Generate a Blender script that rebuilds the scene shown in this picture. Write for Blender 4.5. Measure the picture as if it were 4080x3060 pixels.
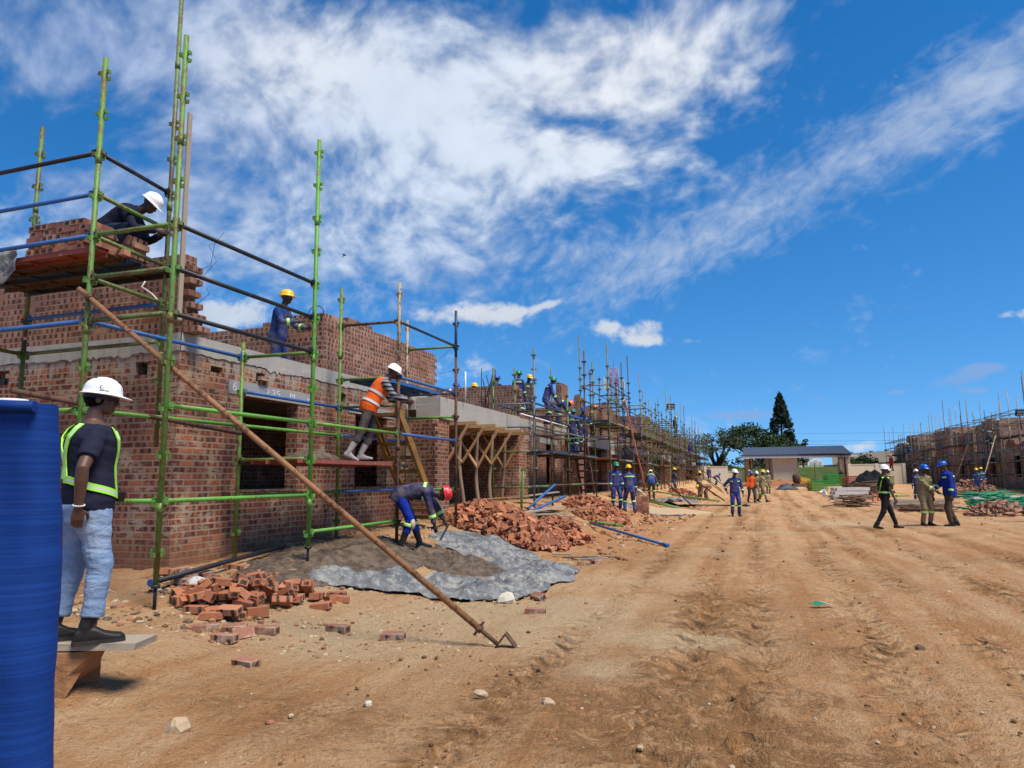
import bpy, bmesh, math, random
import numpy as np
from mathutils import Vector, Matrix, noise
R=math.radians
random.seed(7)
sc=bpy.context.scene
COL=sc.collection
for ob in list(bpy.data.objects): bpy.data.objects.remove(ob)

# ---------------------------------------------------------------- objects
def V3(*a): return Vector(a)
ORG={}
def tag(o,label=None,cat=None,group=None,kind=None):
    if label: o['label']=label
    if cat: o['category']=cat
    if group: o['group']=group
    if kind: o['kind']=kind
    return o
def empty(name,loc,label,cat,group=None,rz=0.0):
    o=bpy.data.objects.new(name,None); COL.objects.link(o)
    o.location=loc; o.rotation_euler=(0,0,rz); o.empty_display_size=.2
    ORG[o]=Vector(loc)
    return tag(o,label,cat,group)
class MB:
    def __init__(s): s.v=[];s.f=[];s.m=[];s.sm=[]
    def face(s,pts,m=0,sm=False):
        b=len(s.v); s.v+= [tuple(p) for p in pts]; s.f.append(tuple(range(b,b+len(pts)))); s.m.append(m); s.sm.append(sm)
    def box(s,c,d,m=0,rot=None,jit=0.0):
        hx,hy,hz=d[0]/2,d[1]/2,d[2]/2
        ps=[Vector((x,y,z)) for z in(-hz,hz) for y in(-hy,hy) for x in(-hx,hx)]
        if jit: ps=[p+Vector((random.uniform(-jit,jit),random.uniform(-jit,jit),random.uniform(-jit,jit))) for p in ps]
        if rot is not None: ps=[rot@p for p in ps]
        c=Vector(c); b=len(s.v); s.v+=[tuple(p+c) for p in ps]
        for q in((0,2,3,1),(4,5,7,6),(0,1,5,4),(2,6,7,3),(0,4,6,2),(1,3,7,5)):
            s.f.append(tuple(b+i for i in q)); s.m.append(m); s.sm.append(False)
    def bb(s,x0,x1,y0,y1,z0,z1,m=0): s.box(((x0+x1)/2,(y0+y1)/2,(z0+z1)/2),(x1-x0,y1-y0,z1-z0),m)
    def rings(s,rs,m=0,sm=True,cap=True,close=True):
        n=len(rs[0]); b=len(s.v)
        for r in rs: s.v+=[tuple(p) for p in r]
        for i in range(len(rs)-1):
            for j in range(n if close else n-1):
                k=(j+1)%n
                s.f.append((b+i*n+j,b+i*n+k,b+(i+1)*n+k,b+(i+1)*n+j)); s.m.append(m if not isinstance(m,(list,tuple)) else m[i]); s.sm.append(sm)
        if cap:
            m0=m if not isinstance(m,(list,tuple)) else m[0]; m1=m if not isinstance(m,(list,tuple)) else m[-1]
            s.f.append(tuple(b+j for j in range(n-1,-1,-1))); s.m.append(m0); s.sm.append(False)
            e=b+(len(rs)-1)*n
            s.f.append(tuple(e+j for j in range(n))); s.m.append(m1); s.sm.append(False)
    def tube(s,p,q,r,n=10,m=0,r2=None,cap=True):
        p=Vector(p);q=Vector(q); s.path([p,q],[r,r if r2 is None else r2],n,m,cap)
    def path(s,pts,rad,n=8,m=0,cap=True):
        pts=[Vector(p) for p in pts]
        if not isinstance(rad,(list,tuple)): rad=[rad]*len(pts)
        rs=[];prev=None
        for i,p in enumerate(pts):
            d=(pts[min(i+1,len(pts)-1)]-pts[max(i-1,0)])
            d=d.normalized() if d.length>1e-9 else Vector((0,0,1))
            if prev is None:
                a=d.cross(Vector((0,0,1)) if abs(d.z)<.95 else Vector((1,0,0))).normalized()
            else:
                a=(prev-d*prev.dot(d)).normalized()
            prev=a; b=d.cross(a)
            rs.append([p+(a*math.cos(2*math.pi*j/n)+b*math.sin(2*math.pi*j/n))*rad[i] for j in range(n)])
        s.rings(rs,m,True,cap)
    def beam(s,p,q,w,h,m=0,up=(0,0,1)):
        p=Vector(p);q=Vector(q);d=q-p;L=d.length;d.normalize()
        u=Vector(up)
        if abs(d.dot(u))>.98: u=Vector((1,0,0))
        side=d.cross(u).normalized(); u=side.cross(d)
        rot=Matrix((side,d,u)).transposed()
        s.box((p+q)/2,(w,L,h),m,rot)
    def lathe(s,prof,c=(0,0,0),n=20,m=0,cap=False):
        c=Vector(c)
        s.rings([[c+Vector((r*math.cos(2*math.pi*j/n),r*math.sin(2*math.pi*j/n),z)) for j in range(n)] for r,z in prof],m,True,cap)
    def add(s,o,mat=None,moff=0):
        b=len(s.v)
        s.v+=[tuple(mat@Vector(p)) for p in o.v] if mat is not None else list(o.v)
        s.f+=[tuple(b+i for i in f) for f in o.f]; s.m+=[k+moff for k in o.m]; s.sm+=o.sm
    def build(s,name,mats,parent=None,world=True):
        me=bpy.data.meshes.new(name)
        off=Vector((0,0,0))
        if parent is not None and world:
            p=parent
            while p.parent is not None: p=p.parent
            off=ORG.get(p,Vector((0,0,0)))
        vv=s.v if off.length==0 else [(a-off.x,b-off.y,c-off.z) for a,b,c in s.v]
        me.from_pydata(vv,[],s.f)
        if not isinstance(mats,(list,tuple)): mats=[mats]
        for mt in mats: me.materials.append(mt)
        me.polygons.foreach_set('material_index',s.m)
        me.polygons.foreach_set('use_smooth',s.sm)
        me.update()
        o=bpy.data.objects.new(name,me); COL.objects.link(o)
        if parent is not None: o.parent=parent
        return o
def solo(mb,name,mats,loc,label,cat,group=None,kind=None):
    """a thing that is one mesh: origin put at loc"""
    loc=Vector(loc)
    mb.v=[(a-loc.x,b-loc.y,c-loc.z) for a,b,c in mb.v]
    o=mb.build(name,mats); o.location=loc
    return tag(o,label,cat,group,kind)
def eul(x,y,z):
    from mathutils import Euler
    return Euler((x,y,z)).to_matrix()

# ---------------------------------------------------------------- node helpers
class S:
    """socket wrapper with arithmetic"""
    def __init__(s,g,k): s.g=g;s.k=k
    def _op(s,o,op,rev=False):
        a,b=(o,s) if rev else (s,o)
        return s.g.math(op,a,b)
    def __add__(s,o): return s._op(o,'ADD')
    def __radd__(s,o): return s._op(o,'ADD',True)
    def __sub__(s,o): return s._op(o,'SUBTRACT')
    def __rsub__(s,o): return s._op(o,'SUBTRACT',True)
    def __mul__(s,o): return s._op(o,'MULTIPLY')
    def __rmul__(s,o): return s._op(o,'MULTIPLY',True)
    def __truediv__(s,o): return s._op(o,'DIVIDE')
    def __neg__(s): return s*-1.0
class Gr:
    def __init__(s,tree): s.t=tree; s.n=tree.nodes; s.l=tree.links
    def new(s,ty,**kw):
        n=s.n.new(ty)
        for k,v in kw.items(): setattr(n,k,v)
        return n
    def put(s,val,sock):
        if isinstance(val,S): s.l.new(val.k,sock)
        elif val is not None:
            try: sock.default_value=val
            except Exception: sock.default_value=(val[0],val[1],val[2],1.0) if len(val)==3 else val
    def math(s,op,a,b=None,c=None,clamp=False):
        n=s.new('ShaderNodeMath',operation=op); n.use_clamp=clamp
        s.put(a,n.inputs[0]); s.put(b,n.inputs[1]); s.put(c,n.inputs[2]) if c is not None else None
        return S(s,n.outputs[0])
    def fl(s,a): return s.math('FLOOR',a)
    def fr(s,a): return s.math('FRACT',a)
    def ab(s,a): return s.math('ABSOLUTE',a)
    def mn(s,a,b): return s.math('MINIMUM',a,b)
    def mx(s,a,b): return s.math('MAXIMUM',a,b)
    def step(s,x,a,b):
        n=s.new('ShaderNodeMapRange',interpolation_type='SMOOTHSTEP')
        s.put(x,n.inputs[0]); s.put(a,n.inputs[1]); s.put(b,n.inputs[2]); n.inputs[3].default_value=0; n.inputs[4].default_value=1
        return S(s,n.outputs[0])
    def mapr(s,x,a,b,c,d):
        n=s.new('ShaderNodeMapRange'); s.put(x,n.inputs[0])
        for i,q in enumerate((a,b,c,d)): s.put(q,n.inputs[i+1])
        return S(s,n.outputs[0])
    def xyz(s,v):
        n=s.new('ShaderNodeSeparateXYZ'); s.put(v,n.inputs[0]); return [S(s,o) for o in n.outputs]
    def vec(s,x,y,z=0.0):
        n=s.new('ShaderNodeCombineXYZ'); s.put(x,n.inputs[0]); s.put(y,n.inputs[1]); s.put(z,n.inputs[2]); return S(s,n.outputs[0])
    def vmul(s,v,k):
        n=s.new('ShaderNodeVectorMath',operation='MULTIPLY'); s.put(v,n.inputs[0]); s.put(k,n.inputs[1]); return S(s,n.outputs[0])
    def vadd(s,v,k):
        n=s.new('ShaderNodeVectorMath',operation='ADD'); s.put(v,n.inputs[0]); s.put(k,n.inputs[1]); return S(s,n.outputs[0])
    def noise(s,v,scale,det=3.0,rough=.55,dist=0.0,col=False):
        n=s.new('ShaderNodeTexNoise'); s.put(v,n.inputs['Vector']); n.inputs['Scale'].default_value=scale
        n.inputs['Detail'].default_value=det; n.inputs['Roughness'].default_value=rough; n.inputs['Distortion'].default_value=dist
        return S(s,n.outputs[1 if col else 0])
    def voro(s,v,scale,out=0,feature='F1'):
        n=s.new('ShaderNodeTexVoronoi',feature=feature); s.put(v,n.inputs['Vector']); n.inputs['Scale'].default_value=scale
        return S(s,n.outputs[out])
    def white(s,v,dim='3D'):
        n=s.new('ShaderNodeTexWhiteNoise',noise_dimensions=dim); s.put(v,n.inputs['Vector']); return S(s,n.outputs[0])
    def mix(s,f,a,b,mode='MIX'):
        n=s.new('ShaderNodeMix',data_type='RGBA',blend_type=mode); s.put(f,n.inputs[0]); s.put(a,n.inputs[6]); s.put(b,n.inputs[7]); return S(s,n.outputs[2])
    def ramp(s,f,stops,interp='LINEAR'):
        n=s.new('ShaderNodeValToRGB'); n.color_ramp.interpolation=interp; s.put(f,n.inputs[0])
        e=n.color_ramp.elements
        while len(e)<len(stops): e.new(.5)
        for i,(p,c) in enumerate(stops): e[i].position=p; e[i].color=(c[0],c[1],c[2],1)
        return S(s,n.outputs[0])
    def obj(s): return S(s,s.new('ShaderNodeTexCoord').outputs['Object'])
    def gen(s): return S(s,s.new('ShaderNodeTexCoord').outputs['Generated'])
    def pos(s): return S(s,s.new('ShaderNodeNewGeometry').outputs['Position'])
    def rnd(s): return S(s,s.new('ShaderNodeObjectInfo').outputs['Random'])
    def attr(s,name,out='Color'): 
        n=s.new('ShaderNodeAttribute'); n.attribute_name=name; return S(s,n.outputs[out])
    def bump(s,h,strength=.5,dist=.01):
        n=s.new('ShaderNodeBump'); s.put(h,n.inputs['Height']); n.inputs['Strength'].default_value=strength; n.inputs['Distance'].default_value=dist
        return S(s,n.outputs[0])
def mat(name,fn):
    m=bpy.data.materials.new(name); m.use_nodes=True
    g=Gr(m.node_tree); b=m.node_tree.nodes['Principled BSDF']
    r=fn(g) or {}
    for k,v in r.items():
        g.put(v,b.inputs[{'c':'Base Color','r':'Roughness','n':'Normal','m':'Metallic','s':'Specular IOR Level','a':'Alpha','e':'Emission Color','es':'Emission Strength','t':'Transmission Weight'}[k]])
    return m
def sRGB(h):
    return tuple(((c/255)/12.92 if c/255<=.04045 else ((c/255+.055)/1.055)**2.4) for c in h)

# numpy value noise for geometry
def _h(i,j,s):
    n=(i*374761393+j*668265263+s*974634721)&0xffffffff
    n=((n^(n>>13))*1274126177)&0xffffffff
    return ((n^(n>>16))&0xffff)/65535.0
def vnoise(x,y,s=0):
    x=np.asarray(x,float);y=np.asarray(y,float)
    i=np.floor(x).astype(np.int64);j=np.floor(y).astype(np.int64);u=x-i;v=y-j
    u=u*u*(3-2*u);v=v*v*(3-2*v)
    return (_h(i,j,s)*(1-u)+_h(i+1,j,s)*u)*(1-v)+(_h(i,j+1,s)*(1-u)+_h(i+1,j+1,s)*u)*v
def fnoise(x,y,s=0,o=4):
    r=0;a=.5;t=0
    for k in range(o):
        r=r+a*vnoise(x*2**k,y*2**k,s+k);t+=a;a*=.5
    return r/t-.5
# ---------------------------------------------------------------- materials
def brick_mat(name,cols,mortar,smear=.3,drip=None,patch=.6,L=.232,H=.086,mw=.011,white=.2,relief=.8):
    def fn(g):
        p=g.pos(); x,y,z=g.xyz(p)
        w=g.noise(p,9.0,2.0,.6,col=True); wx,wy,wz=g.xyz(w)
        u=(x+y)*(1/L)+(wx-.5)*.10; v=z*(1/H)+(wy-.5)*.16
        row=g.fl(v); rr=g.white(g.vec(row,3.7,1.0))
        u2=u+g.math('MODULO',row,2.0)*.5+(rr-.5)*.22
        col=g.fl(u2); fu=g.fr(u2); fv=g.fr(v)
        hsh=g.white(g.vec(col,row,1.0)); h2=g.white(g.vec(col,row,5.0)); h3=g.white(g.vec(col,row,9.0))
        n1=g.noise(p,38.0,3.0,.65); nb=g.noise(p,2.2,3.0,.6); nf=g.noise(p,120.0,2.0,.6)
        d=g.mn(g.mn(fu,1.0-fu)*L, g.mn(fv,1.0-fv)*H)
        mw2=(nb*.9+.55)*mw*.5
        mk=g.step(d+(n1-.5)*.010,mw2,mw2+.0035)
        base=g.ramp(hsh,cols)
        base=g.mix((n1-.5)*.9+.3,base,g.mix(h3,(.09,.035,.028,1),(.42,.16,.09,1)))
        # kiln-black patches on the brick faces
        c1=.2+h2*.15; c2=.66+h3*.16
        pa=g.mx(1.0-g.step(g.ab(fu-c1)+(n1-.5)*.10,.07,.13),1.0-g.step(g.ab(fu-c2)+(n1-.5)*.10,.07,.13))
        pa=pa*g.step(fv+(n1-.5)*.2,.08,.2)*(1.0-g.step(fv+(n1-.5)*.2,.82,.95))*g.step(h2+nb*.3,1.05-patch,1.15-patch)
        base=g.mix(pa*(.5+.45*h3),base,(.028,.024,.027,1))
        mor=g.mix(nf,mortar,tuple(c*.6 for c in mortar[:3])+(1,))
        mor=g.mix(g.step(nb,.5,.75)*.6,mor,tuple(min(1,c*1.35) for c in mortar[:3])+(1,))
        # mortar smeared across the faces
        ns=g.noise(g.vmul(p,(7.0,7.0,13.0)),1.0,5.0,.7,.6)
        sm=g.step(ns+(nb-.5)*.5,.68-smear*.25,.76-smear*.2)*.9
        colr=g.mix(g.math('MULTIPLY',mk,1.0),mor,base)
        colr=g.mix(sm*mk,colr,mor)
        wv=g.noise(g.vmul(p,(4.0,4.0,3.0)),1.0,4.0,.7,1.0)
        colr=g.mix(g.step(wv,.80-white*.22,.86-white*.2)*.65,colr,(.5,.46,.42,1))
        if drip is not None:
            dn=g.noise(g.vmul(p,(11.0,11.0,1.6)),1.0,4.0,.65,.5)
            dm=g.step(dn+(z-drip)*.55,.41,.49)*g.step(z,drip-.7,drip-.35)*(1.0-g.step(z,drip+.02,drip+.03))
            colr=g.mix(dm*.8,colr,(.36,.33,.28,1))
        bt_=g.noise(p,.55,4.0,.6); colr=g.mix(g.step(bt_,.60,.38)*.35,colr,(.06,.035,.028,1))
        # earth splashed on the foot of the wall
        dirt=g.noise(p,1.3,4.0,.6)
        colr=g.mix((1.0-g.step(z+(dirt-.5)*.5,.4,.95))*.72,colr,(.24,.115,.06,1))
        hh=mk*.8+n1*.25+nf*.12-sm*.05-pa*.05
        return dict(c=colr,r=.92,n=g.bump(hh,relief,.012),s=.15)
    return mat(name,fn)
RED=[(0,(.12,.04,.03)),(.25,(.26,.064,.036)),(.5,(.35,.092,.046)),(.72,(.41,.128,.058)),(.88,(.28,.098,.066)),(1,(.52,.18,.075))]
PALE=[(0,(.21,.095,.068)),(.3,(.32,.145,.095)),(.6,(.41,.20,.135)),(.85,(.47,.27,.185)),(1,(.50,.17,.085))]
M={}
M['brick']=brick_mat('brick_lower',RED,(.40,.30,.205,1),.66,3.28,.72,mw=.019,white=.42)
M['brick_up']=brick_mat('brick_upper',PALE,(.36,.28,.205,1),.15,None,.85,mw=.014,white=.2)
M['brick_far']=brick_mat('brick_far',[(a,tuple(q*1.08 for q in c)) for a,c in PALE],(.30,.21,.145,1),.3,3.28,.7,mw=.014,white=.2)
M['brick_right']=brick_mat('brick_right',[(0,(.34,.19,.125)),(.4,(.46,.27,.18)),(.8,(.56,.36,.25)),(1,(.5,.22,.12))],(.44,.34,.25,1),.3,3.4,.45,mw=.016,white=.3)
M['brick_tan']=brick_mat('brick_tan',[(0,(.26,.15,.10)),(.5,(.36,.22,.15)),(1,(.44,.30,.20))],(.34,.26,.19,1),.3,None,.5,white=.25)
def conc(name,c1,c2,wood=False):
    def fn(g):
        p=g.pos(); n=g.noise(p,2.2,5.0,.65); n2=g.noise(p,26.0,4.0,.7); n3=g.noise(g.vmul(p,(1.2,1.2,22.0)),1.0,3.0,.6)
        c=g.mix(n,c1,c2); c=g.mix(g.step(n2,.62,.74)*.5,c,tuple(q*.55 for q in c1)+(1,))
        c=g.mix(g.step(n3,.58,.7)*.35,c,tuple(min(1,q*1.3) for q in c2)+(1,))
        hole=g.step(g.voro(p,16.0),.06,.12)
        c=g.mix((1.0-hole)*.6,c,(.08,.07,.06,1))
        return dict(c=c,r=.9,n=g.bump(n2*.6+n3*.5+hole*.4,.6,.012),s=.2)
    return mat(name,fn)
M['conc']=conc('concrete_band',(.27,.26,.235),(.42,.40,.35))
M['conc_pale']=conc('concrete_pale',(.40,.40,.38),(.56,.55,.52))
M['plaster']=conc('plaster',(.42,.38,.30),(.5,.46,.37))
def paint(name,c,rust=.45,rc=(.13,.07,.035),rough=.5,splash=.0,scale=1.0):
    def fn(g):
        p=g.obj(); n=g.noise(g.vmul(p,(30.0,30.0,18.0)),scale,4.0,.7); n2=g.noise(p,4.0*scale,3.0,.6); n3=g.noise(p,70.0,2.0)
        cc=g.mix(n2*.7,c,tuple(q*.6 for q in c))
        cc=g.mix(g.step(n+(n2-.5)*.6,.645-rust*.20,.70-rust*.18),cc,g.mix(n3,rc,tuple(q*.4 for q in rc)))
        if splash: cc=g.mix(g.step(g.noise(p,9.0,4.0,.7),.72-splash*.2,.8-splash*.2)*.85,cc,(.40,.36,.30,1))
        return dict(c=cc,r=rough,n=g.bump(n,.25,.004),s=.35)
    return mat(name,fn)
M['green']=paint('paint_green',(.125,.27,.05),.72,(.20,.15,.045),splash=.2)
M['bgreen']=paint('paint_bright_green',(.12,.36,.05),.42,(.22,.19,.05),splash=.35)
M['dgreen']=paint('paint_old_green',(.13,.21,.06),.85,(.15,.105,.045))
M['black']=paint('paint_black',(.018,.020,.026),.45,(.065,.04,.03))
M['rust']=paint('rusty_steel',(.13,.065,.038),.6,(.055,.032,.026),.8,splash=.3)
M['rustbr']=paint('rusty_brace',(.30,.145,.065),.5,(.17,.07,.03),.75)
M['blue']=paint('paint_blue',(.035,.14,.40),.15,(.06,.05,.05),splash=.12)
M['dblue']=paint('paint_dark_blue',(.02,.055,.11),.6,(.06,.04,.03),splash=.2)
M['pale']=paint('paint_cream',(.42,.33,.22),.7,(.17,.09,.055))
M['redbd']=paint('board_red',(.30,.07,.05),.4,(.20,.10,.07),.8,splash=.5)
M['yel']=paint('ladder_ochre',(.30,.155,.03),.3,(.12,.065,.03))
M['orange']=paint('prop_orange',(.55,.10,.03),.2,(.2,.07,.03))
M['steel']=paint('galvanised',(.17,.18,.19),.3,(.15,.12,.1))
M['crate']=paint('crate_green',(.03,.30,.05),.1,(.03,.1,.03))
M['cratered']=paint('frame_red',(.32,.06,.04),.2,(.12,.05,.04))
def timber(name,c1,c2,dirt=.3):
    def fn(g):
        p=g.obj(); n=g.noise(g.vmul(p,(6.0,6.0,6.0)),1.0,3.0); w=g.noise(g.vmul(p,(2.0,2.0,2.0)),1.0,2.0)
        grain=g.noise(g.vadd(g.vmul(p,(22.0,22.0,22.0)),g.vmul(w,(9.0,9.0,9.0))),1.0,3.0,.7,2.5)
        c=g.mix(grain,c1,c2); c=g.mix(g.step(n,.55,.75)*dirt,c,(.20,.17,.14,1))
        r=g.rnd(); c=g.mix(r*.3,c,(.22,.12,.06,1))
        return dict(c=c,r=.85,n=g.bump(grain,.3,.006),s=.2)
    return mat(name,fn)
M['wood']=timber('timber_new',(.40,.23,.10),(.55,.35,.17),.25)
M['woodgrey']=timber('timber_grey',(.26,.22,.17),(.42,.36,.28),.6)
M['pole']=timber('gum_pole',(.17,.12,.08),(.31,.23,.155),.3)
M['stick']=timber('dead_sticks',(.11,.07,.045),(.19,.125,.085),.2)
def plain(name,c,rough=.6,spec=.3,var=.15,bump=0.0,sc_=8.0,metal=0.0):
    def fn(g):
        p=g.obj(); n=g.noise(p,sc_,4.0,.6)
        cc=g.mix(n,tuple(q*(1-var) for q in c),tuple(min(1,q*(1+var)) for q in c))
        d=dict(c=cc,r=rough,s=spec,m=metal)
        if bump: d['n']=g.bump(n,bump,.02)
        return d
    return mat(name,fn)
def cloth(name,c,var=.18,wr=.5,dust=.0,dustc=(.42,.30,.18,1)):
    def fn(g):
        p=g.obj(); f=g.noise(g.vmul(p,(7.0,7.0,4.0)),1.0,3.0,.55,1.2); n=g.noise(p,3.0,3.0); wv=g.noise(p,240.0,1.0)
        cc=g.mix(f,tuple(q*(1-var) for q in c),tuple(min(1,q*(1+var)) for q in c))
        rr=g.rnd(); cc=g.mix(rr*.30,cc,tuple(q*.7+.018 for q in c)+(1,)); cc=g.mix(g.fr(rr*7.3)*.3,cc,tuple(q*.5 for q in c)+(1,))
        if dust: cc=g.mix(g.step(n+f*.3,.52,.85)*dust,cc,dustc)
        return dict(c=cc,r=.85,n=g.bump(f+wv*.04,wr,.035),s=.12)
    return mat(name,fn)
M['overall']=cloth('overall_blue',(.014,.034,.175),dust=.28)
M['overall2']=cloth('overall_darkblue',(.014,.024,.095),dust=.28)
M['jacketblue']=cloth('jacket_blue',(.008,.03,.27))
M['workblue']=cloth('work_blue',(.013,.045,.18),dust=.25)
M['khaki']=cloth('overall_khaki',(.27,.20,.115),dust=.1)
M['khaki2']=cloth('overall_dusty',(.24,.145,.09),dust=.3)
M['greycl']=cloth('overall_grey',(.045,.045,.058),dust=.25)
M['darkcl']=cloth('shirt_black',(.016,.016,.019))
M['navy']=cloth('tshirt_navy',(.013,.015,.034),wr=.35)
M['brown']=cloth('trousers_brown',(.085,.058,.036))
M['charcoal']=cloth('trousers_charcoal',(.032,.03,.04),dust=.2)
M['hivis']=cloth('vest_orange',(.75,.12,.02),.08,.4)
M['tealcl']=cloth('overall_green',(.01,.13,.10))
M['redcl']=cloth('jacket_red',(.22,.03,.02))
M['whitecl']=cloth('trousers_white',(.5,.48,.46))
M['stripes']=mat('shirt_stripes',lambda g:(lambda z:dict(c=g.mix(g.step(g.fr(z*14.0),.45,.5),(.012,.012,.016,1),(.22,.22,.24,1)),r=.9))(g.xyz(g.obj())[2]))
def _denim(g):
    p=g.obj(); x,y,z=g.xyz(p)
    f=g.noise(g.vmul(p,(9.0,9.0,16.0)),1.0,4.0,.6,1.5); n=g.noise(p,3.2,3.0,.6); tw=g.noise(p,330.0,1.0)
    c=g.mix(f,(.12,.195,.33,1),(.26,.37,.54,1)); c=g.mix(g.step(n,.45,.7)*.5,c,(.42,.51,.63,1))
    c=g.mix((1.0-g.step(z,.2,.5))*.25,c,(.10,.15,.24,1))
    return dict(c=c,r=.88,n=g.bump(f+tw*.06,.45,.035),s=.1)
M['denim']=mat('denim_light',_denim)
M['denimdk']=cloth('denim_dark',(.02,.032,.058),wr=.7)
def _skin(c):
    def fn(g):
        p=g.obj(); n=g.noise(p,30.0,3.0)
        return dict(c=g.mix(n,tuple(q*.8 for q in c),tuple(q*1.2 for q in c)),r=.48,s=.35,n=g.bump(n,.08,.004))
    return fn
M['skin']=mat('skin',_skin((.105,.052,.034)))
M['skin2']=mat('skin_dark',_skin((.060,.030,.021)))
M['eye']=plain('eye_white',(.5,.46,.42),.3)
M['hair']=plain('hair',(.006,.005,.005),.9,.1,.3,.5,200.0)
for k,c in dict(white=(.78,.79,.80),yellow=(.80,.50,.005),hblue=(.01,.10,.50),hgreen=(.01,.20,.07),teal=(.005,.22,.17),hred=(.60,.015,.015),horange=(.75,.13,.02)).items():
    M['hat_'+k]=plain('helmet_'+k,c,.32,.5,.05,.0,6.0)
M['boot']=plain('boot_black',(.014,.012,.011),.55,.35,.4,.15,30.0)
M['sole']=plain('boot_sole',(.03,.027,.025),.8,.2,.3)
M['gum']=plain('gumboot_mortar',(.30,.29,.27),.8,.2,.5,.3,14.0)
M['lime']=plain('reflective_lime',(.36,.85,.06),.5,.3,.03)
M['silver']=plain('reflective_silver',(.55,.57,.57),.35,.5,.05)
M['ivory']=plain('paint_white',(.62,.60,.55),.8,.2,.1)
M['redglove']=cloth('glove_red',(.5,.02,.03))
M['pvc']=plain('white_pvc',(.72,.72,.70),.5,.4,.05)
M['rebar']=plain('rebar',(.022,.017,.015),.75,.3,.4)
M['dark']=plain('dark_void',(.012,.011,.010),.9,.1)
M['blackpl']=plain('black_plastic',(.012,.012,.013),.55,.4,.4)
M['hose']=plain('hose',(.02,.02,.02),.6)
M['glass']=plain('window_glass',(.03,.04,.05),.1,.6)
def _tarp(g):
    p=g.obj(); n=g.noise(p,2.6,5.0,.65,.8); n2=g.noise(p,11.0,4.0,.65,1.0); n3=g.noise(p,34.0,3.0,.6)
    c=g.mix(g.step(n,.40,.60),(.105,.112,.12,1),(.20,.205,.205,1)); c=g.mix(g.step(n2+(n-.5)*.6,.49,.64)*.75,c,(.33,.32,.27,1))
    c=g.mix(g.step(n3,.56,.70)*.55,c,(.07,.08,.095,1))
    return dict(c=c,r=.6,n=g.bump(n2*.8+n3*.45,1.0,.035),s=.3)
M['tarp']=mat('tarpaulin_grey',_tarp)
M['tarpdk']=plain('tarpaulin_dark',(.05,.06,.075),.6,.3,.3,.6,12.0)
def _mortar(g):
    p=g.pos(); n=g.noise(p,7.0,5.0,.7); n2=g.noise(p,40.0,3.0,.65)
    c=g.mix(g.step(n,.36,.62),(.065,.046,.033,1),(.16,.118,.083,1)); c=g.mix(g.step(n2,.6,.72)*.25,c,(.22,.17,.125,1))
    return dict(c=c,r=.6,n=g.bump(n+n2*.5,1.0,.04),s=.25)
M['mortar']=mat('wet_mortar',_mortar)
def loose(name,cols,pc=.7,dust=.2):
    def fn(g):
        p=g.attr('lp','Vector'); x,y,z=g.xyz(p); r=g.fr(g.rnd()*3.1+S(g,g.new('ShaderNodeNewGeometry').outputs['Random Per Island'])); n=g.noise(g.vadd(p,g.vec(r*50.0,r*31.0,0.0)),40.0,4.0,.65); n1=g.noise(p,9.0,3.0)
        c=g.ramp(g.fr(r*7.31),cols); c=g.mix(n*.35,c,(.24,.085,.045,1))
        k=g.fr(r*13.7)
        pa=g.mx(1.0-g.step(g.ab(x-(k*.02+.055))+(n-.5)*.016,.014,.024),1.0-g.step(g.ab(x+(k*.02+.04))+(n-.5)*.016,.012,.022))
        side=g.step(g.ab(y)+0.0,.050,.0515)
        ends=g.step(g.ab(x),.1045,.107)*(1.0-g.step(g.ab(z)+(n-.5)*.02,.018,.030))*(1.0-g.step(g.ab(y)+(n-.5)*.02,.026,.042))*g.step(g.fr(r*5.9),.3,.32)
        c=g.mix(ends*.9,c,(.022,.02,.022,1))
        c=g.mix(pa*side*g.step(g.fr(r*3.3),1.0-pc,1.02-pc)*.95,c,(.02,.018,.02,1))
        geo=g.new('ShaderNodeNewGeometry'); nz=g.xyz(S(g,geo.outputs['Normal']))[2]
        c=g.mix(g.step(n1+n*.4,.65,.95)*dust*2.0,c,(.46,.36,.26,1))
        return dict(c=c,r=.93,n=g.bump(n,.6,.006),s=.15)
    return mat(name,fn)
LB=[(0,(.34,.125,.062)),(.35,(.46,.18,.085)),(.7,(.29,.098,.05)),(1,(.52,.24,.13))]
M['loose']=loose('loose_brick',LB,.85,.10)
M['looseold']=loose('loose_brick_old',[(0,(.24,.12,.085)),(.5,(.32,.15,.10)),(1,(.36,.2,.14))],.45,.45)
M['stackb']=loose('stack_brick',[(0,(.34,.135,.085)),(.3,(.24,.10,.075)),(.6,(.44,.20,.125)),(.85,(.5,.28,.19)),(1,(.2,.085,.065))],.35,.12)
M['stone']=plain('stone',(.42,.31,.20),.9,.1,.3,.5,25.0)
M['paleston']=plain('stone_pale',(.55,.50,.40),.9,.1,.15,.4,25.0)
def _net(g):
    p=g.obj(); x,y,z=g.xyz(p)
    n=g.noise(p,3.0,3.0,.6); n2=g.noise(g.vmul(p,(1.0,1.0,60.0)),2.0,2.0,.6); wz=z+(n-.5)*.006
    rib=g.math('SINE',wz*900.0)
    fleck=g.noise(g.vmul(p,(90.0,90.0,400.0)),1.0,2.0)
    c=g.mix(rib*.03+.5,(.004,.018,.095,1),(.010,.052,.25,1)); c=g.mix(g.step(n2,.42,.62)*.35,c,(.014,.07,.32,1)); c=g.mix((fleck-.4)*.5,c,(.004,.012,.05,1))
    return dict(c=c,r=.6,n=g.bump(n*3.0,.6,.006),s=.1)
M['net']=mat('shade_net_blue',_net)
def _leaf(name,c1,c2):
    def fn(g):
        p=g.pos(); n=g.noise(p,.7,3.0,.6); r=g.white(g.vmul(p,(3.0,3.0,3.0)))
        return dict(c=g.mix(n*.6+r*.4,c1,c2),r=.75,s=.2)
    return mat(name,fn)
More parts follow.
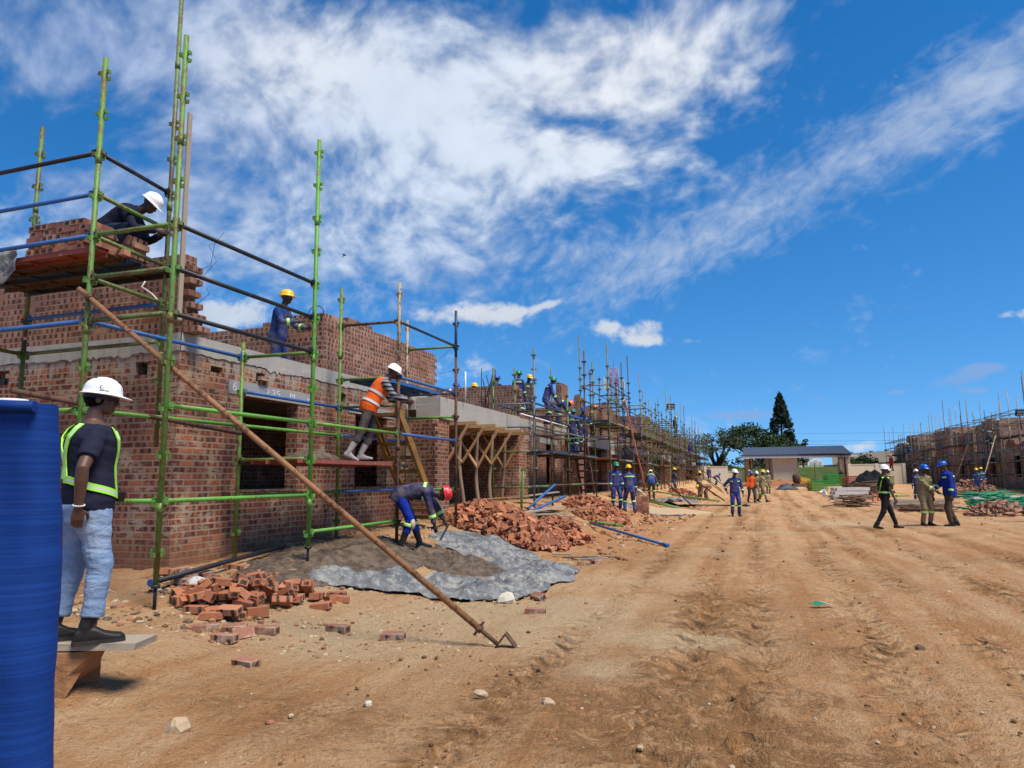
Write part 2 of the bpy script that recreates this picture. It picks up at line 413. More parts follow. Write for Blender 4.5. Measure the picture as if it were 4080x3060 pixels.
M['leaf']=_leaf('foliage_dark',(.018,.034,.014,1),(.065,.10,.035,1))
M['leaf2']=_leaf('foliage_grey_green',(.030,.045,.022,1),(.10,.125,.06,1))
M['cypress']=_leaf('foliage_cypress',(.010,.020,.012,1),(.038,.055,.028,1))
M['bark']=plain('bark',(.035,.026,.02),.95,.1,.4,.5,6.0)
M['grass']=mat('grass',lambda g:(lambda n:dict(c=g.ramp(n,[(.30,(.018,.035,.008)),(.48,(.045,.08,.018)),(.60,(.085,.105,.03)),(.70,(.20,.11,.05))]),r=.95,s=.1))(g.noise(g.pos(),.8,6.0,.75)))
M['hill']=mat('hill',lambda g:(lambda n,m:dict(c=g.mix(g.step(m,.52,.66)*.8,g.ramp(n,[(.3,(.11,.17,.06)),(.6,(.20,.25,.09)),(.9,(.30,.28,.13))]),(.03,.055,.03,1)),r=.95,s=.1))(g.noise(g.pos(),.012,4.0,.6),g.noise(g.pos(),.06,4.0,.7)))
M['roofdk']=plain('roof_charcoal',(.055,.07,.10),.4,.4,.08,0,2.0)
M['rooftile']=plain('roof_tile',(.16,.135,.11),.85,.2,.2,.3,3.0)
M['roofgrn']=plain('roof_green',(.16,.19,.09),.7,.2,.2,0,2.0)
M['stonecol']=brick_mat('stone_cladding',[(0,(.30,.22,.14)),(.5,(.42,.32,.21)),(1,(.5,.41,.29))],(.40,.34,.26,1),.2,None,.15,L=.4,H=.2,mw=.02)
M['cream']=plain('cream_wall',(.55,.49,.37),.9,.2,.06,.1,1.5)
M['white']=plain('white_paint',(.75,.76,.76),.6,.3,.04)
M['facebrick']=brick_mat('facebrick',[(0,(.27,.12,.07)),(1,(.38,.19,.11))],(.3,.24,.19,1),0,None,.2)
M['greennet']=plain('green_net',(.02,.20,.10),.6,.3,.4,.5,20.0)
M['towerred']=plain('tower_red',(.5,.14,.11),.6,.3,.1)
M['yelmach']=plain('machine_yellow',(.55,.30,.03),.6,.3,.2)
M['lintelgrey']=conc('lintel_grey',(.24,.245,.25),(.33,.33,.33))

def ss(t): 
    t=min(1,max(0,t)); return t*t*(3-2*t)
def gh(x,y):
    P=min(.85,max(.2,.28+(y-5.75)*.045))
    return P*ss((-x-3.6)/3.0)+.06*ss((y-15)/30)+.45*ss((y-38)/50)
# ---------------------------------------------------------------- people
def remesh(mb,voxel,iters,wr=None,top=None):
    me=bpy.data.meshes.new('tmp'); me.from_pydata([tuple(v) for v in mb.v],[],mb.f); me.update()
    bm=bmesh.new(); bm.from_mesh(me); bmesh.ops.recalc_face_normals(bm,faces=bm.faces); bm.to_mesh(me); bm.free()
    o=bpy.data.objects.new('tmp',me); COL.objects.link(o)
    m=o.modifiers.new('r','REMESH'); m.mode='VOXEL'; m.voxel_size=voxel; m.use_smooth_shade=True
    if iters: s_=o.modifiers.new('s','SMOOTH'); s_.factor=.5; s_.iterations=iters
    dg=bpy.context.evaluated_depsgraph_get()
    out=bpy.data.meshes.new_from_object(o.evaluated_get(dg))
    bpy.data.objects.remove(o); bpy.data.meshes.remove(me)
    if wr:
        amp,fx,fz,sd=wr; n=len(out.vertices); co=np.empty(n*3); no=np.empty(n*3)
        out.vertices.foreach_get('co',co); out.vertices.foreach_get('normal',no); co=co.reshape(-1,3); no=no.reshape(-1,3)
        a=fnoise(co[:,0]*fx+co[:,1]*fx*.7+sd,co[:,2]*fz+co[:,1]*fx*.4,sd,3)
        k=amp*2*a
        if top: k=k*np.clip((top-co[:,2])/.25,.12,1)
        co+=no*k[:,None]; out.vertices.foreach_set('co',co.ravel()); out.update()
    return out
def put(me,name,m,parent,smooth=True):
    me.name=name; me.materials.clear(); me.materials.append(m)
    me.polygons.foreach_set('use_smooth',[smooth]*len(me.polygons))
    o=bpy.data.objects.new(name,me); COL.objects.link(o); o.parent=parent; return o
def ering(c,a,b,ra,rb,n=14,p=.9):
    out=[]
    for j in range(n):
        t=2*math.pi*j/n; x=math.cos(t);y=math.sin(t)
        out.append(c+a*(ra*math.copysign(abs(x)**p,x))+b*(rb*math.copysign(abs(y)**p,y)))
    return out
def ell(mb,c,R_,r,n=12,k=8):
    """ellipsoid with axes = columns of R_"""
    rs=[]
    for i in range(k+1):
        t=-math.pi/2+math.pi*(i+.02)/(k+.04); rs.append([c+R_@Vector((r[0]*math.cos(t)*math.cos(2*math.pi*j/n),r[1]*math.cos(t)*math.sin(2*math.pi*j/n),r[2]*math.sin(t))) for j in range(n)])
    mb.rings(rs,0)
def ik(a,b,l1,l2,pole):
    d=b-a; L=d.length; mxl=(l1+l2)*.999
    if L>mxl: b=a+d*(mxl/L); d=b-a; L=mxl
    if L<abs(l1-l2)+.02: L=abs(l1-l2)+.02
    u=d.normalized(); x=(l1*l1-l2*l2+L*L)/(2*L); h=math.sqrt(max(0,l1*l1-x*x))
    p=(pole-u*pole.dot(u)); p=p.normalized() if p.length>1e-4 else Vector((0,1,0))
    return a+u*x+p*h,b
TB=[(-.10,.150,.105),(.0,.168,.118),(.12,.152,.108),(.24,.145,.104),(.36,.160,.116),(.44,.172,.114),(.50,.155,.093),(.545,.085,.07),(.575,.058,.058)]
NP=[0]
def person(loc,hd,label,outfit,pose=None,H=1.74,det=0,group=None,act=None,girth=1.0):
    """det 0 far, 1 middle, 2 near. hd: heading in degrees, 0 = +y, positive turns left"""
    o=dict(top='overall',bottom='overall',hat='yellow',skin='skin2',boots='boot',bands=True,short=False,glove=None,vest=None,chest=True); o.update(outfit)
    q=dict(hip=(0,0,.93),lean=3,lean2=6,twist=0,side=0,hy=0,hp=4,fL=(-.11,-.02,.085,8,0),fR=(.11,.03,.085,-8,0),hL=(-.25,.10,.82),hR=(.25,.10,.82),kL=(-.15,1,0),kR=(.15,1,0),eL=(-.5,-1,-.2),eR=(.5,-1,-.2),curl=.5); q.update(pose or {})
    s=H/1.75; NP[0]+=1; sd=NP[0]
    root=empty('person',loc,label,'person',group,R(hd))
    vox=(.021,.0125,.0085)[det]; it=(2,4,5)[det]
    V=lambda t:Vector(t)*s
    hip=V(q['hip'])
    def spine(L):
        p=hip.copy(); N=8; 
        if L<0:
            a=R(q['lean'])*.5; return p+Vector((0,math.sin(a),math.cos(a)))*L*s,a,0
        for i in range(N):
            f=(i+.5)/N*L/.5; a=R(q['lean']+(q['lean2']-q['lean'])*f); b=R(q['side'])*f
            p=p+Vector((math.sin(b),math.sin(a)*math.cos(b),math.cos(a)*math.cos(b)))*(L*s/N)
        f=L/.5; return p,R(q['lean']+(q['lean2']-q['lean'])*f),R(q['twist'])*min(1,f)
    def frame(L):
        p,a,tw=spine(L); u=Vector((0,math.sin(a),math.cos(a))); r=Vector((math.cos(tw),math.sin(tw),0)); r=(r-u*r.dot(u)).normalized(); f=u.cross(r); 
        return p,r,f,u
    def sec(L):
        for (a,b,c),(a2,b2,c2) in zip(TB,TB[1:]):
            if a<=L<=a2: t=(L-a)/(a2-a); return b+(b2-b)*t,c+(c2-c)*t
        return TB[0][1:] if L<TB[0][0] else TB[-1][1:]
    def tp(L,phi,off=0.0,inf=0.0):
        p,r,f,u=frame(L); a,b=sec(L); a=a*s*girth+inf+off;b=b*s*girth+inf+off
        x=math.cos(phi);y=math.sin(phi); return p+r*(a*math.copysign(abs(x)**.9,x))+f*(b*math.copysign(abs(y)**.9,y))
    def torso(mb,Ls,inf,n=18):
        rs=[]
        for L in Ls:
            p,r,f,u=frame(L); a,b=sec(L); rs.append(ering(p,r,f,a*s*girth+inf,b*s*girth+inf,n))
        mb.rings(rs,0)
    pn,rn,fn_,un=frame(.575)
    ps,rs_,fs,us=frame(.465)
    shl={k:ps+rs_*(k*.178*s)-us*.0 for k in(-1,1)}
    hj={k:hip+Vector((k*.088*s,0,-.01*s)) for k in(-1,1)}
    arms={};legs={}
    for k,hn,en in((-1,'hL','eL'),(1,'hR','eR')):
        w=V(q[hn]); el,w=ik(shl[k],w,.295*s,.262*s,Vector(q[en])); arms[k]=(shl[k],el,w)
    for k,fk,kn in((-1,'fL','kL'),(1,'fR','kR')):
        f=q[fk]; an=V(f[:3]); kn_,an=ik(hj[k],an,.435*s,.43*s,Vector(q[kn])); legs[k]=(hj[k],kn_,an)
    # head frame
    Rh=Matrix.Rotation(R(q['hy']),3,'Z')@Matrix.Rotation(-R(q['hp']),3,'X')
    hu=Rh@Vector((0,0,1));hf=Rh@Vector((0,1,0))
    nt=pn+(un*.6+hu*.4).normalized()*.055*s
    hc=nt+hu*.105*s+hf*.022*s
    Hm=lambda x,y,z:hc+Rh@(Vector((x,y,z))*s)
    # ---- body: one continuous skin surface
    mb=MB(); torso(mb,[-.08,0,.12,.24,.36,.44,.5,.545,.575],-.012*s,16)
    mb.path([pn-un*.05*s,nt,hc-hu*.03*s],[.062*s,.056*s,.05*s],12)
    ell(mb,Hm(0,-.008,.03),Rh,(.076*s,.096*s,.092*s),16,10); ell(mb,Hm(0,.028,-.045),Rh,(.058*s,.062*s,.070*s),14,9); ell(mb,Hm(0,.062,-.092),Rh,(.026*s,.022*s,.02*s))
    if det:
        mb.path([Hm(0,.088,.012),Hm(0,.106,-.022),Hm(0,.112,-.036)],[.008*s,.014*s,.017*s],8); ell(mb,Hm(0,.100,-.038),Rh,(.022*s,.012*s,.010*s),10,6)
        ell(mb,Hm(0,.088,-.064),Rh,(.027*s,.013*s,.010*s),10,6); ell(mb,Hm(0,.086,-.080),Rh,(.023*s,.012*s,.009*s),10,6); ell(mb,Hm(0,.083,.03),Rh,(.055*s,.012*s,.010*s),10,6)
        for k in(-1,1): ell(mb,Hm(k*.078,-.008,-.012),Rh,(.010*s,.022*s,.034*s),10,6); ell(mb,Hm(k*.042,.068,-.022),Rh,(.022*s,.02*s,.02*s),8,6)
    def hand(mb,w,el,k,curl):
        d=(w-el).normalized(); n=(-rs_*k); n=(n-d*n.dot(d)); n=n.normalized() if n.length>.2 else (fs-d*fs.dot(d)).normalized(); x=d.cross(n)*k   # x towards thumb side
        if x.dot(fs)<0 and abs(d.z)>.5: x=-x
        hs=s
        mb.rings([ering(w+d*a*hs,x,n,b*hs,c*hs,10,.8) for a,b,c in((-.02,.026,.02),(.01,.028,.019),(.05,.040,.017),(.085,.041,.014),(.096,.034,.010))],0)
        for i,(off,ln,r) in enumerate(((.030,.070,.0092),(.010,.080,.0096),(-.010,.074,.0092),(-.029,.058,.0082))):
            p=w+d*.088*hs+x*off*hs; pts=[p-d*.015*hs,p]; a=.15
            for j,f in enumerate((.45,.32,.25)):
                a+=curl*(.55+.12*i)*(1.0 if j else .8); pts.append(pts[-1]+(d*math.cos(a)+n*math.sin(a))*ln*f*hs)
            mb.path(pts,[r*hs*(1.05-.09*j) for j in range(5)],8)
        p=w+d*.025*hs+x*.024*hs; t1=p+(d*.55+x*.75+n*.25).normalized()*.042*hs; t2=t1+(d*.85+x*.25+n*.45).normalized()*.032*hs; t3=t2+(d*.9+n*.5).normalized()*.024*hs
        mb.path([p-x*.01*hs,t1,t2,t3],[.014*hs,.0125*hs,.0115*hs,.009*hs],8)
    for k in(-1,1):
        a,e,w=arms[k]; mb.path([a,a.lerp(e,.45),e,e.lerp(w,.3),w],[.052*s,.049*s,.040*s,.042*s,.0275*s],12)
        hand(mb,w,e,k,q.get('curlL' if k<0 else 'curlR',q['curl']))
        a,e,w=legs[k]; mb.path([a,a.lerp(e,.4),e,e.lerp(w,.3),w],[.078*s,.07*s,.052*s,.053*s,.036*s],12)
    me=remesh(mb,(.019,.010,.0062)[det],(1,2,2)[det]); body=put(me,'body',M[o['skin']],root)
    # ---- trousers
    bt=MB(); torso(bt,[-.09,-.03,.04,.10,.135],.010*s,18)
    tw_=(.100,.088,.074,.068,.070) if not o.get('slim') else (.098,.086,.070,.062,.058)
    for k in(-1,1):
        a,e,w=legs[k]; hem=w.lerp(e,(.06 if det<2 else .20) if o['boots']!='gum' else .45)
        wd=o.get('wide',1.0); bt.path([a+(a-e).normalized()*.04*s,a.lerp(e,.22),a.lerp(e,.6),e,e.lerp(hem,.5),hem],[.104*s*girth,tw_[0]*s*girth,tw_[1]*s*wd,(tw_[2]+.006)*s*wd,tw_[3]*s*wd,tw_[4]*s*wd],14)
    wra=(.006,.010,.012)[det]
    me=remesh(bt,vox,it,(wra*s,5,17,sd),hip.z-.06); tr=put(me,'trousers',M[o['bottom']],root)
    # ---- top
    tm=MB(); long_=not o['short']
    Ls=[-.13 if long_ else -.06,-.05,0,.06,.12,.24,.36,.44,.50,.54]
    if o.get('tuck'): Ls=[.06,.12,.24,.36,.44,.50,.54]
    inf=(.030 if long_ else .020)*s
    torso(tm,Ls,inf,20)
    for k in(-1,1):
        a,e,w=arms[k]; d=(a-e).normalized()
        if long_: tm.path([a+d*.02*s-rs_*k*.03*s,a,a.lerp(e,.5),e,e.lerp(w,.55),e.lerp(w,.93)],[.07*s,.073*s,.064*s,.058*s,.052*s,.046*s],14)
        else: tm.path([a+d*.02*s-rs_*k*.03*s,a,a.lerp(e,.4),a.lerp(e,.72)],[.066*s,.071*s,.069*s,.068*s],14)
    if long_: 
        rs=[ering(pn-un*.05*s,rn,fn_,.085*s,.085*s),ering(pn+un*.012*s+fn_*.0,rn,fn_,.072*s,.076*s)]; tm.rings(rs,0)
    me=remesh(tm,vox,it,(wra*s*.8,8,13,sd+40)); top=put(me,'jacket' if long_ else 't_shirt',M[o['top']],root)
    # ---- vest
    if o['vest']:
        vm=MB(); torso(vm,[-.10,-.04,.0,.12,.24,.36,.44,.50,.53],inf+.014*s,20)
        me=remesh(vm,vox,it,(.006*s,7,10,sd)); put(me,'vest',M[o['vest']],root)
    # ---- boots
    for k,fk in((-1,'fL'),(1,'fR')):
        a,e,w=legs[k]; f=q[fk]; yaw=R(f[3]); pit=R(f[4]); Rf=Matrix.Rotation(yaw,3,'Z')@Matrix.Rotation(pit,3,'X')
        bs=1.1 if det==2 else 1.0; B=lambda x,y,z:w+Rf@(Vector((x*bs,y*bs,z*bs-.085))*s)
        bm_=MB(); rs=[]
        for y,hw,hh in((-.088,.022,.05),(-.075,.038,.085),(-.03,.043,.105),(.03,.044,.10),(.08,.050,.070),(.13,.053,.056),(.17,.046,.050),(.192,.026,.036)):
            rs.append([B(hw*math.copysign(abs(math.cos(t))**.7,math.cos(t)),y,hh/2+hh/2*math.copysign(abs(math.sin(t))**.6,math.sin(t))) for t in [2*math.pi*j/14 for j in range(14)]])
        bm_.rings(rs,0)
        sh=.14 if o['boots']!='gum' else .33
        bm_.path([B(0,-.025,.03),B(0,-.02,.10),w+(e-w).normalized()*sh*s],[.045*s,.05*s,(.056 if o['boots']!='gum' else .068)*s],12)
        me=remesh(bm_,(.02,.011,.006)[det],(1,2,2)[det]); bo=put(me,'boot',M['gum' if o['boots']=='gum2' else 'boot'] if o['boots']!='gum' else M[o.get('gumcol','boot')],root)
        if det==2:
            sm=MB(); pr=[(-.094,.030),(-.08,.044),(-.03,.048),(.03,.049),(.08,.055),(.13,.058),(.17,.051),(.197,.030)]
            lo=[B(x,y,-.004) for y,x in pr]+[B(-x,y,-.004) for y,x in pr[::-1]]; hi=[B(x,y,.022) for y,x in pr]+[B(-x,y,.022) for y,x in pr[::-1]]
            sm.rings([lo,hi],0,False); sm.build('sole',M['sole'],bo,False)
    # ---- hat
    if o['hat']:
        hb=MB(); n=28; rs=[]; cz=.028
        cap=o['hat']=='cap'
        prof=[(1.13,-.010,1),(1.12,-.004,1),(1.0,.004,0),(.985,.03,0),(.93,.062,0),(.80,.092,0),(.58,.113,0),(.3,.124,0),(.05,.127,0)]
        for r_,z,br in prof:
            ring=[]
            for j in range(n):
                t=2*math.pi*j/n; x=math.cos(t);y=math.sin(t); ext=0
                if br: ext=(.052 if not cap else .075)*max(0,y)**2.2*1.0 if y>0 else 0
                rr=(1.0 if (cap and br and y<.2) else r_)*(.90 if cap else 1)
                ring.append(Hm(.107*rr*x,(.130*rr*y+ext*(1 if y>0 else 0)),cz+z*(.92 if not cap else .8)-(.012 if br and y>.5 else 0)*(y-.5)*2+.004))
            rs.append(ring)
        hb.rings(rs,0)
        if not cap:
            for xo,h in((0,.0045),(-.032,.003),(.032,.003)) if det else ((0,.004),):
                pts=[]
                for j in range(9):
                    t=R(25+130*j/8); pts.append(Hm(xo,.128*math.cos(t),cz+.117*math.sin(t)*math.sqrt(max(.05,1-(xo/.105)**2))+h))
                hb.path(pts,.011*s if xo==0 else .006*s,6)
        hm=M['hat_'+(o['hat'] if not cap else 'hblue')]
        hat=hb.build('hard_hat' if not cap else 'cap',hm,root,False)
        if det==2 or o.get('strap'):
            bb_=MB(); bb_.rings([[Hm(.098*math.cos(t),.118*math.sin(t)-.004,cz+z) for t in [2*math.pi*j/24 for j in range(24)]] for z in(-.034,-.004)],0,True,False); bb_.build('headband',M['boot'],hat,False)
            hr=MB(); ell(hr,Hm(0,-.030,.005),Rh,(.083*s,.085*s,.085*s),18,12); hr.build('hair',M['hair'],root,False)
    # ---- eyes
    if det:
        for k in(-1,1):
            eb=MB(); ell(eb,Hm(k*.031,.079,.006),Rh,(.0125*s,.011*s,.010*s),10,8); ey=eb.build('eye',M['eye'],root,False)
            ib=MB(); ell(ib,Hm(k*.031,.087,.006),Rh,(.0058*s,.005*s,.0058*s),8,6); ib.build('iris',M['hair'],ey,False)
    if o['glove']:
        for k in(-1,1):
            g_=MB(); a,e,w=arms[k]; d=(w-e).normalized(); g_.path([w-d*.03*s,w+d*.04*s,w+d*.10*s,w+d*.15*s],[.034*s,.045*s,.046*s,.03*s],10); me=remesh(g_,.012,2); put(me,'glove',M[o['glove']],root)
    # ---- reflective bands
    LS=[M['lime'],M['silver']]
    def ringband(a,b,t,r,w=.055):
        p=a.lerp(b,t); d=(b-a).normalized(); x=d.cross(Vector((.31,.87,.2))).normalized(); y=d.cross(x); w*=s
        m_=MB(); m_.rings([ering(p+d*u*w,x,y,r+e_,r+e_,16,1) for u,e_ in((-.5,0),(-.5,.004),(-.17,.004),(.17,.004),(.5,.004),(.5,0))],[0,0,1,0,0],True,False); m_.build('reflective_band',LS,root,False)
    def tband(L0,L1,p0,p1,off,n=9,mats=LS,nm='reflective_band',m=(0,1,0)):
        m_=MB(); rows=[]
        for i in range(4):
            L=L0+(L1-L0)*i/3; rows.append([tp(L,p0+(p1-p0)*j/n,off+.009*s,inf) for j in range(n+1)])
        m_.rings(rows,list(m),True,False,False); m_.build(nm,mats,root,False)
    if o['bands']:
        for k in(-1,1):
            if long_: a,e,w=arms[k]; ringband(e,w,.45,.060*s)
            a,e,w=legs[k]
            if o['bottom'] not in('brown','denim','charcoal','darkcl'): ringband(e,w,.22,.0835*s)
        if o['chest']:
            vo=.016*s if o['vest'] else 0
            tband(.395,.44,1.95,2.65,vo+.004); tband(.395,.44,.5,1.2,vo+.004); tband(.40,.445,-2.7,-.45,vo+.004,14)
    return dict(root=root,arms=arms,legs=legs,tp=tp,Hm=Hm,s=s,inf=inf,body=body,hat=(hat if o['hat'] else None),tband=tband,Rh=Rh,trousers=tr)

OV=dict(); KH=dict(top='khaki',bottom='khaki'); DB=dict(top='overall2',bottom='overall2')
def hdv(vx,vy): return math.degrees(math.atan2(-vx,vy))
IR=(.947,.322); IF=(-.322,.947)                 # image right / into the picture, on the ground
def hdi(r,f): return hdv(IR[0]*r+IF[0]*f,IR[1]*r+IF[1]*f)
# near man on the plank
PZ=.405
nm=person((-4.565,3.88,PZ),hdi(.76,.65),'man in navy t-shirt, pale jeans, white helmet and lime harness standing on the plank',dict(top='navy',bottom='denim',hat='white',skin='skin',short=True,bands=False,wide=1.08),
  dict(hip=(0,0,.95),lean=-4,lean2=3,hp=6,hy=-16,fL=(-.13,-.13,.085,0,0),fR=(.13,.04,.085,-10,0),hR=(.265,-.10,.92),hL=(-.29,.0,.86),eR=(1,-.5,0),eL=(-.6,-.9,0),curlR=.35),H=1.79,det=2,girth=1.25)
def near_details(P):
    root=P['root'];tp=P['tp'];s=P['s'];inf=P['inf']; LS=[M['lime'],M['silver']]
    def strap(path,w,name='harness_strap',n=26,off=.012):
        pts=[]
        for i in range(n+1):
            f=i/n*(len(path)-1); k=min(int(f),len(path)-2); t=f-k; t=t*t*(3-2*t) if len(path)>2 else t; t=f-k
            pts.append((path[k][0]*(1-t)+path[k+1][0]*t,path[k][1]*(1-t)+path[k+1][1]*t))
        C=[tp(L,ph,off,inf) for L,ph in pts]
        m=MB(); rows=[]
        for i,c in enumerate(C):
            d=(C[min(i+1,n)]-C[max(i-1,0)]).normalized(); L,ph=pts[i]; nr=(tp(L,ph,.05,inf)-tp(L,ph,0,inf)).normalized(); sd=d.cross(nr).normalized()
            rows.append([c+sd*w*k+nr*e for k,e in((-.5,-.006),(-.5,.002),(-.16,.002),(.16,.002),(.5,.002),(.5,-.006))])
        b=MB()
        for a,c in zip(rows,rows[1:]):
            for j in range(5): b.face([a[j],a[j+1],c[j+1],c[j]],1 if j==2 else 0,True)
        b.build(name,LS,root,False)
    strap([(.535,-.75),(.50,-.95),(.42,-1.15),(.30,-1.30),(.16,-1.32)],.036)
    strap([(.535,-2.35),(.50,-2.1),(.40,-1.75),(.30,-1.42),(.17,-1.2)],.036)
    strap([(.16,-1.36),(.155,-1.0),(.13,-.5),(.09,.1),(.05,.8),(.02,1.35)],.050)
    strap([(.52,.85),(.44,.95),(.3,1.15),(.03,1.35)],.036)
    strap([(.245,-1.42),(.165,-1.40)],.055)
    b=MB(); c=tp(.025,1.3,.02,inf); b.box(c,(.07,.05,.07),0,eul(0,.3,.4)); b.build('buckle',M['boot'],root,False)
    a,e,w=P['arms'][1]; d=(w-e).normalized(); x=d.cross(Vector((1,0,0))).normalized(); y=d.cross(x); m=MB()
    for j in range(18):
        t=2*math.pi*j/18; ell(m,w-d*.012+x*.033*s*math.cos(t)+y*.033*s*math.sin(t),Matrix.Identity(3),(.0062,.0062,.0062),8,6)
    m.build('bead_bracelet',M['ivory'],root,False)
    # back pocket, belt line seam
    hp=[]
    def jean(L,ph,off): return tp(L,ph,off,.012*s)
    m=MB(); rows=[[jean(L,-1.30+.95*j/8*(1-.12*max(0,-L*4)),.016) for j in range(9)] for L in (-.01,-.05,-.09,-.125,-.15)]
    m.rings(rows,0,True,False,False); o=m.build('back_pocket',M['denim'],root,False); md=o.modifiers.new('t','SOLIDIFY'); md.thickness=.008
    # emblem on the helmet side: pale sticker with a blue arc and a gold dot
    Hm=P['Hm']; hat=P['hat']
    def side(y,z,off=.0): 
        yy=y; t=max(0,1-(yy/.134)**2-((z)/.128)**2); return Hm(.110*math.sqrt(t)+.0030+off,yy,.030+z)
    m=MB(); rows=[[side(-.012+.062*j/8,.022+.040*i/5) for j in range(9)] for i in range(6)]; m.rings(rows,0,True,False,False); st=m.build('helmet_sticker',M['white'],hat,False)
    m=MB(); 
    for j in range(10):
        t0=R(75+200*j/10);t1=R(75+200*(j+1)/10); ce=(.006,.043); 
        q=lambda t,r:side(ce[0]+.0+r*math.cos(t)*1.0,ce[1]+r*math.sin(t),.0012); w0=.004*math.sin(math.pi*(j+.3)/10.6)+.0012;w1=.004*math.sin(math.pi*(j+1.3)/11.6)+.0012
        m.face([q(t0,.014-w0*.5),q(t0,.014+w0),q(t1,.014+w1),q(t1,.014-w1*.5)])
    m.face([side(.002,.0415,.0012),side(.044,.0425,.0012),side(.044,.0455,.0012),side(.002,.0455,.0012)])
    m.build('emblem',M['hat_hblue'],st,False)
    m=MB(); m.face([side(.010+.006*math.cos(t),.030+.006*math.sin(t),.0014) for t in [k*math.pi/4 for k in range(8)]]); m.build('emblem',M['hat_yellow'],st,False)
    m=MB(); 
    for k in range(3): ell(m,Hm(.030,-.055+.028*k,.142),Matrix.Identity(3),(.006,.010,.004),8,6)
    m.build('vent',M['boot'],hat,False)
near_details(nm)

# squatting bricklayer on the high platform
person((-7.38,6.36,4.20),hdi(.97,.12),'squatting bricklayer in dark clothes and white helmet on the high platform',dict(top='navy',bottom='denimdk',hat='white',bands=False),
  dict(hip=(0,-.16,.33),lean=38,lean2=62,hp=42,hy=-8,fL=(-.12,.02,.085,0,0),fR=(.13,-.02,.085,0,0),hL=(-.12,.52,.42),hR=(.10,.55,.40),kL=(-.3,1,.8),kR=(.3,1,.8),eL=(-.6,-.2,-.8),eR=(.6,-.2,-.8)),H=1.76,det=1)
# man at the slab edge
person((-7.95,10.35,3.15),hdi(.96,-.15),'worker in blue overall and yellow helmet standing on the concrete band above the window',dict(top='workblue',bottom='workblue',hat='yellow',chest=False),
  dict(lean=6,lean2=14,hp=4,hR=(.17,.44,1.16),hL=(-.12,.50,1.10),eR=(.7,-.6,-.8),eL=(-.6,-.4,-.9),fL=(-.1,.06,.085,0,0),fR=(.11,-.08,.085,0,0)),H=1.74,det=1)
# man in the orange vest, leaning over the ladder top
ov=person((-6.28,10.52,1.86),hdi(.93,.30),'man in orange reflective vest and white helmet leaning over the ladder head',dict(top='stripes',bottom='charcoal',hat='white',vest='hivis',boots='gum',gumcol='gum',bands=False),
  dict(hip=(0,.10,.92),lean=26,lean2=38,hp=26,hy=-6,fL=(-.10,.0,.085,0,0),fR=(.12,-.22,.11,-4,-22),hL=(-.05,.72,1.02),hR=(.16,.74,1.02),eL=(-.6,-.3,-.9),eR=(.7,-.3,-.9)),H=1.74,det=1)
# vest bands for the man in orange are part of his dress
def vest_bands(P,Ls=(.07,.25)):
    for L in Ls: P['tband'](L-.022,L+.022,-math.pi,math.pi,.018*P['s'],28,[M['silver'],M['silver']])
vest_bands(ov)
# worker bending over the mortar
rb=person((-5.55,10.78,gh(-5.55,10.78)),hdi(.93,.05),'worker in blue overall and red helmet bent over the mortar with a trowel',dict(top='overall2',bottom='jacketblue',hat='hred',boots='gum',gumcol='boot'),
  dict(hip=(0,-.13,.90),lean=68,lean2=104,hp=78,fL=(-.13,.22,.085,6,0),fR=(.14,-.06,.085,-4,0),hL=(-.16,.66,.36),hR=(.10,.50,.22),eL=(-.7,-.2,.3),eR=(.7,-.2,.3),kL=(-.1,1,0),kR=(.1,1,0)),H=1.76,det=1)
def helmet_words(P):
    Hm=P['Hm']; hat=P['hat']
    for i,(w,ph,el) in enumerate((('RED',-.45,.098),('BIRETI',-.35,.062))):
        cu=bpy.data.curves.new('w','FONT'); cu.body=w; cu.size=.036; cu.align_x='CENTER'; cu.align_y='CENTER'
        t=bpy.data.objects.new('w',cu); COL.objects.link(t); dg=bpy.context.evaluated_depsgraph_get(); me=bpy.data.meshes.new_from_object(t.evaluated_get(dg)); bpy.data.objects.remove(t)
        for v in me.vertices:
            a=ph+v.co.x/.118; z=el+v.co.y-.0; rr=math.sqrt(max(.02,1-(z/.129)**2)); 
            v.co=Hm(.110*rr*math.cos(a)*1.03,.134*rr*math.sin(a)*1.03,.030+z*1.0)
        put(me,'helmet_lettering',M['ivory'],hat,False)
helmet_words(rb)
kp=MB(); a,e,w=rb['legs'][1]; ell(kp,e.lerp(w,.18)+Vector((0,.06,0)),Matrix.Identity(3),(.085,.05,.10),14,10); kp.build('knee_pad',plain('knee_pad',(.5,.40,.27),.8),rb['root'],False)
d=rb['arms'][-1]; 
tb=MB(); w=Matrix.Rotation(R(hdi(.93,.05)),3,'Z')@d[2]+Vector((-5.55,10.78,gh(-5.55,10.78))); tb.tube(w+Vector((-.02,0,-.02)),w+Vector((.10,.03,-.06)),.016,8,0); tb.beam(w+Vector((.08,.02,-.06)),w+Vector((-.08,.02,-.34)),.09,.008,1)
solo(tb,'trowel',[M['yel'],M['steel']],w,'steel trowel with yellow handle held by the bent worker','trowel')
W2='workers on the second house'
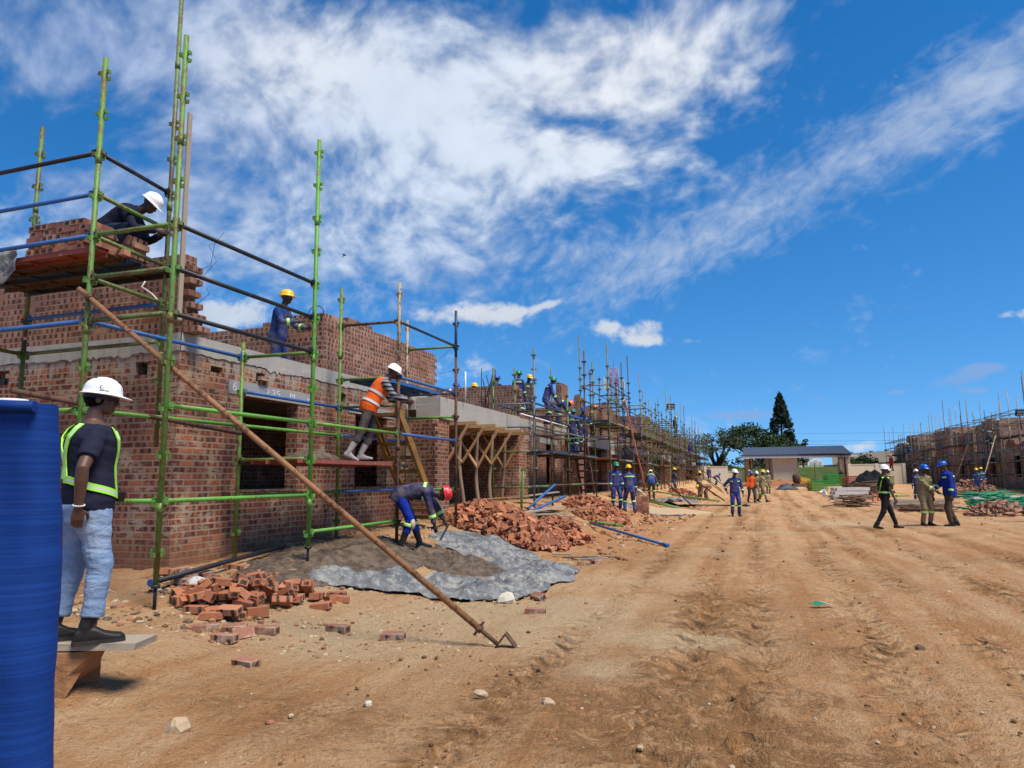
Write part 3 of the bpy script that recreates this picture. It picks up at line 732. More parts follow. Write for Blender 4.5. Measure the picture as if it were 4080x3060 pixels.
# heads behind the wall of the second house
ZS=3.53
person((-9.7,22.1,3.08),hdi(.9,.2),'worker in blue helmet behind the second wall, head just right of the scaffold pole',dict(hat='hblue'),dict(lean2=14),H=1.72,group=W2)
person((-9.0,22.2,3.05),hdi(.6,-.3),'worker in yellow helmet whose head shows between the reinforcement bars',dict(hat='yellow'),None,H=1.70,group=W2)
person((-8.22,22.3,3.30),hdi(.5,.8),'worker in blue helmet with sun cloth, shoulders rising above the second wall',dict(top='overall2',hat='hblue',bands=False),dict(lean2=18,hL=(-.45,.2,1.0)),H=1.74,group=W2)
person((-7.62,23.0,ZS),hdi(.5,.75),'worker in blue overall and green helmet half hidden behind the man in grey',dict(hat='hgreen'),None,H=1.70,group=W2)
person((-7.62,24.1,ZS),hdi(.55,-.5),'man in grey overall and yellow helmet standing upright on the slab edge',dict(top='greycl',bottom='greycl',hat='yellow',boots='gum'),dict(hp=14),H=1.70,det=1,group=W2)
person((-7.15,24.9,ZS),hdi(.85,.1),'worker in blue overall and green helmet standing at the slab edge, leaning forward',dict(hat='hgreen'),dict(lean=12,lean2=26,hp=22,hL=(-.16,.42,.86),hR=(.2,.40,.80)),H=1.74,det=1,group=W2)
person((-7.0,25.8,ZS),hdi(.9,.0),'worker in orange helmet bending double on the slab edge',dict(top='workblue',bottom='workblue',hat='horange'),dict(hip=(0,-.2,.80),lean=75,lean2=105,hp=60,hL=(-.15,.55,.3),hR=(.15,.55,.3)),H=1.74,group=W2)
person((-6.3,25.35,2.42),hdi(.6,.5),'worker in blue overall, teal helmet and red gloves standing on the scaffold board',dict(hat='teal',glove='redglove'),dict(hp=6,hL=(-.02,.42,1.12),hR=(.12,.42,1.10),eL=(-.6,-.4,-.8),eR=(.6,-.4,-.8)),H=1.62,det=1,group=W2)
person((-6.35,27.3,2.55),hdi(.2,-.8),'worker in blue overall and blue helmet on the ladder behind the red gloves',dict(top='workblue',bottom='workblue',hat='hblue'),dict(hp=16,hL=(-.3,.3,1.0),hR=(.3,.35,1.05)),H=1.74,det=1,group=W2)
# pair facing each other on the bank
person((-4.86,26.05,gh(-4.86,26.05)),hdi(.2,-.95),'worker in blue overall and teal helmet facing us, left of the two standing together',dict(hat='teal'),dict(fL=(-.15,0,.085,10,0),fR=(.15,0,.085,-10,0)),H=1.72,det=1)
person((-4.5,26.9,gh(-4.5,26.9)),hdi(-.05,1),'worker in blue overall and yellow helmet seen from behind beside the neat brick stack',dict(hat='yellow'),dict(fL=(-.19,0,.085,6,0),fR=(.19,0,.085,-6,0),hip=(0,0,.90)),H=1.80,det=1)
person((-5.0,36.6,gh(-5,36.6)),hdi(.15,.95),'stooping worker in blue jacket and white cap, back to the camera beside the bucket',dict(top='workblue',bottom='greycl',hat='white',boots='gum'),dict(hip=(0,-.12,.88),lean=38,lean2=58,hp=30,hL=(-.35,.42,.62),hR=(.35,.42,.62)),H=1.74,group='far workers on the left')
person((-4.9,46.3,gh(-4.9,46.3)),hdi(.95,-.2),'worker in dark blue overall and yellow helmet with folded arms between the raking props',dict(top='overall2',bottom='overall',hat='yellow'),dict(hL=(.10,.26,1.16),hR=(-.10,.28,1.14),eL=(-.8,-.1,-.5),eR=(.8,-.1,-.5)),H=1.68,group='far workers on the left')
FW='far workers on the left'
person((-3.45,48.0,gh(-3.45,48)),hdi(.3,-.9),'worker in dusty khaki and yellow helmet standing with hands together by brick rubble',dict(top='khaki2',bottom='khaki2',hat='yellow',boots='gum',bands=False),dict(hL=(.02,.28,.98),hR=(0,.30,.96)),H=1.80,group=FW)
person((-2.9,46.2,gh(-2.9,46.2)),hdi(-.95,-.1),'worker in dusty khaki and yellow helmet bending down to the bricks',dict(top='khaki2',bottom='khaki2',hat='yellow',bands=False),dict(hip=(0,-.2,.86),lean=78,lean2=104,hp=70,hL=(-.15,.5,.25),hR=(.15,.5,.25)),H=1.76,group=FW)
person((-4.7,80.0,gh(-4.7,80)+.25),hdi(.6,.6),'distant worker in blue and yellow helmet before the garden wall',dict(hat='yellow'),None,H=1.74,group=FW)
person((-4.0,80.5,gh(-4,80)+.2),hdi(.9,.0),'distant worker in blue bent forward before the garden wall',dict(hat='hblue'),dict(hip=(0,-.15,.85),lean=60,lean2=80,hL=(-.1,.5,.5),hR=(.1,.5,.5)),H=1.7,group=FW)
person((-.6,82.0,gh(-.6,82)),hdi(.8,-.4),'distant worker in khaki and orange-yellow helmet left of the gate column',dict(top='khaki2',bottom='khaki2',hat='yellow',bands=False),None,H=1.76,group=FW)
person((.25,83.0,gh(.2,83)),hdi(-.3,-.9),'distant worker in khaki with a red helmet by the gate column',dict(top='khaki2',bottom='khaki2',hat='hred',bands=False),None,H=1.72,group=FW)
person((-.1,80.5,gh(0,80)),hdi(.9,.1),'distant worker in orange vest bending near the gate column',dict(top='hivis',bottom='khaki2',hat='hred',bands=False),dict(hip=(0,-.15,.8),lean=70,lean2=95,hp=50,hL=(-.1,.5,.3),hR=(.1,.5,.3)),H=1.7,group=FW)
# the road
person((-.74,28.42,.04),hdi(-.12,-.98),'person in blue overall and white helmet standing alone in the middle of the road',dict(hat='white',skin='skin'),dict(hy=38,hp=2,hL=(-.30,.04,.86),hR=(.30,-.02,.95),eR=(.9,-.6,0),fL=(-.13,0,.085,8,0),fR=(.13,.02,.085,-8,0),eL=(-.6,-.8,0)),H=1.72,det=1)
person((-.22,42.8,.08),hdi(.1,-.97),'walker in orange jacket, grey trousers and blue helmet coming down the road',dict(top='hivis',bottom='greycl',hat='hblue',boots='gum',bands=False),dict(fL=(-.09,.22,.1,0,10),fR=(.1,-.24,.12,0,-20),hL=(-.27,-.05,.84),hR=(.27,.12,.84)),H=1.74,det=1)
person((.38,42.8,.08),hdi(.75,-.6),'walker in khaki overall and yellow helmet striding beside the orange jacket',dict(top='khaki',bottom='khaki',hat='yellow'),dict(fL=(-.09,-.28,.13,0,-24),fR=(.1,.26,.1,0,12),hL=(-.27,.16,.86),hR=(.3,-.22,.88)),H=1.78,det=1)
person((.1,47.6,.1),hdi(.1,-.97),'walker in khaki and white helmet hidden behind the orange jacket',dict(top='khaki',bottom='khaki',hat='white'),dict(fL=(-.09,.12,.085,0,0)),H=1.72)
person((.95,58.5,gh(.95,58.5)),hdi(.1,-.97),'walker in pale khaki and white helmet farther behind the striding pair',dict(top='khaki',bottom='khaki',hat='white'),None,H=1.74)
person((8.9,84.0,gh(8.9,84)),hdi(-.2,-.9),'distant man in dark clothes standing before the grass bank',dict(top='darkcl',bottom='darkcl',hat=None,bands=False),None,H=1.70)
# right-hand side
bk=person((3.47,22.6,.02),hdi(.93,-.12),'man in black clothes, lime harness and white helmet walking towards the handshake',dict(top='darkcl',bottom='darkcl',hat='white',skin='skin',short=True,bands=False,slim=True),
  dict(hip=(0,0,.91),lean=2,lean2=3,hp=2,fL=(-.08,.30,.085,0,0),fR=(.09,-.30,.10,0,-8),hR=(.24,.18,.84),hL=(-.24,.0,.84),eR=(.4,-1,0)),H=1.76,det=1)
hs=(5.07,24.05)
kx=person((4.78,24.12,.02),hdi(.14,-.97),'man in khaki overall and blue helmet facing the camera and shaking hands',dict(top='khaki',bottom='khaki',hat='hblue',skin='skin2'),
  dict(fL=(-.12,0,.085,8,0),fR=(.12,0,.085,-8,0),hL=(-.27,.02,.80),hR=(-.13,.30,1.02),eR=(.8,.1,-.6),curlR=.3),H=1.76,det=1,girth=1.1)
bx=person((5.42,24.0,.02),hdi(-.9,.20),'man in blue jacket, brown trousers and blue cap shaking hands with the man in khaki',dict(top='jacketblue',bottom='brown',hat='cap',skin='skin2'),
  dict(fL=(-.10,.06,.085,4,0),fR=(.12,-.14,.085,-10,0),hR=(.10,.37,.99),hL=(-.26,.06,.84),eR=(.5,-.6,-.7),hp=14,curlR=.3),H=1.86,det=1,girth=1.12)
def black_harness(P,xs=1.0):
    LS=[M['lime'],M['silver']]
    tb_=P['tband']
    for a,b in(((.53,.55),(.10,1.15)),((.53,2.6),(.10,2.0)),((.53,-.6),(.12,-1.3))):
        m=MB(); n=12; C=[P['tp'](a[0]+(b[0]-a[0])*i/n,a[1]+(b[1]-a[1])*i/n,.012,P['inf']) for i in range(n+1)]
        for i in range(n):
            d=(C[i+1]-C[i]).normalized(); sd=d.cross(Vector((0,0,1))).normalized()*.024
            L=a[0]+(b[0]-a[0])*i/n; 
            m.face([C[i]-sd,C[i]+sd,C[i+1]+sd,C[i+1]-sd],0,True)
        m.build('harness_strap',LS,P['root'],False)
    tb_(.075,.125,-math.pi,math.pi,.010,26,LS,'harness_belt')
black_harness(bk)
person((8.35,43.5,gh(8.3,43.5)),hdi(.05,.97),'worker in blue with yellow fall harness and white helmet walking away behind the handshake',dict(hat='white'),dict(fL=(-.1,.18,.085,0,0),fR=(.1,-.2,.11,0,-20)),H=1.72,det=1)
RW='far workers on the right'
person((8.4,52.0,gh(8.4,52)+.0),hdi(.2,.9),'grey-clad worker in white helmet behind the black net heap',dict(top='khaki2',bottom='greycl',hat='white'),None,H=1.76,group=RW)
person((10.9,68.0,gh(10.9,68)),hdi(.5,-.6),'distant worker in green overall and pale helmet beside the beige wall',dict(top='tealcl',bottom='tealcl',hat='white',bands=False),dict(hL=(-.1,.35,1.1),hR=(.1,.35,1.1)),H=1.7,group=RW)
person((10.6,47.5,gh(10.6,47.5)),hdi(.3,.9),'worker in blue with white helmet almost hidden behind the khaki man',dict(hat='white'),None,H=1.74,group=RW)
person((14.6,57.0,gh(14.6,57)),hdi(-.4,-.8),'worker in blue and yellow helmet, left of the pair right of the blue cap',dict(top='workblue',bottom='workblue',hat='yellow'),None,H=1.72,group=RW)
person((15.3,58.5,gh(15.3,58.5)),hdi(.3,.9),'worker in blue and yellow helmet turned away, second man right of the blue cap',dict(hat='yellow'),None,H=1.76,group=RW)
person((16.5,52.5,gh(16.5,52.5)),hdi(-.6,.3),'worker in blue overall and green helmet at the right picture edge',dict(hat='hgreen',top='overall'),None,H=1.72,group=RW)
person((8.32,26.15,.03),hdi(-.7,-.5),'person cut by the right picture edge, pale trousers and black shoes',dict(top='darkcl',bottom='whitecl',hat='white',bands=False),dict(fL=(-.12,.12,.085,4,0),fR=(.12,-.1,.085,-10,0)),H=1.78)
person((18.2,66.5,3.6),hdi(.3,.9),'man in grey shirt and dark trousers climbing on the tan house scaffold, back to us',dict(top='greycl',bottom='overall2',hat=None),dict(hR=(.3,.3,1.6),hL=(-.3,.3,1.5),fL=(-.12,.2,.3,0,0)),H=1.74,group=RW)
person((18.3,99.0,3.7),hdi(-.5,-.7),'worker in blue and yellow helmet standing on the far right scaffold level',dict(hat='yellow'),None,H=1.76,group=RW)
person((14.2,86.0,2.0),hdi(-.6,-.2),'man in red and orange hanging on the far raking props above the black shirt man',dict(top='redcl',bottom='redcl',hat='horange',bands=False),None,H=1.74,group=RW)
person((-6.3,62.0,5.0),hdi(.7,-.5),'man in dark clothes and yellow helmet standing on the high scaffold below the floodlight',dict(top='darkcl',bottom='darkcl',hat='yellow',bands=False),None,H=1.78,group='workers high on the left row')
person((-6.3,76.5,3.6),hdi(.2,.9),'worker in bright blue high on the far left scaffold',dict(top='jacketblue',bottom='jacketblue',hat='hblue',bands=False),None,H=1.74,group='workers high on the left row')
person((-7.9,38.6,3.55),hdi(.9,.3),'worker with blue jacket in the upper storey of the third house',dict(top='workblue',bottom='workblue',hat='hblue'),dict(lean2=30),H=1.74,group='workers high on the left row')
person((-7.0,31.8,3.2),hdi(.9,.3),'worker with orange helmet half hidden in the scaffold of the third house',dict(top='khaki2',bottom='khaki2',hat='horange'),dict(lean2=30),H=1.70,group='workers high on the left row')
# ---------------------------------------------------------------- terrain
def ss(t): 
    t=min(1,max(0,t)); return t*t*(3-2*t)
def gh(x,y):
    P=min(.85,max(.2,.28+(y-5.75)*.045))
    return P*ss((-x-3.6)/3.0)+.06*ss((y-15)/30)+.45*ss((y-38)/50)
def gauss(X,Y,x,y,rx,ry,a=0.0):
    c,s=math.cos(a),math.sin(a); dx=X-x;dy=Y-y
    u=(dx*c+dy*s)/rx; v=(-dx*s+dy*c)/ry
    return np.exp(-(u*u+v*v))
def make_ground():
    def spread(a,b,st,lo,hi,k):
        r=list(np.arange(a,b,st)); s=st; q=a; L=[]
        while q>lo: s*=k; q-=s; L.append(q)
        s=st;q=r[-1]; H=[]
        while q<hi: s*=k; q+=s; H.append(q)
        return np.array(L[::-1]+r+H)
    xs=spread(-7.6,4.6,.042,-420,420,1.10); ys=spread(2.6,11.5,.038,-40,620,1.04)
    X,Y=np.meshgrid(xs,ys)
    sm=lambda t:(lambda q:q*q*(3-2*q))(np.clip(t,0,1))
    P=np.clip(.28+(Y-5.75)*.045,.2,.85)
    Z=P*sm((-X-3.6)/3.0)+.06*sm((Y-15)/30)+.45*sm((Y-38)/50)
    near=1-sm((Y-14)/40)
    # rubble bank along the wall foot
    bank=sm((-X-4.9)/1.2)*(1-sm((-X-7.3)/.4))*near*sm((Y-5.5)/1.5)
    Z+=bank*(.16*(fnoise(X*2.2,Y*2.2,3,4)+.12)+.05*fnoise(X*7,Y*7,23,3))
    Z+=near*.055*fnoise(X*.8,Y*.8,11,4)
    fine=near*(.046*fnoise(X*4.5,Y*4.5,5,4)+.040*np.abs(fnoise(X*8,Y*9,15,3)))*(.5+1.3*vnoise(X*.7,Y*.7,9))
    # tyre tracks along the road with lug ridges
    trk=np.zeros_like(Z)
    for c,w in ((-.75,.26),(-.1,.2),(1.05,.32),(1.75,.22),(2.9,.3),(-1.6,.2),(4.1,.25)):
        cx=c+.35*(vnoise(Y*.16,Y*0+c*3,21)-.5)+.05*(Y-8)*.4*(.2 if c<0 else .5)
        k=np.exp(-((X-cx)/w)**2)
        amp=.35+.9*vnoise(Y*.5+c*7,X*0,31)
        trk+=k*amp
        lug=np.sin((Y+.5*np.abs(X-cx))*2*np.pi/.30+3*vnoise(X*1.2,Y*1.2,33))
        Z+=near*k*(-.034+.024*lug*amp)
    mess=gauss(X,Y,-.5,6.2,1.1,2.2,.25)+gauss(X,Y,-.3,4.6,.9,1.2)+.7*gauss(X,Y,-1.0,9.0,.8,1.5)
    Z+=near*mess*(.16*fnoise(X*3.2,Y*3.2,41,4))
    Z+=fine
    lugc=np.zeros_like(Z)
    n1=fnoise(X*.55,Y*.55,51,4); n2=fnoise(X*1.7,Y*1.7,61,4)
    sand=(gauss(X,Y,-3.1,7.3,1.5,1.3)+.9*gauss(X,Y,-3.9,5.9,.9,.7)+.8*gauss(X,Y,-2.2,8.2,.8,1.0)+.8*gauss(X,Y,-5.6,8.2,.6,2.2)+1.5*gauss(X,Y,-.72,6.95,.6,.26)+.7*gauss(X,Y,-1.2,5.6,.25,.3)
        +.45*gauss(X,Y,-2.2,10.6,1.0,.8)+1.0*gauss(X,Y,2.7,25.0,1.1,1.5)+.6*gauss(X,Y,-1.0,15.5,.4,.5)+.7*gauss(X,Y,.2,21,1.0,.7)+.5*gauss(X,Y,-2.6,30,1.6,2.2))
    sand=np.clip(sand*(1.1+2.2*n2),0,1)
    dark=np.clip(trk*.5+trk*.40*np.clip(fnoise(X*.9,Y*3.5,77,3)*4,-1,1)+near*np.clip(trk,0,1)*.28*np.sin((Y+.5*np.sin(X*3))*2*np.pi/.30+3*vnoise(X*1.2,Y*1.2,33))+mess*(.55+2.2*fnoise(X*2.6,Y*2.6,87,4))+.55*gauss(X,Y,-3.3,4.2,1.5,.8)+.45*gauss(X,Y,-2.0,4.2,1.4,.7)+.7*gauss(X,Y,-.3,4.7,.9,1.0)+.35*gauss(X,Y,-4.8,4.9,1.0,.6)+n1*1.6*near-.12,0,1)*(1-sand)  # sine ripple in the tracks paints shade of the lug prints into the soil colour
    red=np.clip(gauss(X,Y,-4.6,17,1.5,4)+gauss(X,Y,-4.0,25,1.6,4)+.6*gauss(X,Y,-3,34,1.5,5)+.7*gauss(X,Y,4.3,17.6,1.6,1.6)+.5*gauss(X,Y,-2.6,19,1.6,3)+n2*.5-.05,0,1)
    n=len(xs);mn=len(ys)
    me=bpy.data.meshes.new('ground')
    co=np.stack([X.ravel(),Y.ravel(),Z.ravel()],1)
    idx=np.arange(n*mn).reshape(mn,n)
    q=np.stack([idx[:-1,:-1],idx[:-1,1:],idx[1:,1:],idx[1:,:-1]],-1).reshape(-1,4)
    me.vertices.add(len(co)); me.vertices.foreach_set('co',co.ravel())
    me.loops.add(q.size); me.loops.foreach_set('vertex_index',q.ravel().astype(np.int32))
    me.polygons.add(len(q)); me.polygons.foreach_set('loop_start',(np.arange(len(q))*4).astype(np.int32))
    me.polygons.foreach_set('use_smooth',[True]*len(q))
    me.update(); me.validate()
    at=me.color_attributes.new('zone','FLOAT_COLOR','POINT')
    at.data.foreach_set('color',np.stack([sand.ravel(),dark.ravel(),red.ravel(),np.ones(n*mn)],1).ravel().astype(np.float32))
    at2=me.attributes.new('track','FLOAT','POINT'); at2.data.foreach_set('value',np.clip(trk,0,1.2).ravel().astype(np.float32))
    def fn(g):
        p=g.pos(); X_,Y_,Z_=g.xyz(p); tk=g.attr('track','Fac'); zn=g.attr('zone'); sr=g.new('ShaderNodeSeparateColor'); g.put(zn,sr.inputs[0]); sa,dk,rd=[S(g,o) for o in sr.outputs]
        st=g.vmul(p,(1.0,.35,1.0))
        n1=g.noise(p,.9,5.0,.62); n2=g.noise(p,5.5,5.0,.68); n3=g.noise(p,28.0,4.0,.7); n4=g.noise(p,95.0,3.0,.7); ns=g.noise(st,3.0,4.0,.6)
        st2=g.noise(g.vmul(p,(2.2,.16,1.0)),1.0,4.0,.6,.3)
        c=g.mix(g.step(n1*.5+st2*.7+(n2-.5)*.4,.45,.75),(.56,.285,.122,1),(.70,.43,.225,1))
        c=g.mix(g.step(st2+(n2-.5)*.25,.50,.36)*.40,c,(.50,.24,.098,1))
        c=g.mix(g.step(ns,.5,.68)*.5,c,(.78,.52,.285,1))
        c=g.mix(g.math('MULTIPLY',rd,g.mapr(n2,.3,.7,.3,1.0),clamp=True)*.8,c,g.mix(n3,(.48,.17,.065,1),(.64,.28,.11,1)))
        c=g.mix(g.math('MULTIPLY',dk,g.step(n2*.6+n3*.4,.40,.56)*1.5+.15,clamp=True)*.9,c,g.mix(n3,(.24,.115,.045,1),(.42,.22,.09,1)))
        c=g.mix(g.math('MULTIPLY',sa,g.mapr(n3,.3,.6,.5,1.25),clamp=True)*.85,c,g.mix(n3,(.58,.41,.225,1),(.76,.58,.36,1)))
        c=g.mix(g.step(n3+(n2-.5)*.4,.54,.68)*.38,c,(.24,.115,.045,1))
        c=g.mix(g.step(n4,.56,.68)*.3,c,(.70,.52,.31,1)); c=g.mix(g.step(n4*.6+n3*.4,.42,.32)*.4,c,(.20,.095,.04,1))
        cr=g.noise(g.vmul(p,(1.0,1.6,1.0)),11.0,4.0,.7); c=g.mix(g.step(cr,.56,.64)*g.step(n1,.42,.58)*.5,c,(.25,.115,.042,1)); c=g.mix(g.step(cr,.42,.36)*.45,c,(.66,.46,.25,1))
        peb=g.voro(p,42.0); c=g.mix((1.0-g.step(peb,.10,.16))*g.step(n2,.48,.56)*.75,c,g.mix(n4,(.30,.19,.11,1),(.62,.52,.40,1)))
        wob=g.noise(p,1.7,3.0,.6)
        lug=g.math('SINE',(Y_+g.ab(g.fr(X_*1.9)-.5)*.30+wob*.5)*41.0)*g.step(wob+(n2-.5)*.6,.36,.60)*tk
        c=g.mix(g.math('MULTIPLY',g.step(lug,.15,.7),.42,clamp=True),c,(.27,.125,.045,1))  # shade of the lug troughs painted in as a darker earth colour
        h=n2*.7+cr*.7+n3*.8+n4*.5-peb*.12-lug*.75
        return dict(c=c,r=.97,n=g.bump(h,1.0,.075),s=.1)
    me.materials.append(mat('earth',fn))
    o=bpy.data.objects.new('ground',me); COL.objects.link(o); o['kind']='structure'
    o['label']='ochre earth of the building site with tyre tracks'
make_ground()
def rockmb(mb,c,r,m=0,sq=.7,seed=0):
    rnd=random.Random(seed); n=7; c=Vector(c)
    rot=eul(rnd.uniform(-.4,.4),rnd.uniform(-.4,.4),rnd.uniform(0,6))
    rs=[]
    for k in range(5):
        t=-math.pi/2+math.pi*(k+.35)/4.7; rr=math.cos(t)*r; z=math.sin(t)*r*sq
        rs.append([c+rot@Vector((rr*math.cos(2*math.pi*j/n)*rnd.uniform(.8,1.25),rr*.85*math.sin(2*math.pi*j/n)*rnd.uniform(.8,1.25),z*rnd.uniform(.85,1.1))) for j in range(n)])
    mb.rings(rs,m,False)
# gravel, crumbs of soil and brick chips: uncountable
def gravel():
    mb=MB(); rnd=random.Random(3)
    def put(x,y,r,m): 
        c=Vector((x,y,gh(x,y)+r*.2)); n=5
        a=rnd.uniform(0,6); 
        rs=[[c+Vector((r*q*math.cos(a+2*math.pi*j/n)*rnd.uniform(.7,1.3),r*q*math.sin(a+2*math.pi*j/n)*rnd.uniform(.7,1.3),r*z)) for j in range(n)] for q,z in((1,-.4),(1,.25),(.5,.65))]
        mb.rings(rs,m,False)
    for i in range(1500):
        y=2.6+11*rnd.random()**1.5; x=-.35*y-1.2+rnd.uniform(-2.6,.9*y+.8)
        put(x,y,.005+.016*rnd.random()**3.5,rnd.choice((0,0,0,2,2,5,1 if i%3==0 else 0)))
    for i in range(4600):
        y=rnd.uniform(5.2,13.0); x=-7.15+2.3*rnd.random()**1.5
        put(x,y,.008+.036*rnd.random()**2.8,rnd.choice((0,0,5,2,3,4,4,4,5)))
    for i in range(900):
        y=rnd.uniform(5.3,9.0); x=rnd.gauss(-4.0,.9)
        put(x,y,.006+.022*rnd.random()**3,rnd.choice((0,5,5,2,3)))
    for i in range(900):
        y=rnd.uniform(13,40); x=rnd.uniform(-6,-2.3)
        put(x,y,.02+.07*rnd.random()**2,rnd.choice((0,5,2,3,3)))
    for i in range(700):
        y=rnd.uniform(13,60); x=rnd.uniform(-3,8+.2*y)
        put(x,y,.012+.03*rnd.random()**2.5,rnd.choice((0,0,5,2)))
    o=mb.build('gravel',[plain('clod',(.30,.17,.08),.95,.1,.3),M['paleston'],plain('clod_dark',(.16,.085,.04),.95,.1,.3),plain('brick_chip',(.30,.13,.08),.95,.1,.3),M['mortar'],plain('pebble_tan',(.42,.32,.21),.95,.1,.3)])
    tag(o,'small stones, brick chips and clods scattered over the earth','gravel',kind='stuff')
gravel()
# ---------------------------------------------------------------- buildings
def wallx(mb,axis,c0,c1,a0,a1,z0,z1,holes=(),m=0):
    """wall slab along axis ('x' or 'y'), thickness c0..c1, with rectangular holes (a,b,z,w)"""
    As=sorted({a0,a1,*[q for h in holes for q in h[:2]]}); Zs=sorted({z0,z1,*[q for h in holes for q in h[2:]]})
    P=(lambda a,c,z:(a,c,z)) if axis=='x' else (lambda a,c,z:(c,a,z))
    inh=lambda a,z:any(h[0]<=a<=h[1] and h[2]<=z<=h[3] for h in holes)
    for i in range(len(As)-1):
        for j in range(len(Zs)-1):
            A,B,Z,W=As[i],As[i+1],Zs[j],Zs[j+1]
            if inh((A+B)/2,(Z+W)/2): continue
            for c in (c0,c1): mb.face([P(A,c,Z),P(B,c,Z),P(B,c,W),P(A,c,W)],m)
    for A,B,Z,W in holes:
        mb.face([P(A,c0,Z),P(A,c1,Z),P(A,c1,W),P(A,c0,W)],m); mb.face([P(B,c0,Z),P(B,c1,Z),P(B,c1,W),P(B,c0,W)],m)
        mb.face([P(A,c0,Z),P(B,c0,Z),P(B,c1,Z),P(A,c1,Z)],m); mb.face([P(A,c0,W),P(B,c0,W),P(B,c1,W),P(A,c1,W)],m)
    mb.face([P(a0,c0,z0),P(a0,c1,z0),P(a0,c1,z1),P(a0,c0,z1)],m); mb.face([P(a1,c0,z0),P(a1,c1,z0),P(a1,c1,z1),P(a1,c0,z1)],m)
    mb.face([P(a0,c0,z1),P(a1,c0,z1),P(a1,c1,z1),P(a0,c1,z1)],m)
HC=.086
def tooth(mb,axis,a,sgn,c0,c1,z0,z1,L=.11,seed=0,rake=0.0):
    """toothed wall end: every other course sticks out; rake leaves a stepped foot"""
    rnd=random.Random(seed); k0=math.ceil(z0/HC-.01); k1=math.floor(z1/HC+.01)
    for k in range(k0,k1):
        ext=(L if k%2 else .004)+max(0,rake*(1-(k-k0)*HC/.4))*(1 if rake else 0)
        ext+=rnd.uniform(-.012,.012) if k%2 else 0
        if ext<.02: continue
        lo,hi=(a,a+sgn*ext) if sgn>0 else (a+sgn*ext,a)
        z=k*HC+.004
        e=rnd.uniform(-.006,.006)
        if axis=='x': mb.bb(lo,hi,c0+e,c1+e,z,z+HC-.008,0)
        else: mb.bb(c0+e,c1+e,lo,hi,z,z+HC-.008,0)
def ragtop(mb,axis,c0,c1,a0,a1,z,seed=0,n=3,amp=3):
    """unfinished top: a few part courses of brick standing on z"""
    rnd=random.Random(seed)
    for q in range(n):
        A=rnd.uniform(a0,a1-.5); B=min(a1,A+rnd.uniform(.5,(a1-a0)*.6)); k=rnd.randint(1,amp)
        for j in range(k):
            lo,hi=A+j*.116,B-j*.116
            if hi-lo<.24: break
            zz=z+j*HC+.001*q
            if axis=='x': mb.bb(lo,hi,c0+.001*(q+1),c1-.001*(q+1),zz,zz+HC-.003)
            else: mb.bb(c0+.001*(q+1),c1-.001*(q+1),lo,hi,zz,zz+HC-.003)
def textmesh(body,size,mats,name,parent,M4,ext=.0):
    cu=bpy.data.curves.new(name,'FONT'); cu.body=body; cu.size=size; cu.extrude=ext; cu.align_x='CENTER'; cu.align_y='CENTER'
    t=bpy.data.objects.new(name,cu); COL.objects.link(t)
    dg=bpy.context.evaluated_depsgraph_get(); me=bpy.data.meshes.new_from_object(t.evaluated_get(dg))
    bpy.data.objects.remove(t); bpy.data.curves.remove(cu)
    me.transform(M4); me.materials.clear(); me.materials.append(mats)
    o=bpy.data.objects.new(name,me); COL.objects.link(o)
    if parent is not None: o.parent=parent
    return o
XW=-7.25
B0=3.28;B1=3.52     # ring beam
def rough_band(mb,axis,c,a0,a1,seed):
    """hand-cast concrete band face with a wavering lower edge"""
    rnd=random.Random(seed); n=max(4,int((a1-a0)/.055)); 
    pts=[]
    for i in range(n+1):
        a=a0+(a1-a0)*i/n; lo=B0+.012-.022*rnd.random()-.03*noise.noise(Vector((a*1.3,seed,0)))-(.05*rnd.random() if rnd.random()<.12 else 0); o=.008*rnd.random()
        pts.append((a,lo,o))
    P=(lambda a,o,z:(a,c-o,z)) if axis=='x' else (lambda a,o,z:(c+o,a,z))
    for i in range(n):
        (a,l,o),(b,l2,o2)=pts[i],pts[i+1]
        mb.face([P(a,o+.012,l),P(b,o2+.012,l2),P(b,o2+.014,B1),P(a,o+.014,B1)],0)
        mb.face([P(a,-.02,l),P(b,-.02,l2),P(b,o2+.012,l2),P(a,o+.012,l)],0)
        mb.face([P(a,o+.014,B1),P(b,o2+.014,B1),P(b,-.02,B1+.001),P(a,-.02,B1+.001)],0)

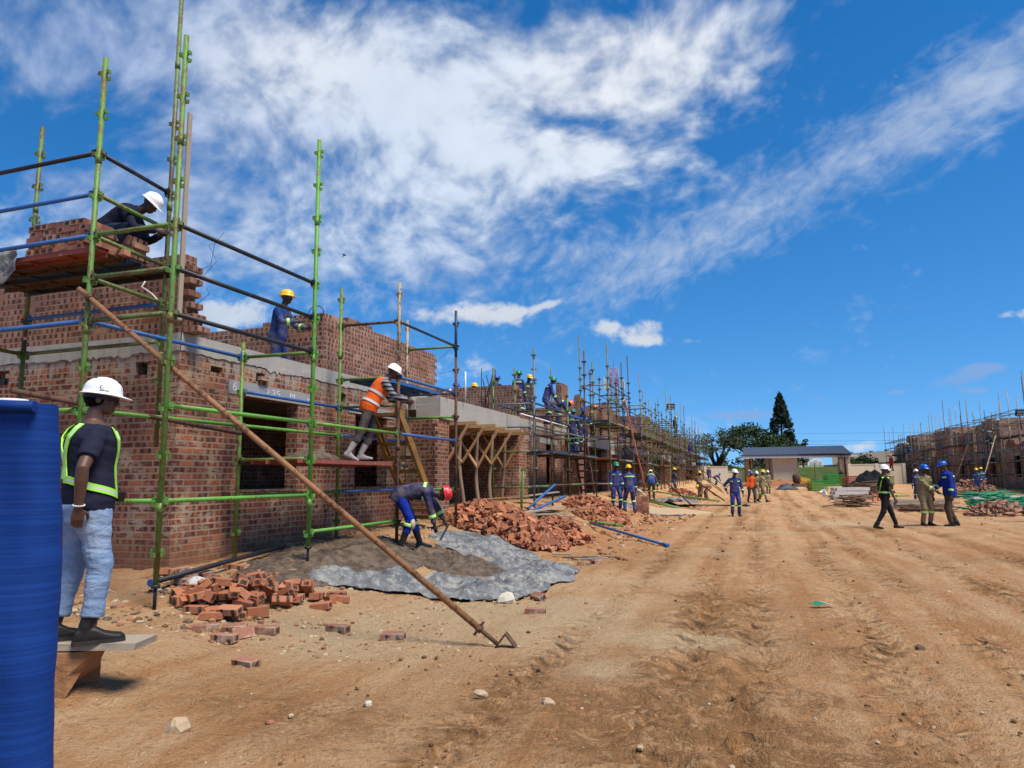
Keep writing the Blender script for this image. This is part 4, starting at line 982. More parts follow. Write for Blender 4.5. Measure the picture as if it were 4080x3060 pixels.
def house_near():
    root=empty('brick_house',(-11,12,.3),'unfinished red brick house at the left with the numbered window lintel, nearest the camera','house',group='brick houses under construction on the left')
    mb=MB()
    # street face with windows, put-log holes
    W=[(8.67,10.05,1.36,2.80),(11.87,13.12,1.36,2.80)]
    H=W+[(7.98,8.22,3.07,3.16),(8.95,9.16,3.06,3.20),(11.28,11.52,2.98,3.14),(12.35,12.6,2.96,3.12)]
    wallx(mb,'y',XW-.23,XW,7.4,14.0,.1,B0,H)
    wallx(mb,'x',7.4,7.63,-16,XW-.23,.1,B0,[(-8.02,-7.80,2.98,3.16),(-10.85,-10.45,2.98,3.2)])
    # projecting porch pier, its back wall, far side wall
    wallx(mb,'x',14.0,14.23,XW-.23,-6.62,.3,2.86); wallx(mb,'y',-6.85,-6.62,14.23,14.9,.3,2.86)
    wallx(mb,'y',-8.75,-8.52,14.23,20.0,.3,B0,[(15.4,16.3,.7,2.7),(17.9,19.0,1.5,2.7)])
    wallx(mb,'x',20.0,20.23,-8.52,-6.62,.4,2.86); wallx(mb,'y',-6.85,-6.62,20.23,20.9,.4,2.86)
    wallx(mb,'x',20.2,20.43,-16,-8.75,.4,B0)
    wallx(mb,'y',-16.2,-16,7.4,20.4,.1,B0)
    wallx(mb,'x',13.9,14.0,-16,XW-.23,.1,B0); wallx(mb,'y',-10.2,-10.05,7.63,13.9,.1,B0)
    for k in range(8,33):   # toothing on pier corners
        if k%2: mb.bb(-6.615,-6.50,14.0,14.1,k*HC+.004,k*HC+.078); mb.bb(-6.84,-6.63,20.9,21.02,k*HC+.004,k*HC+.078)
    mb.bb(-7.245,-7.17,8.98,9.20,3.075,3.135)  # a brick left sticking out under its hole
    mb.build('lower_wall',M['brick'],root)
    ub=MB(); zl=4.64
    wallx(ub,'x',7.41,7.64,-16,XW-.02,B1,zl); tooth(ub,'x',XW-.02,1,7.41,7.64,B1,zl,.115,1,.18)
    wallx(ub,'x',10.75,10.98,-16,XW-.234,B1,4.39); wallx(ub,'y',XW-.23,XW+.004,10.75,15.45,B1,4.55); tooth(ub,'y',15.45,1,XW-.23,XW+.004,B1,4.55,.12,3)
    ragtop(ub,'y',XW-.23,XW+.004,10.75,12.5,4.552,5,1,1)
    wallx(ub,'x',15.2,15.43,-16,XW-.234,B1,4.5)
    for j,(x0,x1) in enumerate(((-8.6,-7.5),(-8.2,-7.6))): ub.bb(x0,x1,10.752,10.978,4.39+j*HC,4.39+(j+1)*HC-.004)
    ub.build('upper_wall',M['brick_up'],root)
    cb=MB(); wallx(cb,'y',XW-.25,XW-.02,7.42,20.38,B0+.01,B1); wallx(cb,'x',7.42,7.66,-16.2,XW-.251,B0+.01,B1); wallx(cb,'x',20.14,20.38,-16.2,XW-.251,B0+.01,B1); cb.bb(-16.0,XW-.252,7.67,20.13,2.98,3.14)
    rough_band(cb,'y',XW,7.40,15.0,2); rough_band(cb,'x',7.4,-16,XW+.012,4)
    cb.build('ring_beam',M['conc'],root)
    pb=MB(); pb.bb(-7.18,-6.58,14.33,20.05,2.88,3.37); pb.bb(-8.5,-7.19,14.3,20.05,3.10,3.29); pb.build('porch_beam',M['conc'],root)
    lb=MB(); lb.bb(XW-.2,XW+.012,8.35,10.42,2.805,3.0); lt=lb.build('lintel',M['lintelgrey'],root)
    lb=MB(); lb.bb(XW-.2,XW+.012,11.62,13.36,2.805,2.98); lb.build('lintel',M['lintelgrey'],root)
    org=ORG[root]
    def wtext(s,y,z,size,sx=1.0):
        m4=Matrix.Translation(Vector((XW+.0145,y,z))-org)@Matrix(((0,0,1,0),(1,0,0,0),(0,1,0,0),(0,0,0,1)))@Matrix.Diagonal((sx,1,1,1))
        textmesh(s,size,M['ivory'],'lintel_lettering',lt,m4,.001)
    wtext('6',8.47,2.91,.19); wtext('2.25',9.35,2.905,.165,1.35); wtext('M',9.86,2.90,.17,1.2); wtext('x',10.3,2.90,.16)
    for a,b,z,w in W:
        wb=MB()   # rough mortar sill
        for i in range(1):
            wb.bb(XW-.22,XW+.01,a+.01,b-.01,z,z+.03)
        for i in range(0):
            y=random.uniform(a,b); rockmb(wb,(XW-.1+random.uniform(-.06,.06),y,z+.01),random.uniform(.025,.075),0,.6,i)
        wb.build('window_sill',M['mortar'],root)
    db=MB(); db.bb(-15.95,XW-.24,7.64,13.88,.2,.42); db.bb(-15.9,-7.3,14.3,20.0,.35,.72); db.build('floor_slab',M['conc'],root)
    fb=MB() # plumbing stubs on the recess wall
    for i,(y,h) in enumerate(((17.2,.75),(17.33,.55),(17.46,.62),(17.58,.35))): fb.tube((-8.46,y,1.15),(-8.46,y,1.15+h),.03,8)
    fb.build('pipe_stub',M['blue'],root)
    cn=MB()
    for pts in ([(-7.9,7.37,4.3),(-7.95,7.36,4.22),(-7.75,7.35,4.1),(-7.6,7.37,3.95),(-7.48,7.36,3.75),(-7.38,7.36,3.72),(-7.33,7.37,3.8)],):
        cn.path(pts,.012,6)
    cn.build('conduit',M['pvc'],root)
    return root
house_near()

def house_row(y0,k,label):
    """one more house of the terrace: window wall, porch recess with beam, ragged upper storey"""
    rnd=random.Random(100+k); L=13.4; zb=.45 if k<9 else .3
    root=empty('brick_house',(-11,y0+L/2,.5),label,'house',group='brick houses under construction on the left')
    mb=MB(); x=XW
    W=[(y0+1.2,y0+1.75,.95,2.8),(y0+3.55,y0+4.8,1.36,2.8)] if k else [(y0+4.15,y0+5.35,1.36,2.80),(y0+1.0,y0+1.55,.95,2.8)]
    wallx(mb,'y',x-.23,x,y0,y0+6.9,zb-.2,B0,W+[(y0+2.6,y0+2.8,2.95,3.1)])
    wallx(mb,'x',y0+6.67,y0+6.898,x+.001,-6.62,zb,2.86); wallx(mb,'y',-6.85,-6.62,y0+6.9,y0+7.5,zb,2.86)
    wallx(mb,'y',-8.75,-8.52,y0+6.9,y0+12.4,zb,B0,[(y0+8,y0+9,.8,2.7)])
    wallx(mb,'x',y0+12.4,y0+12.63,-8.52,-6.62,zb,2.86); wallx(mb,'y',-6.85,-6.62,y0+12.63,y0+13.2,zb,2.86)
    wallx(mb,'x',y0+.001,y0+.23,-16,x-.23,zb,B0); wallx(mb,'x',y0+13,y0+13.2,-16,-8.75,zb,B0); wallx(mb,'x',y0+6.69,y0+6.87,-16,x-.232,zb,B0); wallx(mb,'y',-16.2,-16,y0,y0+13.2,zb,B0)
    mb.build('lower_wall',M['brick'] if k<1 else M['brick_far'],root)
    ub=MB()
    zt=[4.6,5.2,5.8,5.5,5.9,5.6,5.8][k]
    wallx(ub,'x',y0+.75,y0+.98,-15,x-.005,B1,zt); tooth(ub,'x',x-.005,1,y0+.75,y0+.98,B1,zt,.115,k)
    if k==0:
        wallx(ub,'y',x-.23,x-.0,y0+.985,y0+2.3,B1,zt-1.0); ub.build('upper_wall',M['brick_up'],root); ub=MB(); wallx(ub,'x',y0+5.4,y0+5.63,-14,x-1.4,B1,4.4); ub.build('upper_wall',M['brick_up'],root); ub=MB()
        wallx(ub,'y',x-.23,x+.003,y0+6.5,y0+7.6,B1,5.4); ub.build('upper_wall',M['brick_up'],root); ub=MB(); wallx(ub,'y',x-.23,x+.003,y0+9.5,y0+10.8,B1,5.1); ragtop(ub,'y',x-.23,x,y0+9.5,y0+10.8,5.1,2,2,4)
    else:
        hs=[(y0+3.3,y0+4.6,B1+.9,zt+1)] if rnd.random()<.6 else []
        a1=y0+rnd.uniform(5.2,6.6)
        wallx(ub,'y',x-.23,x+.003,y0+.985,a1,B1,zt,[h for h in hs if h[1]<a1 and h[3]<=zt]); tooth(ub,'y',a1,1,x-.23,x+.003,B1,zt,.13,k)
        ragtop(ub,'y',x-.23,x+.003,y0+1,a1,zt+.001,k,3,5)
        b0=y0+rnd.uniform(7.2,8.4); zq=zt-rnd.uniform(-.3,.7)
        wallx(ub,'y',x-.23,x+.003,b0,y0+12.4,B1,zq); ragtop(ub,'y',x-.23,x+.003,b0,y0+12.4,zq+.001,k+9,3,5)
        wallx(ub,'x',b0-.23,b0-.002,-14,x+.003,B1,zq); 
    ub.build('upper_wall',M['brick_up'] if k<1 else M['brick_far'],root)
    cb=MB(); cb.bb(-16.2,x-.02,y0+.02,y0+13.18,B0+.01,B1); rough_band(cb,'y',x,y0+.02,y0+13.1,k+20); cb.build('ring_beam',M['conc'],root)
    pb=MB(); pb.bb(-7.18,-6.58,y0+7.0,y0+12.9,2.88,3.36); pb.build('porch_beam',M['conc'],root)
    
    for a_,b_ in ((y0+.95,y0+2.1),(y0+3.3,y0+5.65)): lb=MB(); lb.bb(x-.2,x+.012,a_,b_,2.805,2.99); lb.build('lintel',M['conc'],root)
    db=MB(); db.bb(-15.95,x-.24,y0+.25,y0+12.3,.3,.75); db.build('floor_slab',M['conc'],root)
    if k==0:
        ab=MB(); ab.bb(x-.1,x+.012,y0+.1,y0+.92,.6,2.86); ab.build('plaster_strip',M['conc'],root)
    return root
YH=[21.0+13.4*i for i in range(6)]
LB_=['second unfinished brick house along the row, men standing on its concrete slab','third unfinished brick house along the row, behind the two men in blue and helmets','fourth unfinished brick house of the row, orange strap hanging on its scaffold','fifth unfinished brick house of the row, below the black floodlight','sixth unfinished brick house, second last before the big umbrella tree','farthest unfinished brick house at the end of the left row']
for i,y in enumerate(YH): house_row(y,i,LB_[i])

def house_right(y0,k,label,zt):
    rnd=random.Random(300+k); x=20.0; L=15.5; zb=.2
    root=empty('brick_house',(26,y0+L/2,.4),label,'house',group='brick houses under construction on the right')
    mb=MB()
    W=[(y0+2.2,y0+3.6,1.3,3.0),(y0+5.0,y0+6.0,.8,3.0),(y0+9.2,y0+10.2,.8,3.0),(y0+12.0,y0+13.6,1.3,3.0)]
    wallx(mb,'y',x,x+.25,y0,y0+L,zb,3.4,W); wallx(mb,'x',y0,y0+.23,x+.25,x+9,zb,3.4,[(x+3,x+4.5,1.3,3.0)]); wallx(mb,'x',y0+L-.3,y0+L-.02,x+.25,x+9,zb,3.4); wallx(mb,'y',x+9,x+9.2,y0,y0+L,zb,3.4)
    mb.build('lower_wall',M['brick_right'],root)
    ub=MB(); 
    a,b=y0+.2,y0+L*.45
    wallx(ub,'y',x+.003,x+.25,a,b,3.65,zt); wallx(ub,'y',x+.003,x+.25,b+[2.4,.9,2.0,1.2][k],y0+L-.3,3.65,zt-[1.5,.5,1.3,.6][k]); tooth(ub,'y',b,1,x+.003,x+.25,3.65,zt,.14,k)
    wallx(ub,'x',a,a+.23,x+.251,x+8,3.65,zt+.2); wallx(ub,'x',y0+L-.6,y0+L-.35,x+.251,x+8,3.65,zt-.8)
    ragtop(ub,'y',x+.003,x+.25,a,b,zt+.001,k,3,4); ragtop(ub,'y',x+.003,x+.25,b+[2.4,.9,2.0,1.2][k],y0+L-.3,zt-[1.5,.5,1.3,.6][k]+.001,k+5,3,5)
    ub.build('upper_wall',M['brick_right'],root)
    cb=MB(); cb.bb(x-.012,x+9,y0+.01,y0+L-.03,3.41,3.65); cb.build('ring_beam',M['conc'],root)
    for a_,b_,z,w in W: lb=MB(); lb.bb(x-.012,x+.2,a_-.2,b_+.2,w+.003,w+.2); lb.build('lintel',M['conc'],root)
    db=MB(); db.bb(x+.3,x+8.9,y0+.3,y0+L-.4,.2,.6); db.build('floor_slab',M['conc'],root)
for i,(y,zt,l) in enumerate(((54,5.4,'tan brick house shell at the right edge of the picture, under a black floodlight'),(70,6.1,'tan brick house shell with one man climbing its scaffold, second from the right edge'),(86,6.4,'tan brick house shell in the middle of the right row, behind the handshake'),(102,6.5,'farthest tan brick house shell of the right row, next to the grey gabled houses'))): house_right(y,i,l,zt)
# ---------------------------------------------------------------- scaffolding
def zk(k): return 6.27-.495*k
def standard_mb(x,y,z0,z1,phase=6.27,det=1,jack=None,lean=(0,0),joint=True):
    """tube with V-pressings every 495 mm; returns (tube mesh, jack mesh)"""
    mb=MB(); n=12 if det else 6; r=.0295 if det else .029
    X=lambda z:(x+lean[0]*(z-z0),y+lean[1]*(z-z0),z)
    zb=z0 if jack is None else jack
    mb.tube(X(zb),X(z1),r,n)
    z=phase
    while z>z1-.08: z-=.495
    while z>zb+.05:
        p=X(z)
        if det:
            for dx,dy,o in ((1,0,.0),(0,1,-.045)):
                for s in (-1,1):
                    c=(p[0]+dx*s*.043,p[1]+dy*s*.043,z+o)
                    mb.box(c,(.05,.014,.046) if dx else (.014,.05,.046)); 
                    c=(p[0]+dx*s*.066,p[1]+dy*s*.066,z+o)
                    mb.box(c,(.008,.048,.042) if dx else (.048,.008,.042))
        else: mb.box((p[0],p[1],z),(.15,.15,.05))
        z-=.495
    if det and joint:
        zj=z1-1.25
        while zj>zb+.4: mb.tube(X(zj-.05),X(zj+.06),r+.006,n); zj-=2.0
    jb=None
    if jack is not None:
        jb=MB(); jb.tube(X(z0+.006),X(zb+.06),.018,10); jb.bb(x-.07,x+.07,y-.07,y+.07,z0-.0,z0+.008); jb.tube(X(zb-.02),X(zb+.015),.045,8)
    return mb,jb
def ledger_mb(p,q,r=.0255,det=1,droop=0.0):
    mb=MB(); p=Vector(p);q=Vector(q);d=(q-p).normalized(); n=10 if det else 5
    mb.tube(p+d*.045,q-d*.045,r if det else r+.004,n)
    if det:
        sd=d.cross(Vector((0,0,1))).normalized()
        for e,s in ((p,1),(q,-1)):
            c=e+d*s*.055
            rot=Matrix((sd,d,Vector((0,0,1)))).transposed()
            mb.box(c+Vector((0,0,.03)),(.05,.05,.012),0,rot); mb.box(c+Vector((0,0,-.03)),(.05,.05,.012),0,rot); mb.box(c+d*s*.025,(.05,.012,.075),0,rot)
            w=e+d*s*.035; mb.beam(w+Vector((0,0,-.085)),w+Vector((0,0,.075)),.012,.02,0,d)
    return mb
def near_scaffold():
    root=empty('scaffold',(-6.4,9.5,.25),'green and blue tube scaffold round the nearest brick corner, its tallest poles reaching the sky','scaffold',group='tube scaffolds along the left row')
    Lx,Rx=-6.935,-5.785
    P={'L1':(-6.94,5.72),'A':(Rx,5.75),'C':(-7.085,6.92),'D':(-9.545,6.93),'L0':(-9.45,5.72),'E':(Lx,8.26),'B':(-5.765,8.30),'F':(Lx,10.8),'G':(-5.79,10.86),'I':(Lx,13.39),'H':(-5.80,13.40)}
    S_=[('L1',.28,6.45,None,'green'),('A',.22,6.49,.47,'green'),('C',1.95,8.35,None,'dgreen'),('D',3.55,6.66,None,'dgreen'),('L0',.28,6.0,None,'green'),('E',.42,3.52,None,'green'),('B',.32,6.46,.62,'bgreen'),
        ('F',.45,4.98,None,'green'),('G',.38,3.32,None,'rust'),('I',.5,4.95,None,'pale'),('H',.5,4.05,None,'rust')]
    for n,z0,z1,jk,c in S_:
        x,y=P[n]; mb,jb=standard_mb(x,y,z0,z1,jack=jk)
        o=mb.build('standard',M[c],root)
        if jb: jb.build('base_jack',M['black'],o)
    for n,z0,z1,c in (('G',3.33,4.99,'pale'),('H',4.06,5.06,'dblue'),('D',.3,3.5,'dgreen'),('F',3.5,4.99,'dblue')):   # upper tubes of another colour slotted on
        x,y=P[n]
        if n=='F': continue
        mb,_=standard_mb(x,y,z0,z1,joint=False); mb.build('standard',M[c],root)
    led=[('L1','L0',2,'black'),('L1','L0',3,'blue'),('L1','L0',4,'blue'),('L1','L0',6,'blue'),('L1','L0',8,'bgreen'),('C','D',5,'blue'),('C','D',6,'dgreen'),('D','L0',6,'green'),
     ('L1','C',2,'black'),('L1','C',3,'green'),('L1','C',4,'green'),('L1','C',5,'dgreen'),
     ('L1','A',4,'green'),('L1','A',5,'dgreen'),('L1','A',6,'dgreen'),('L1','A',10,'bgreen'),
     ('L1','E',6,'blue'),('L1','E',8,'bgreen'),
     ('A','B',4,'black'),('A','B',5,'black'),('A','B',6,'black'),('A','B',8,'bgreen'),('A','B',10,'bgreen'),
     ('E','B',6,'green'),('E','B',9,'green'),('E','F',7,'blue'),('E','F',8,'bgreen'),('E','F',10,'green'),
     ('F','G',4,'rust'),('F','G',6,'green'),('F','G',7,'dgreen'),('F','I',7,'blue'),('F','I',8,'blue'),('F','I',10,'blue'),
     ('B','G',8,'bgreen'),('B','G',11,'bgreen'),('F','G',9,'rust'),
     ('G','H',4,'dblue'),('G','H',6,'blue'),('G','H',8,'blue'),('I','H',4,'green'),('I','H',6,'rust'),('I','H',7,'bgreen'),('I','H',10,'bgreen'),('F','I',9,'dgreen')]
    for a,b,k,c in led:
        z=zk(k); short=math.dist(P[a],P[b])<1.3
        ledger_mb((*P[a],z),(*P[b],z)).build('transom' if short else 'ledger',M[c],root)
    clip=MB(); clip.bb(-6.40,-6.33,10.79,10.87,zk(7)-.05,zk(7)+.06); clip.build('clamp',M['yel'],root)
    # board platforms
    def boards(ax,a0,a1,c0,c1,z,n,mats,name='platform_board'):
        w=(c1-c0)/n
        for i in range(n):
            mb=MB(); lo=c0+i*w+.008; hi=c0+(i+1)*w-.008; e=random.uniform(-.05,.05); dz=.003*i
            if ax=='x': mb.bb(a0+e,a1+e,lo,hi,z+dz,z+dz+.008); mb.bb(a0+e,a1+e,lo,lo+.006,z+dz-.05,z+dz); mb.bb(a0+e,a1+e,hi-.006,hi,z+dz-.05,z+dz); [mb.bb(q,q+.03,lo+.007,hi-.007,z+dz-.03,z+dz-.001) for q in np.arange(a0+.3,a1,.6)]
            else: mb.bb(lo,hi,a0+e,a1+e,z+dz,z+dz+.008); mb.bb(lo,lo+.006,a0+e,a1+e,z+dz-.05,z+dz); mb.bb(hi-.006,hi,a0+e,a1+e,z+dz-.05,z+dz); [mb.bb(lo+.007,hi-.007,q,q+.03,z+dz-.03,z+dz-.001) for q in np.arange(a0+.3,a1,.6)]
            mb.build(name,M[mats[i%len(mats)]],root)
    boards('x',-9.6,-6.98,5.74,6.92,4.165,5,['redbd','rust','dblue','rust','black'])
    boards('y',8.2,10.95,-6.90,-5.86,1.80,4,['rust','redbd','redbd','redbd'])
    boards('y',10.9,13.3,-6.80,-6.10,3.31,3,['blue','blue','blue'])
    m=MB(); rs=[]
    for k in range(9):
        f=1-k/8; rs.append([(-6.35+.30*f*math.cos(t)*(1+.3*noise.noise(Vector((math.cos(t)*2,math.sin(t)*2,1)))),9.2+.75*f*math.sin(t)*(1+.3*noise.noise(Vector((math.cos(t)*2,math.sin(t)*2,4)))),1.815+.15*(1-f*f)+.05*noise.noise(Vector((math.cos(t)*f*4,math.sin(t)*f*7,2)))*(k>0)) for t in [2*math.pi*j/22 for j in range(22)]])
    m.rings(rs,0,True); m.build('mortar_heap',M['mortar'],root)
near_scaffold()

# long rusty raking prop
def brace(top,foot,label,c='rustbr',r=.030,head=True,group=None):
    root=empty('raking_prop',foot,label,'prop',group)
    t=Vector(top);f=Vector(foot);d=(f-t).normalized(); e=f-d*.11
    mb=MB(); mb.tube(t,e-d*.16,r,12); mb.build('tube',M[c],root)
    if head:
        j=MB(); j.tube(e-d*.2,e+d*.06,.02,10); 
        u=Vector((0,0,1)); s=d.cross(u).normalized(); w=s.cross(d)
        for a in range(4):
            q=s*math.cos(a*math.pi/2)+w*math.sin(a*math.pi/2); j.beam(e-d*.16,e-d*.16+q*.075,.03,.02,0,d)
        j.tube(e-d*.18,e-d*.13,.036,10); j.build('jack_nut',M['rust'],root)
        k=MB(); k.beam(e+d*.06-w*.01-s*.0,e+d*.06+w*.13,.10,.012,0,d); k.beam(e+d*.06+w*.125,e+d*.20+w*.09,.10,.012,0,w); k.beam(e+d*.06-w*.10,e+d*.06-w*.0,.10,.012,0,d); k.build('u_head',M['rust'],root)
    return root
o=brace((-7.02,5.66,3.66),(-2.23,6.2,.0),'long rusty steel prop slanting down across the scaffold to the bare earth')
d=(Vector((-2.23,6.2,0))-Vector((-7.02,5.66,3.66)))
for t in (.03,.245):
    cl=MB(); p=Vector((-7.02,5.66,3.66))+d*t; n=d.normalized(); cl.tube(p-n*.03,p+n*.03,.042,10); cl.box(p+Vector((.04,.05,.02)),(.06,.08,.05)); cl.build('coupler',M['rust'],o)

def far_scaffold(x0,x1,y0,y1,label,group,seed,bay=2.4,zg=.55,det=0,tops=None,side=1,lev=((1.32,'l'),(2.31,'p'),(3.30,'l'),(3.9,'p'),(4.9,'l'),(5.5,'l')),hi=(4.9,6.6)):
    rnd=random.Random(seed)
    root=empty('scaffold',((x0+x1)/2,(y0+y1)/2,zg),label,'scaffold',group)
    ys=list(np.arange(y0,y1+.1,bay)); cols=['green','dgreen','dgreen','rust','dblue','rust','dgreen','black','steel'] if x0<0 else ['dgreen','rust','steel','pale','dblue','pale','rust','dgreen']
    ph=rnd.uniform(0,.49)
    for i,y in enumerate(ys):
        for j,x in enumerate((x0,x1)):
            zt=(tops[i][j] if tops and i<len(tops) else rnd.uniform(*hi)); 
            mb,_=standard_mb(x+rnd.uniform(-.04,.04),y+rnd.uniform(-.05,.05),zg+gh(x,y)*0-.05,zt,phase=6.27+ph*0,det=0,lean=(rnd.uniform(-.012,.012),rnd.uniform(-.012,.012)))
            mb.build('standard',M[rnd.choice(cols)],root)
    for z,t in lev:
        for i in range(len(ys)-1):
            for x in (x0,x1):
                if rnd.random()<.12: continue
                ledger_mb((x,ys[i],z),(x,ys[i+1],z),det=0).build('ledger',M[rnd.choice(cols+['blue'])],root)
        for i,y in enumerate(ys):
            if rnd.random()<.8: ledger_mb((x0,y,z-.03),(x1,y,z-.03),det=0).build('transom',M[rnd.choice(cols)],root)
        if t=='p':
            for i in range(len(ys)-1):
                if rnd.random()<.75:
                    mb=MB(); lo,hi_=min(x0,x1),max(x0,x1); w=(hi_-lo)/4
                    for q in range(4): mb.bb(lo+q*w+.01,lo+(q+1)*w-.01,ys[i]-.1+rnd.uniform(-.1,.1),ys[i+1]+.1+rnd.uniform(-.1,.1),z+.03,z+.075)
                    mb.build('platform_board',M[rnd.choice(['redbd','rust','woodgrey','dblue'])],root)
    return root
GL='tube scaffolds along the left row'
far_scaffold(-5.8,-6.95,18.75,27.3,'green scaffold in front of the second house, workers with helmets climbing its ladder',GL,5,bay=2.1,zg=.75,tops=[(4.86,4.7),(3.3,5.0),(4.2,6.0),(6.2,5.6),(6.1,4.9)],lev=((1.32,'l'),(2.31,'p'),(3.0,'l'),(3.65,'l')))
for i,(a,b,l) in enumerate(((29.4,36.8,'scaffold on the street side behind the two men standing side by side in blue'),(38.6,46.5,'scaffold with an orange strap hanging down it on the third and fourth house'),(48.5,58.6,'dense scaffold in the middle of the left row, rakers running down to the earth'),(61,71.5,'scaffold below the black floodlight, man in dark clothes standing on top'),(74,84.5,'scaffold second last in the left row, bright green standard low in it'),(87,99,'farthest scaffold of the left row, thin against the umbrella tree'))):
    far_scaffold(-5.7,-6.9,a,b,l,GL,20+i,zg=.72,hi=(5.7,8.0),bay=1.95)
GR='tube scaffolds along the right row'
for i,(a,b,l) in enumerate(((53.2,69.3,'scaffold at the right picture edge on the nearest tan house'),(70.5,85,'scaffold on the tan house with a man climbing between its levels'),(87,101,'scaffold in front of the tan house directly behind the handshake'),(103,117.5,'scaffold standing tall at the far end of the right row beside the gabled houses'))):
    far_scaffold(18.7,19.9-.05,a,b,l,GR,40+i,zg=.3,hi=(5.4,9.3),bay=2.0,lev=((1.5,'l'),(2.5,'p'),(3.5,'l'),(4.4,'p'),(5.4,'l'),(6.3,'l')))
# rakers of the left row
RP=[((-5.5,30.5,3.2),(-2.8,35.3),'dark raking prop ending nearest the heaped grey sheet and bucket'),((-5.6,38.0,3.3),(-1.45,41.3),'dark raking prop crossing in front of the khaki workers, second along the row'),((-5.6,45,3.3),(-2.4,50.0),'dark raking prop third along the left row, behind the bending khaki worker'),((-5.6,52,3.2),(-2.2,57),'dark raking prop fourth along the left row'),((-5.6,58,3.1),(-2.6,64),'dark raking prop fifth along the left row'),((-5.6,66,3.0),(-2.4,72),'dark raking prop sixth along the left row, near the garden wall')]
for t,f,l in RP: brace(t,(*f,gh(*f)+.02),l,'rust',.034,False,'raking props of the far scaffolds')
for i,(t,f,l) in enumerate((((18.5,66,4.6),(15.6,60.5),'long pale raking prop right of the two yellow helmets'),((18.5,74,4.2),(15.8,69),'raking prop on the right row, between the men in blue and the climbing man'),((18.5,92,4.0),(15.5,98),'raking prop on the right row behind the man with the yellow harness'),((18.5,100,3.8),(15.0,107),'raking prop on the right row above the beige garden wall'),((18.5,108,3.6),(14.5,116),'farthest raking prop of the right row, by the beige garden wall'))):
    brace(t,(*f,gh(*f)+.02),l,'pale' if i==0 else 'rust',.045,False,'raking props of the far scaffolds')

# ladders
def ladder(top,foot,w,label,n,c='yel',frame=True,side=(1,0,0)):
    root=empty('ladder',foot,label,'ladder',group='brown site ladders')
    s=Vector(side).normalized(); t=Vector(top);f=Vector(foot);d=(t-f).normalized(); nrm=d.cross(s)
    for k in (-1,1):
        mb=MB(); a=f+s*k*w/2; b=t+s*k*w/2
        mb.beam(a,b,.012,.15,0,nrm)
        for e in (-1,1): mb.beam(a+nrm*e*.069-s*k*.029,b+nrm*e*.069-s*k*.029,.05,.012,0,nrm)
        mb.build('stringer',M[c],root)
    for i in range(n):
        p=f.lerp(t,(i+.6)/n); mb=MB(); mb.box(p,(.0,.0,.0)) if 0 else None
        h=Vector((nrm.x,nrm.y,0)).normalized()
        mb.beam(p-s*(w/2-.008),p+s*(w/2-.008),.17,.012,0); mb.beam(p-s*(w/2-.008)+h*.08-Vector((0,0,.03)),p+s*(w/2-.008)+h*.08-Vector((0,0,.03)),.012,.06,0); mb.beam(p-s*(w/2-.008)-h*.08-Vector((0,0,.03)),p+s*(w/2-.008)-h*.08-Vector((0,0,.03)),.012,.06,0)
        mb.build('tread',M[c],root)
    if frame:
        mb=MB(); mb.beam(f-s*(w/2+.06)+Vector((0,.0,-.02)),f+s*(w/2+.06)+Vector((0,.0,-.02)),.12,.07,0); mb.beam(f+s*(w/2)+Vector((0,-.12,-.05)),f+s*(w/2)+Vector((0,.55,-.05)),.05,.08,0); mb.build('base_frame',M[c],root)
    return root
ladder((-6.3,11.25,2.82),(-6.3,12.95,.80),.62,'ochre steel ladder with channel sides below the man in the orange vest',8)
ladder((-6.15,25.9,2.9),(-6.15,27.1,.95),.55,'brown ladder under the worker with red gloves on the second house',8,'rust',False)
ladder((-6.1,43.2,3.6),(-6.1,44.4,.9),.55,'pale brown ladder inside the scaffold farther down the left row',9,'wood',False)
# ---------------------------------------------------------------- loose things
def brickdata(seed):
    """one extruded brick, slightly chipped, with three core holes hinted on the bed faces"""
    rnd=random.Random(seed); mb=MB(); L,W,H=.222,.106,.073; c=.004
    ps=[]
    def ring(z,k): return [(sx*(L/2-k),sy*(W/2-k),z) for sx,sy in((-1,-1),(1,-1),(1,1),(-1,1))]
    rs=[ring(-H/2,c),ring(-H/2+c,0),ring(H/2-c,0),ring(H/2,c)]
    rs=[[(x+rnd.uniform(-.003,.003),y+rnd.uniform(-.003,.003),z+rnd.uniform(-.002,.002)) for x,y,z in r] for r in rs]
    mb.rings(rs,0,False)
    o=mb.build('brick',M['loose']); me=o.data; bpy.data.objects.remove(o)
    at=me.attributes.new('lp','FLOAT_VECTOR','POINT'); at.data.foreach_set('vector',[c for v in mb.v for c in v]); return me
BM=[brickdata(i) for i in range(6)]
BOLD=[m.copy() for m in BM]
for m in BOLD: m.materials[0]=M['looseold']
BST=[m.copy() for m in BM]
for m in BST: m.materials[0]=M['stackb']
def brick(loc,rot,label,group,meshes=BM,scale=None):
    BQ.append((loc,rot,label,group,random.choice(meshes)))
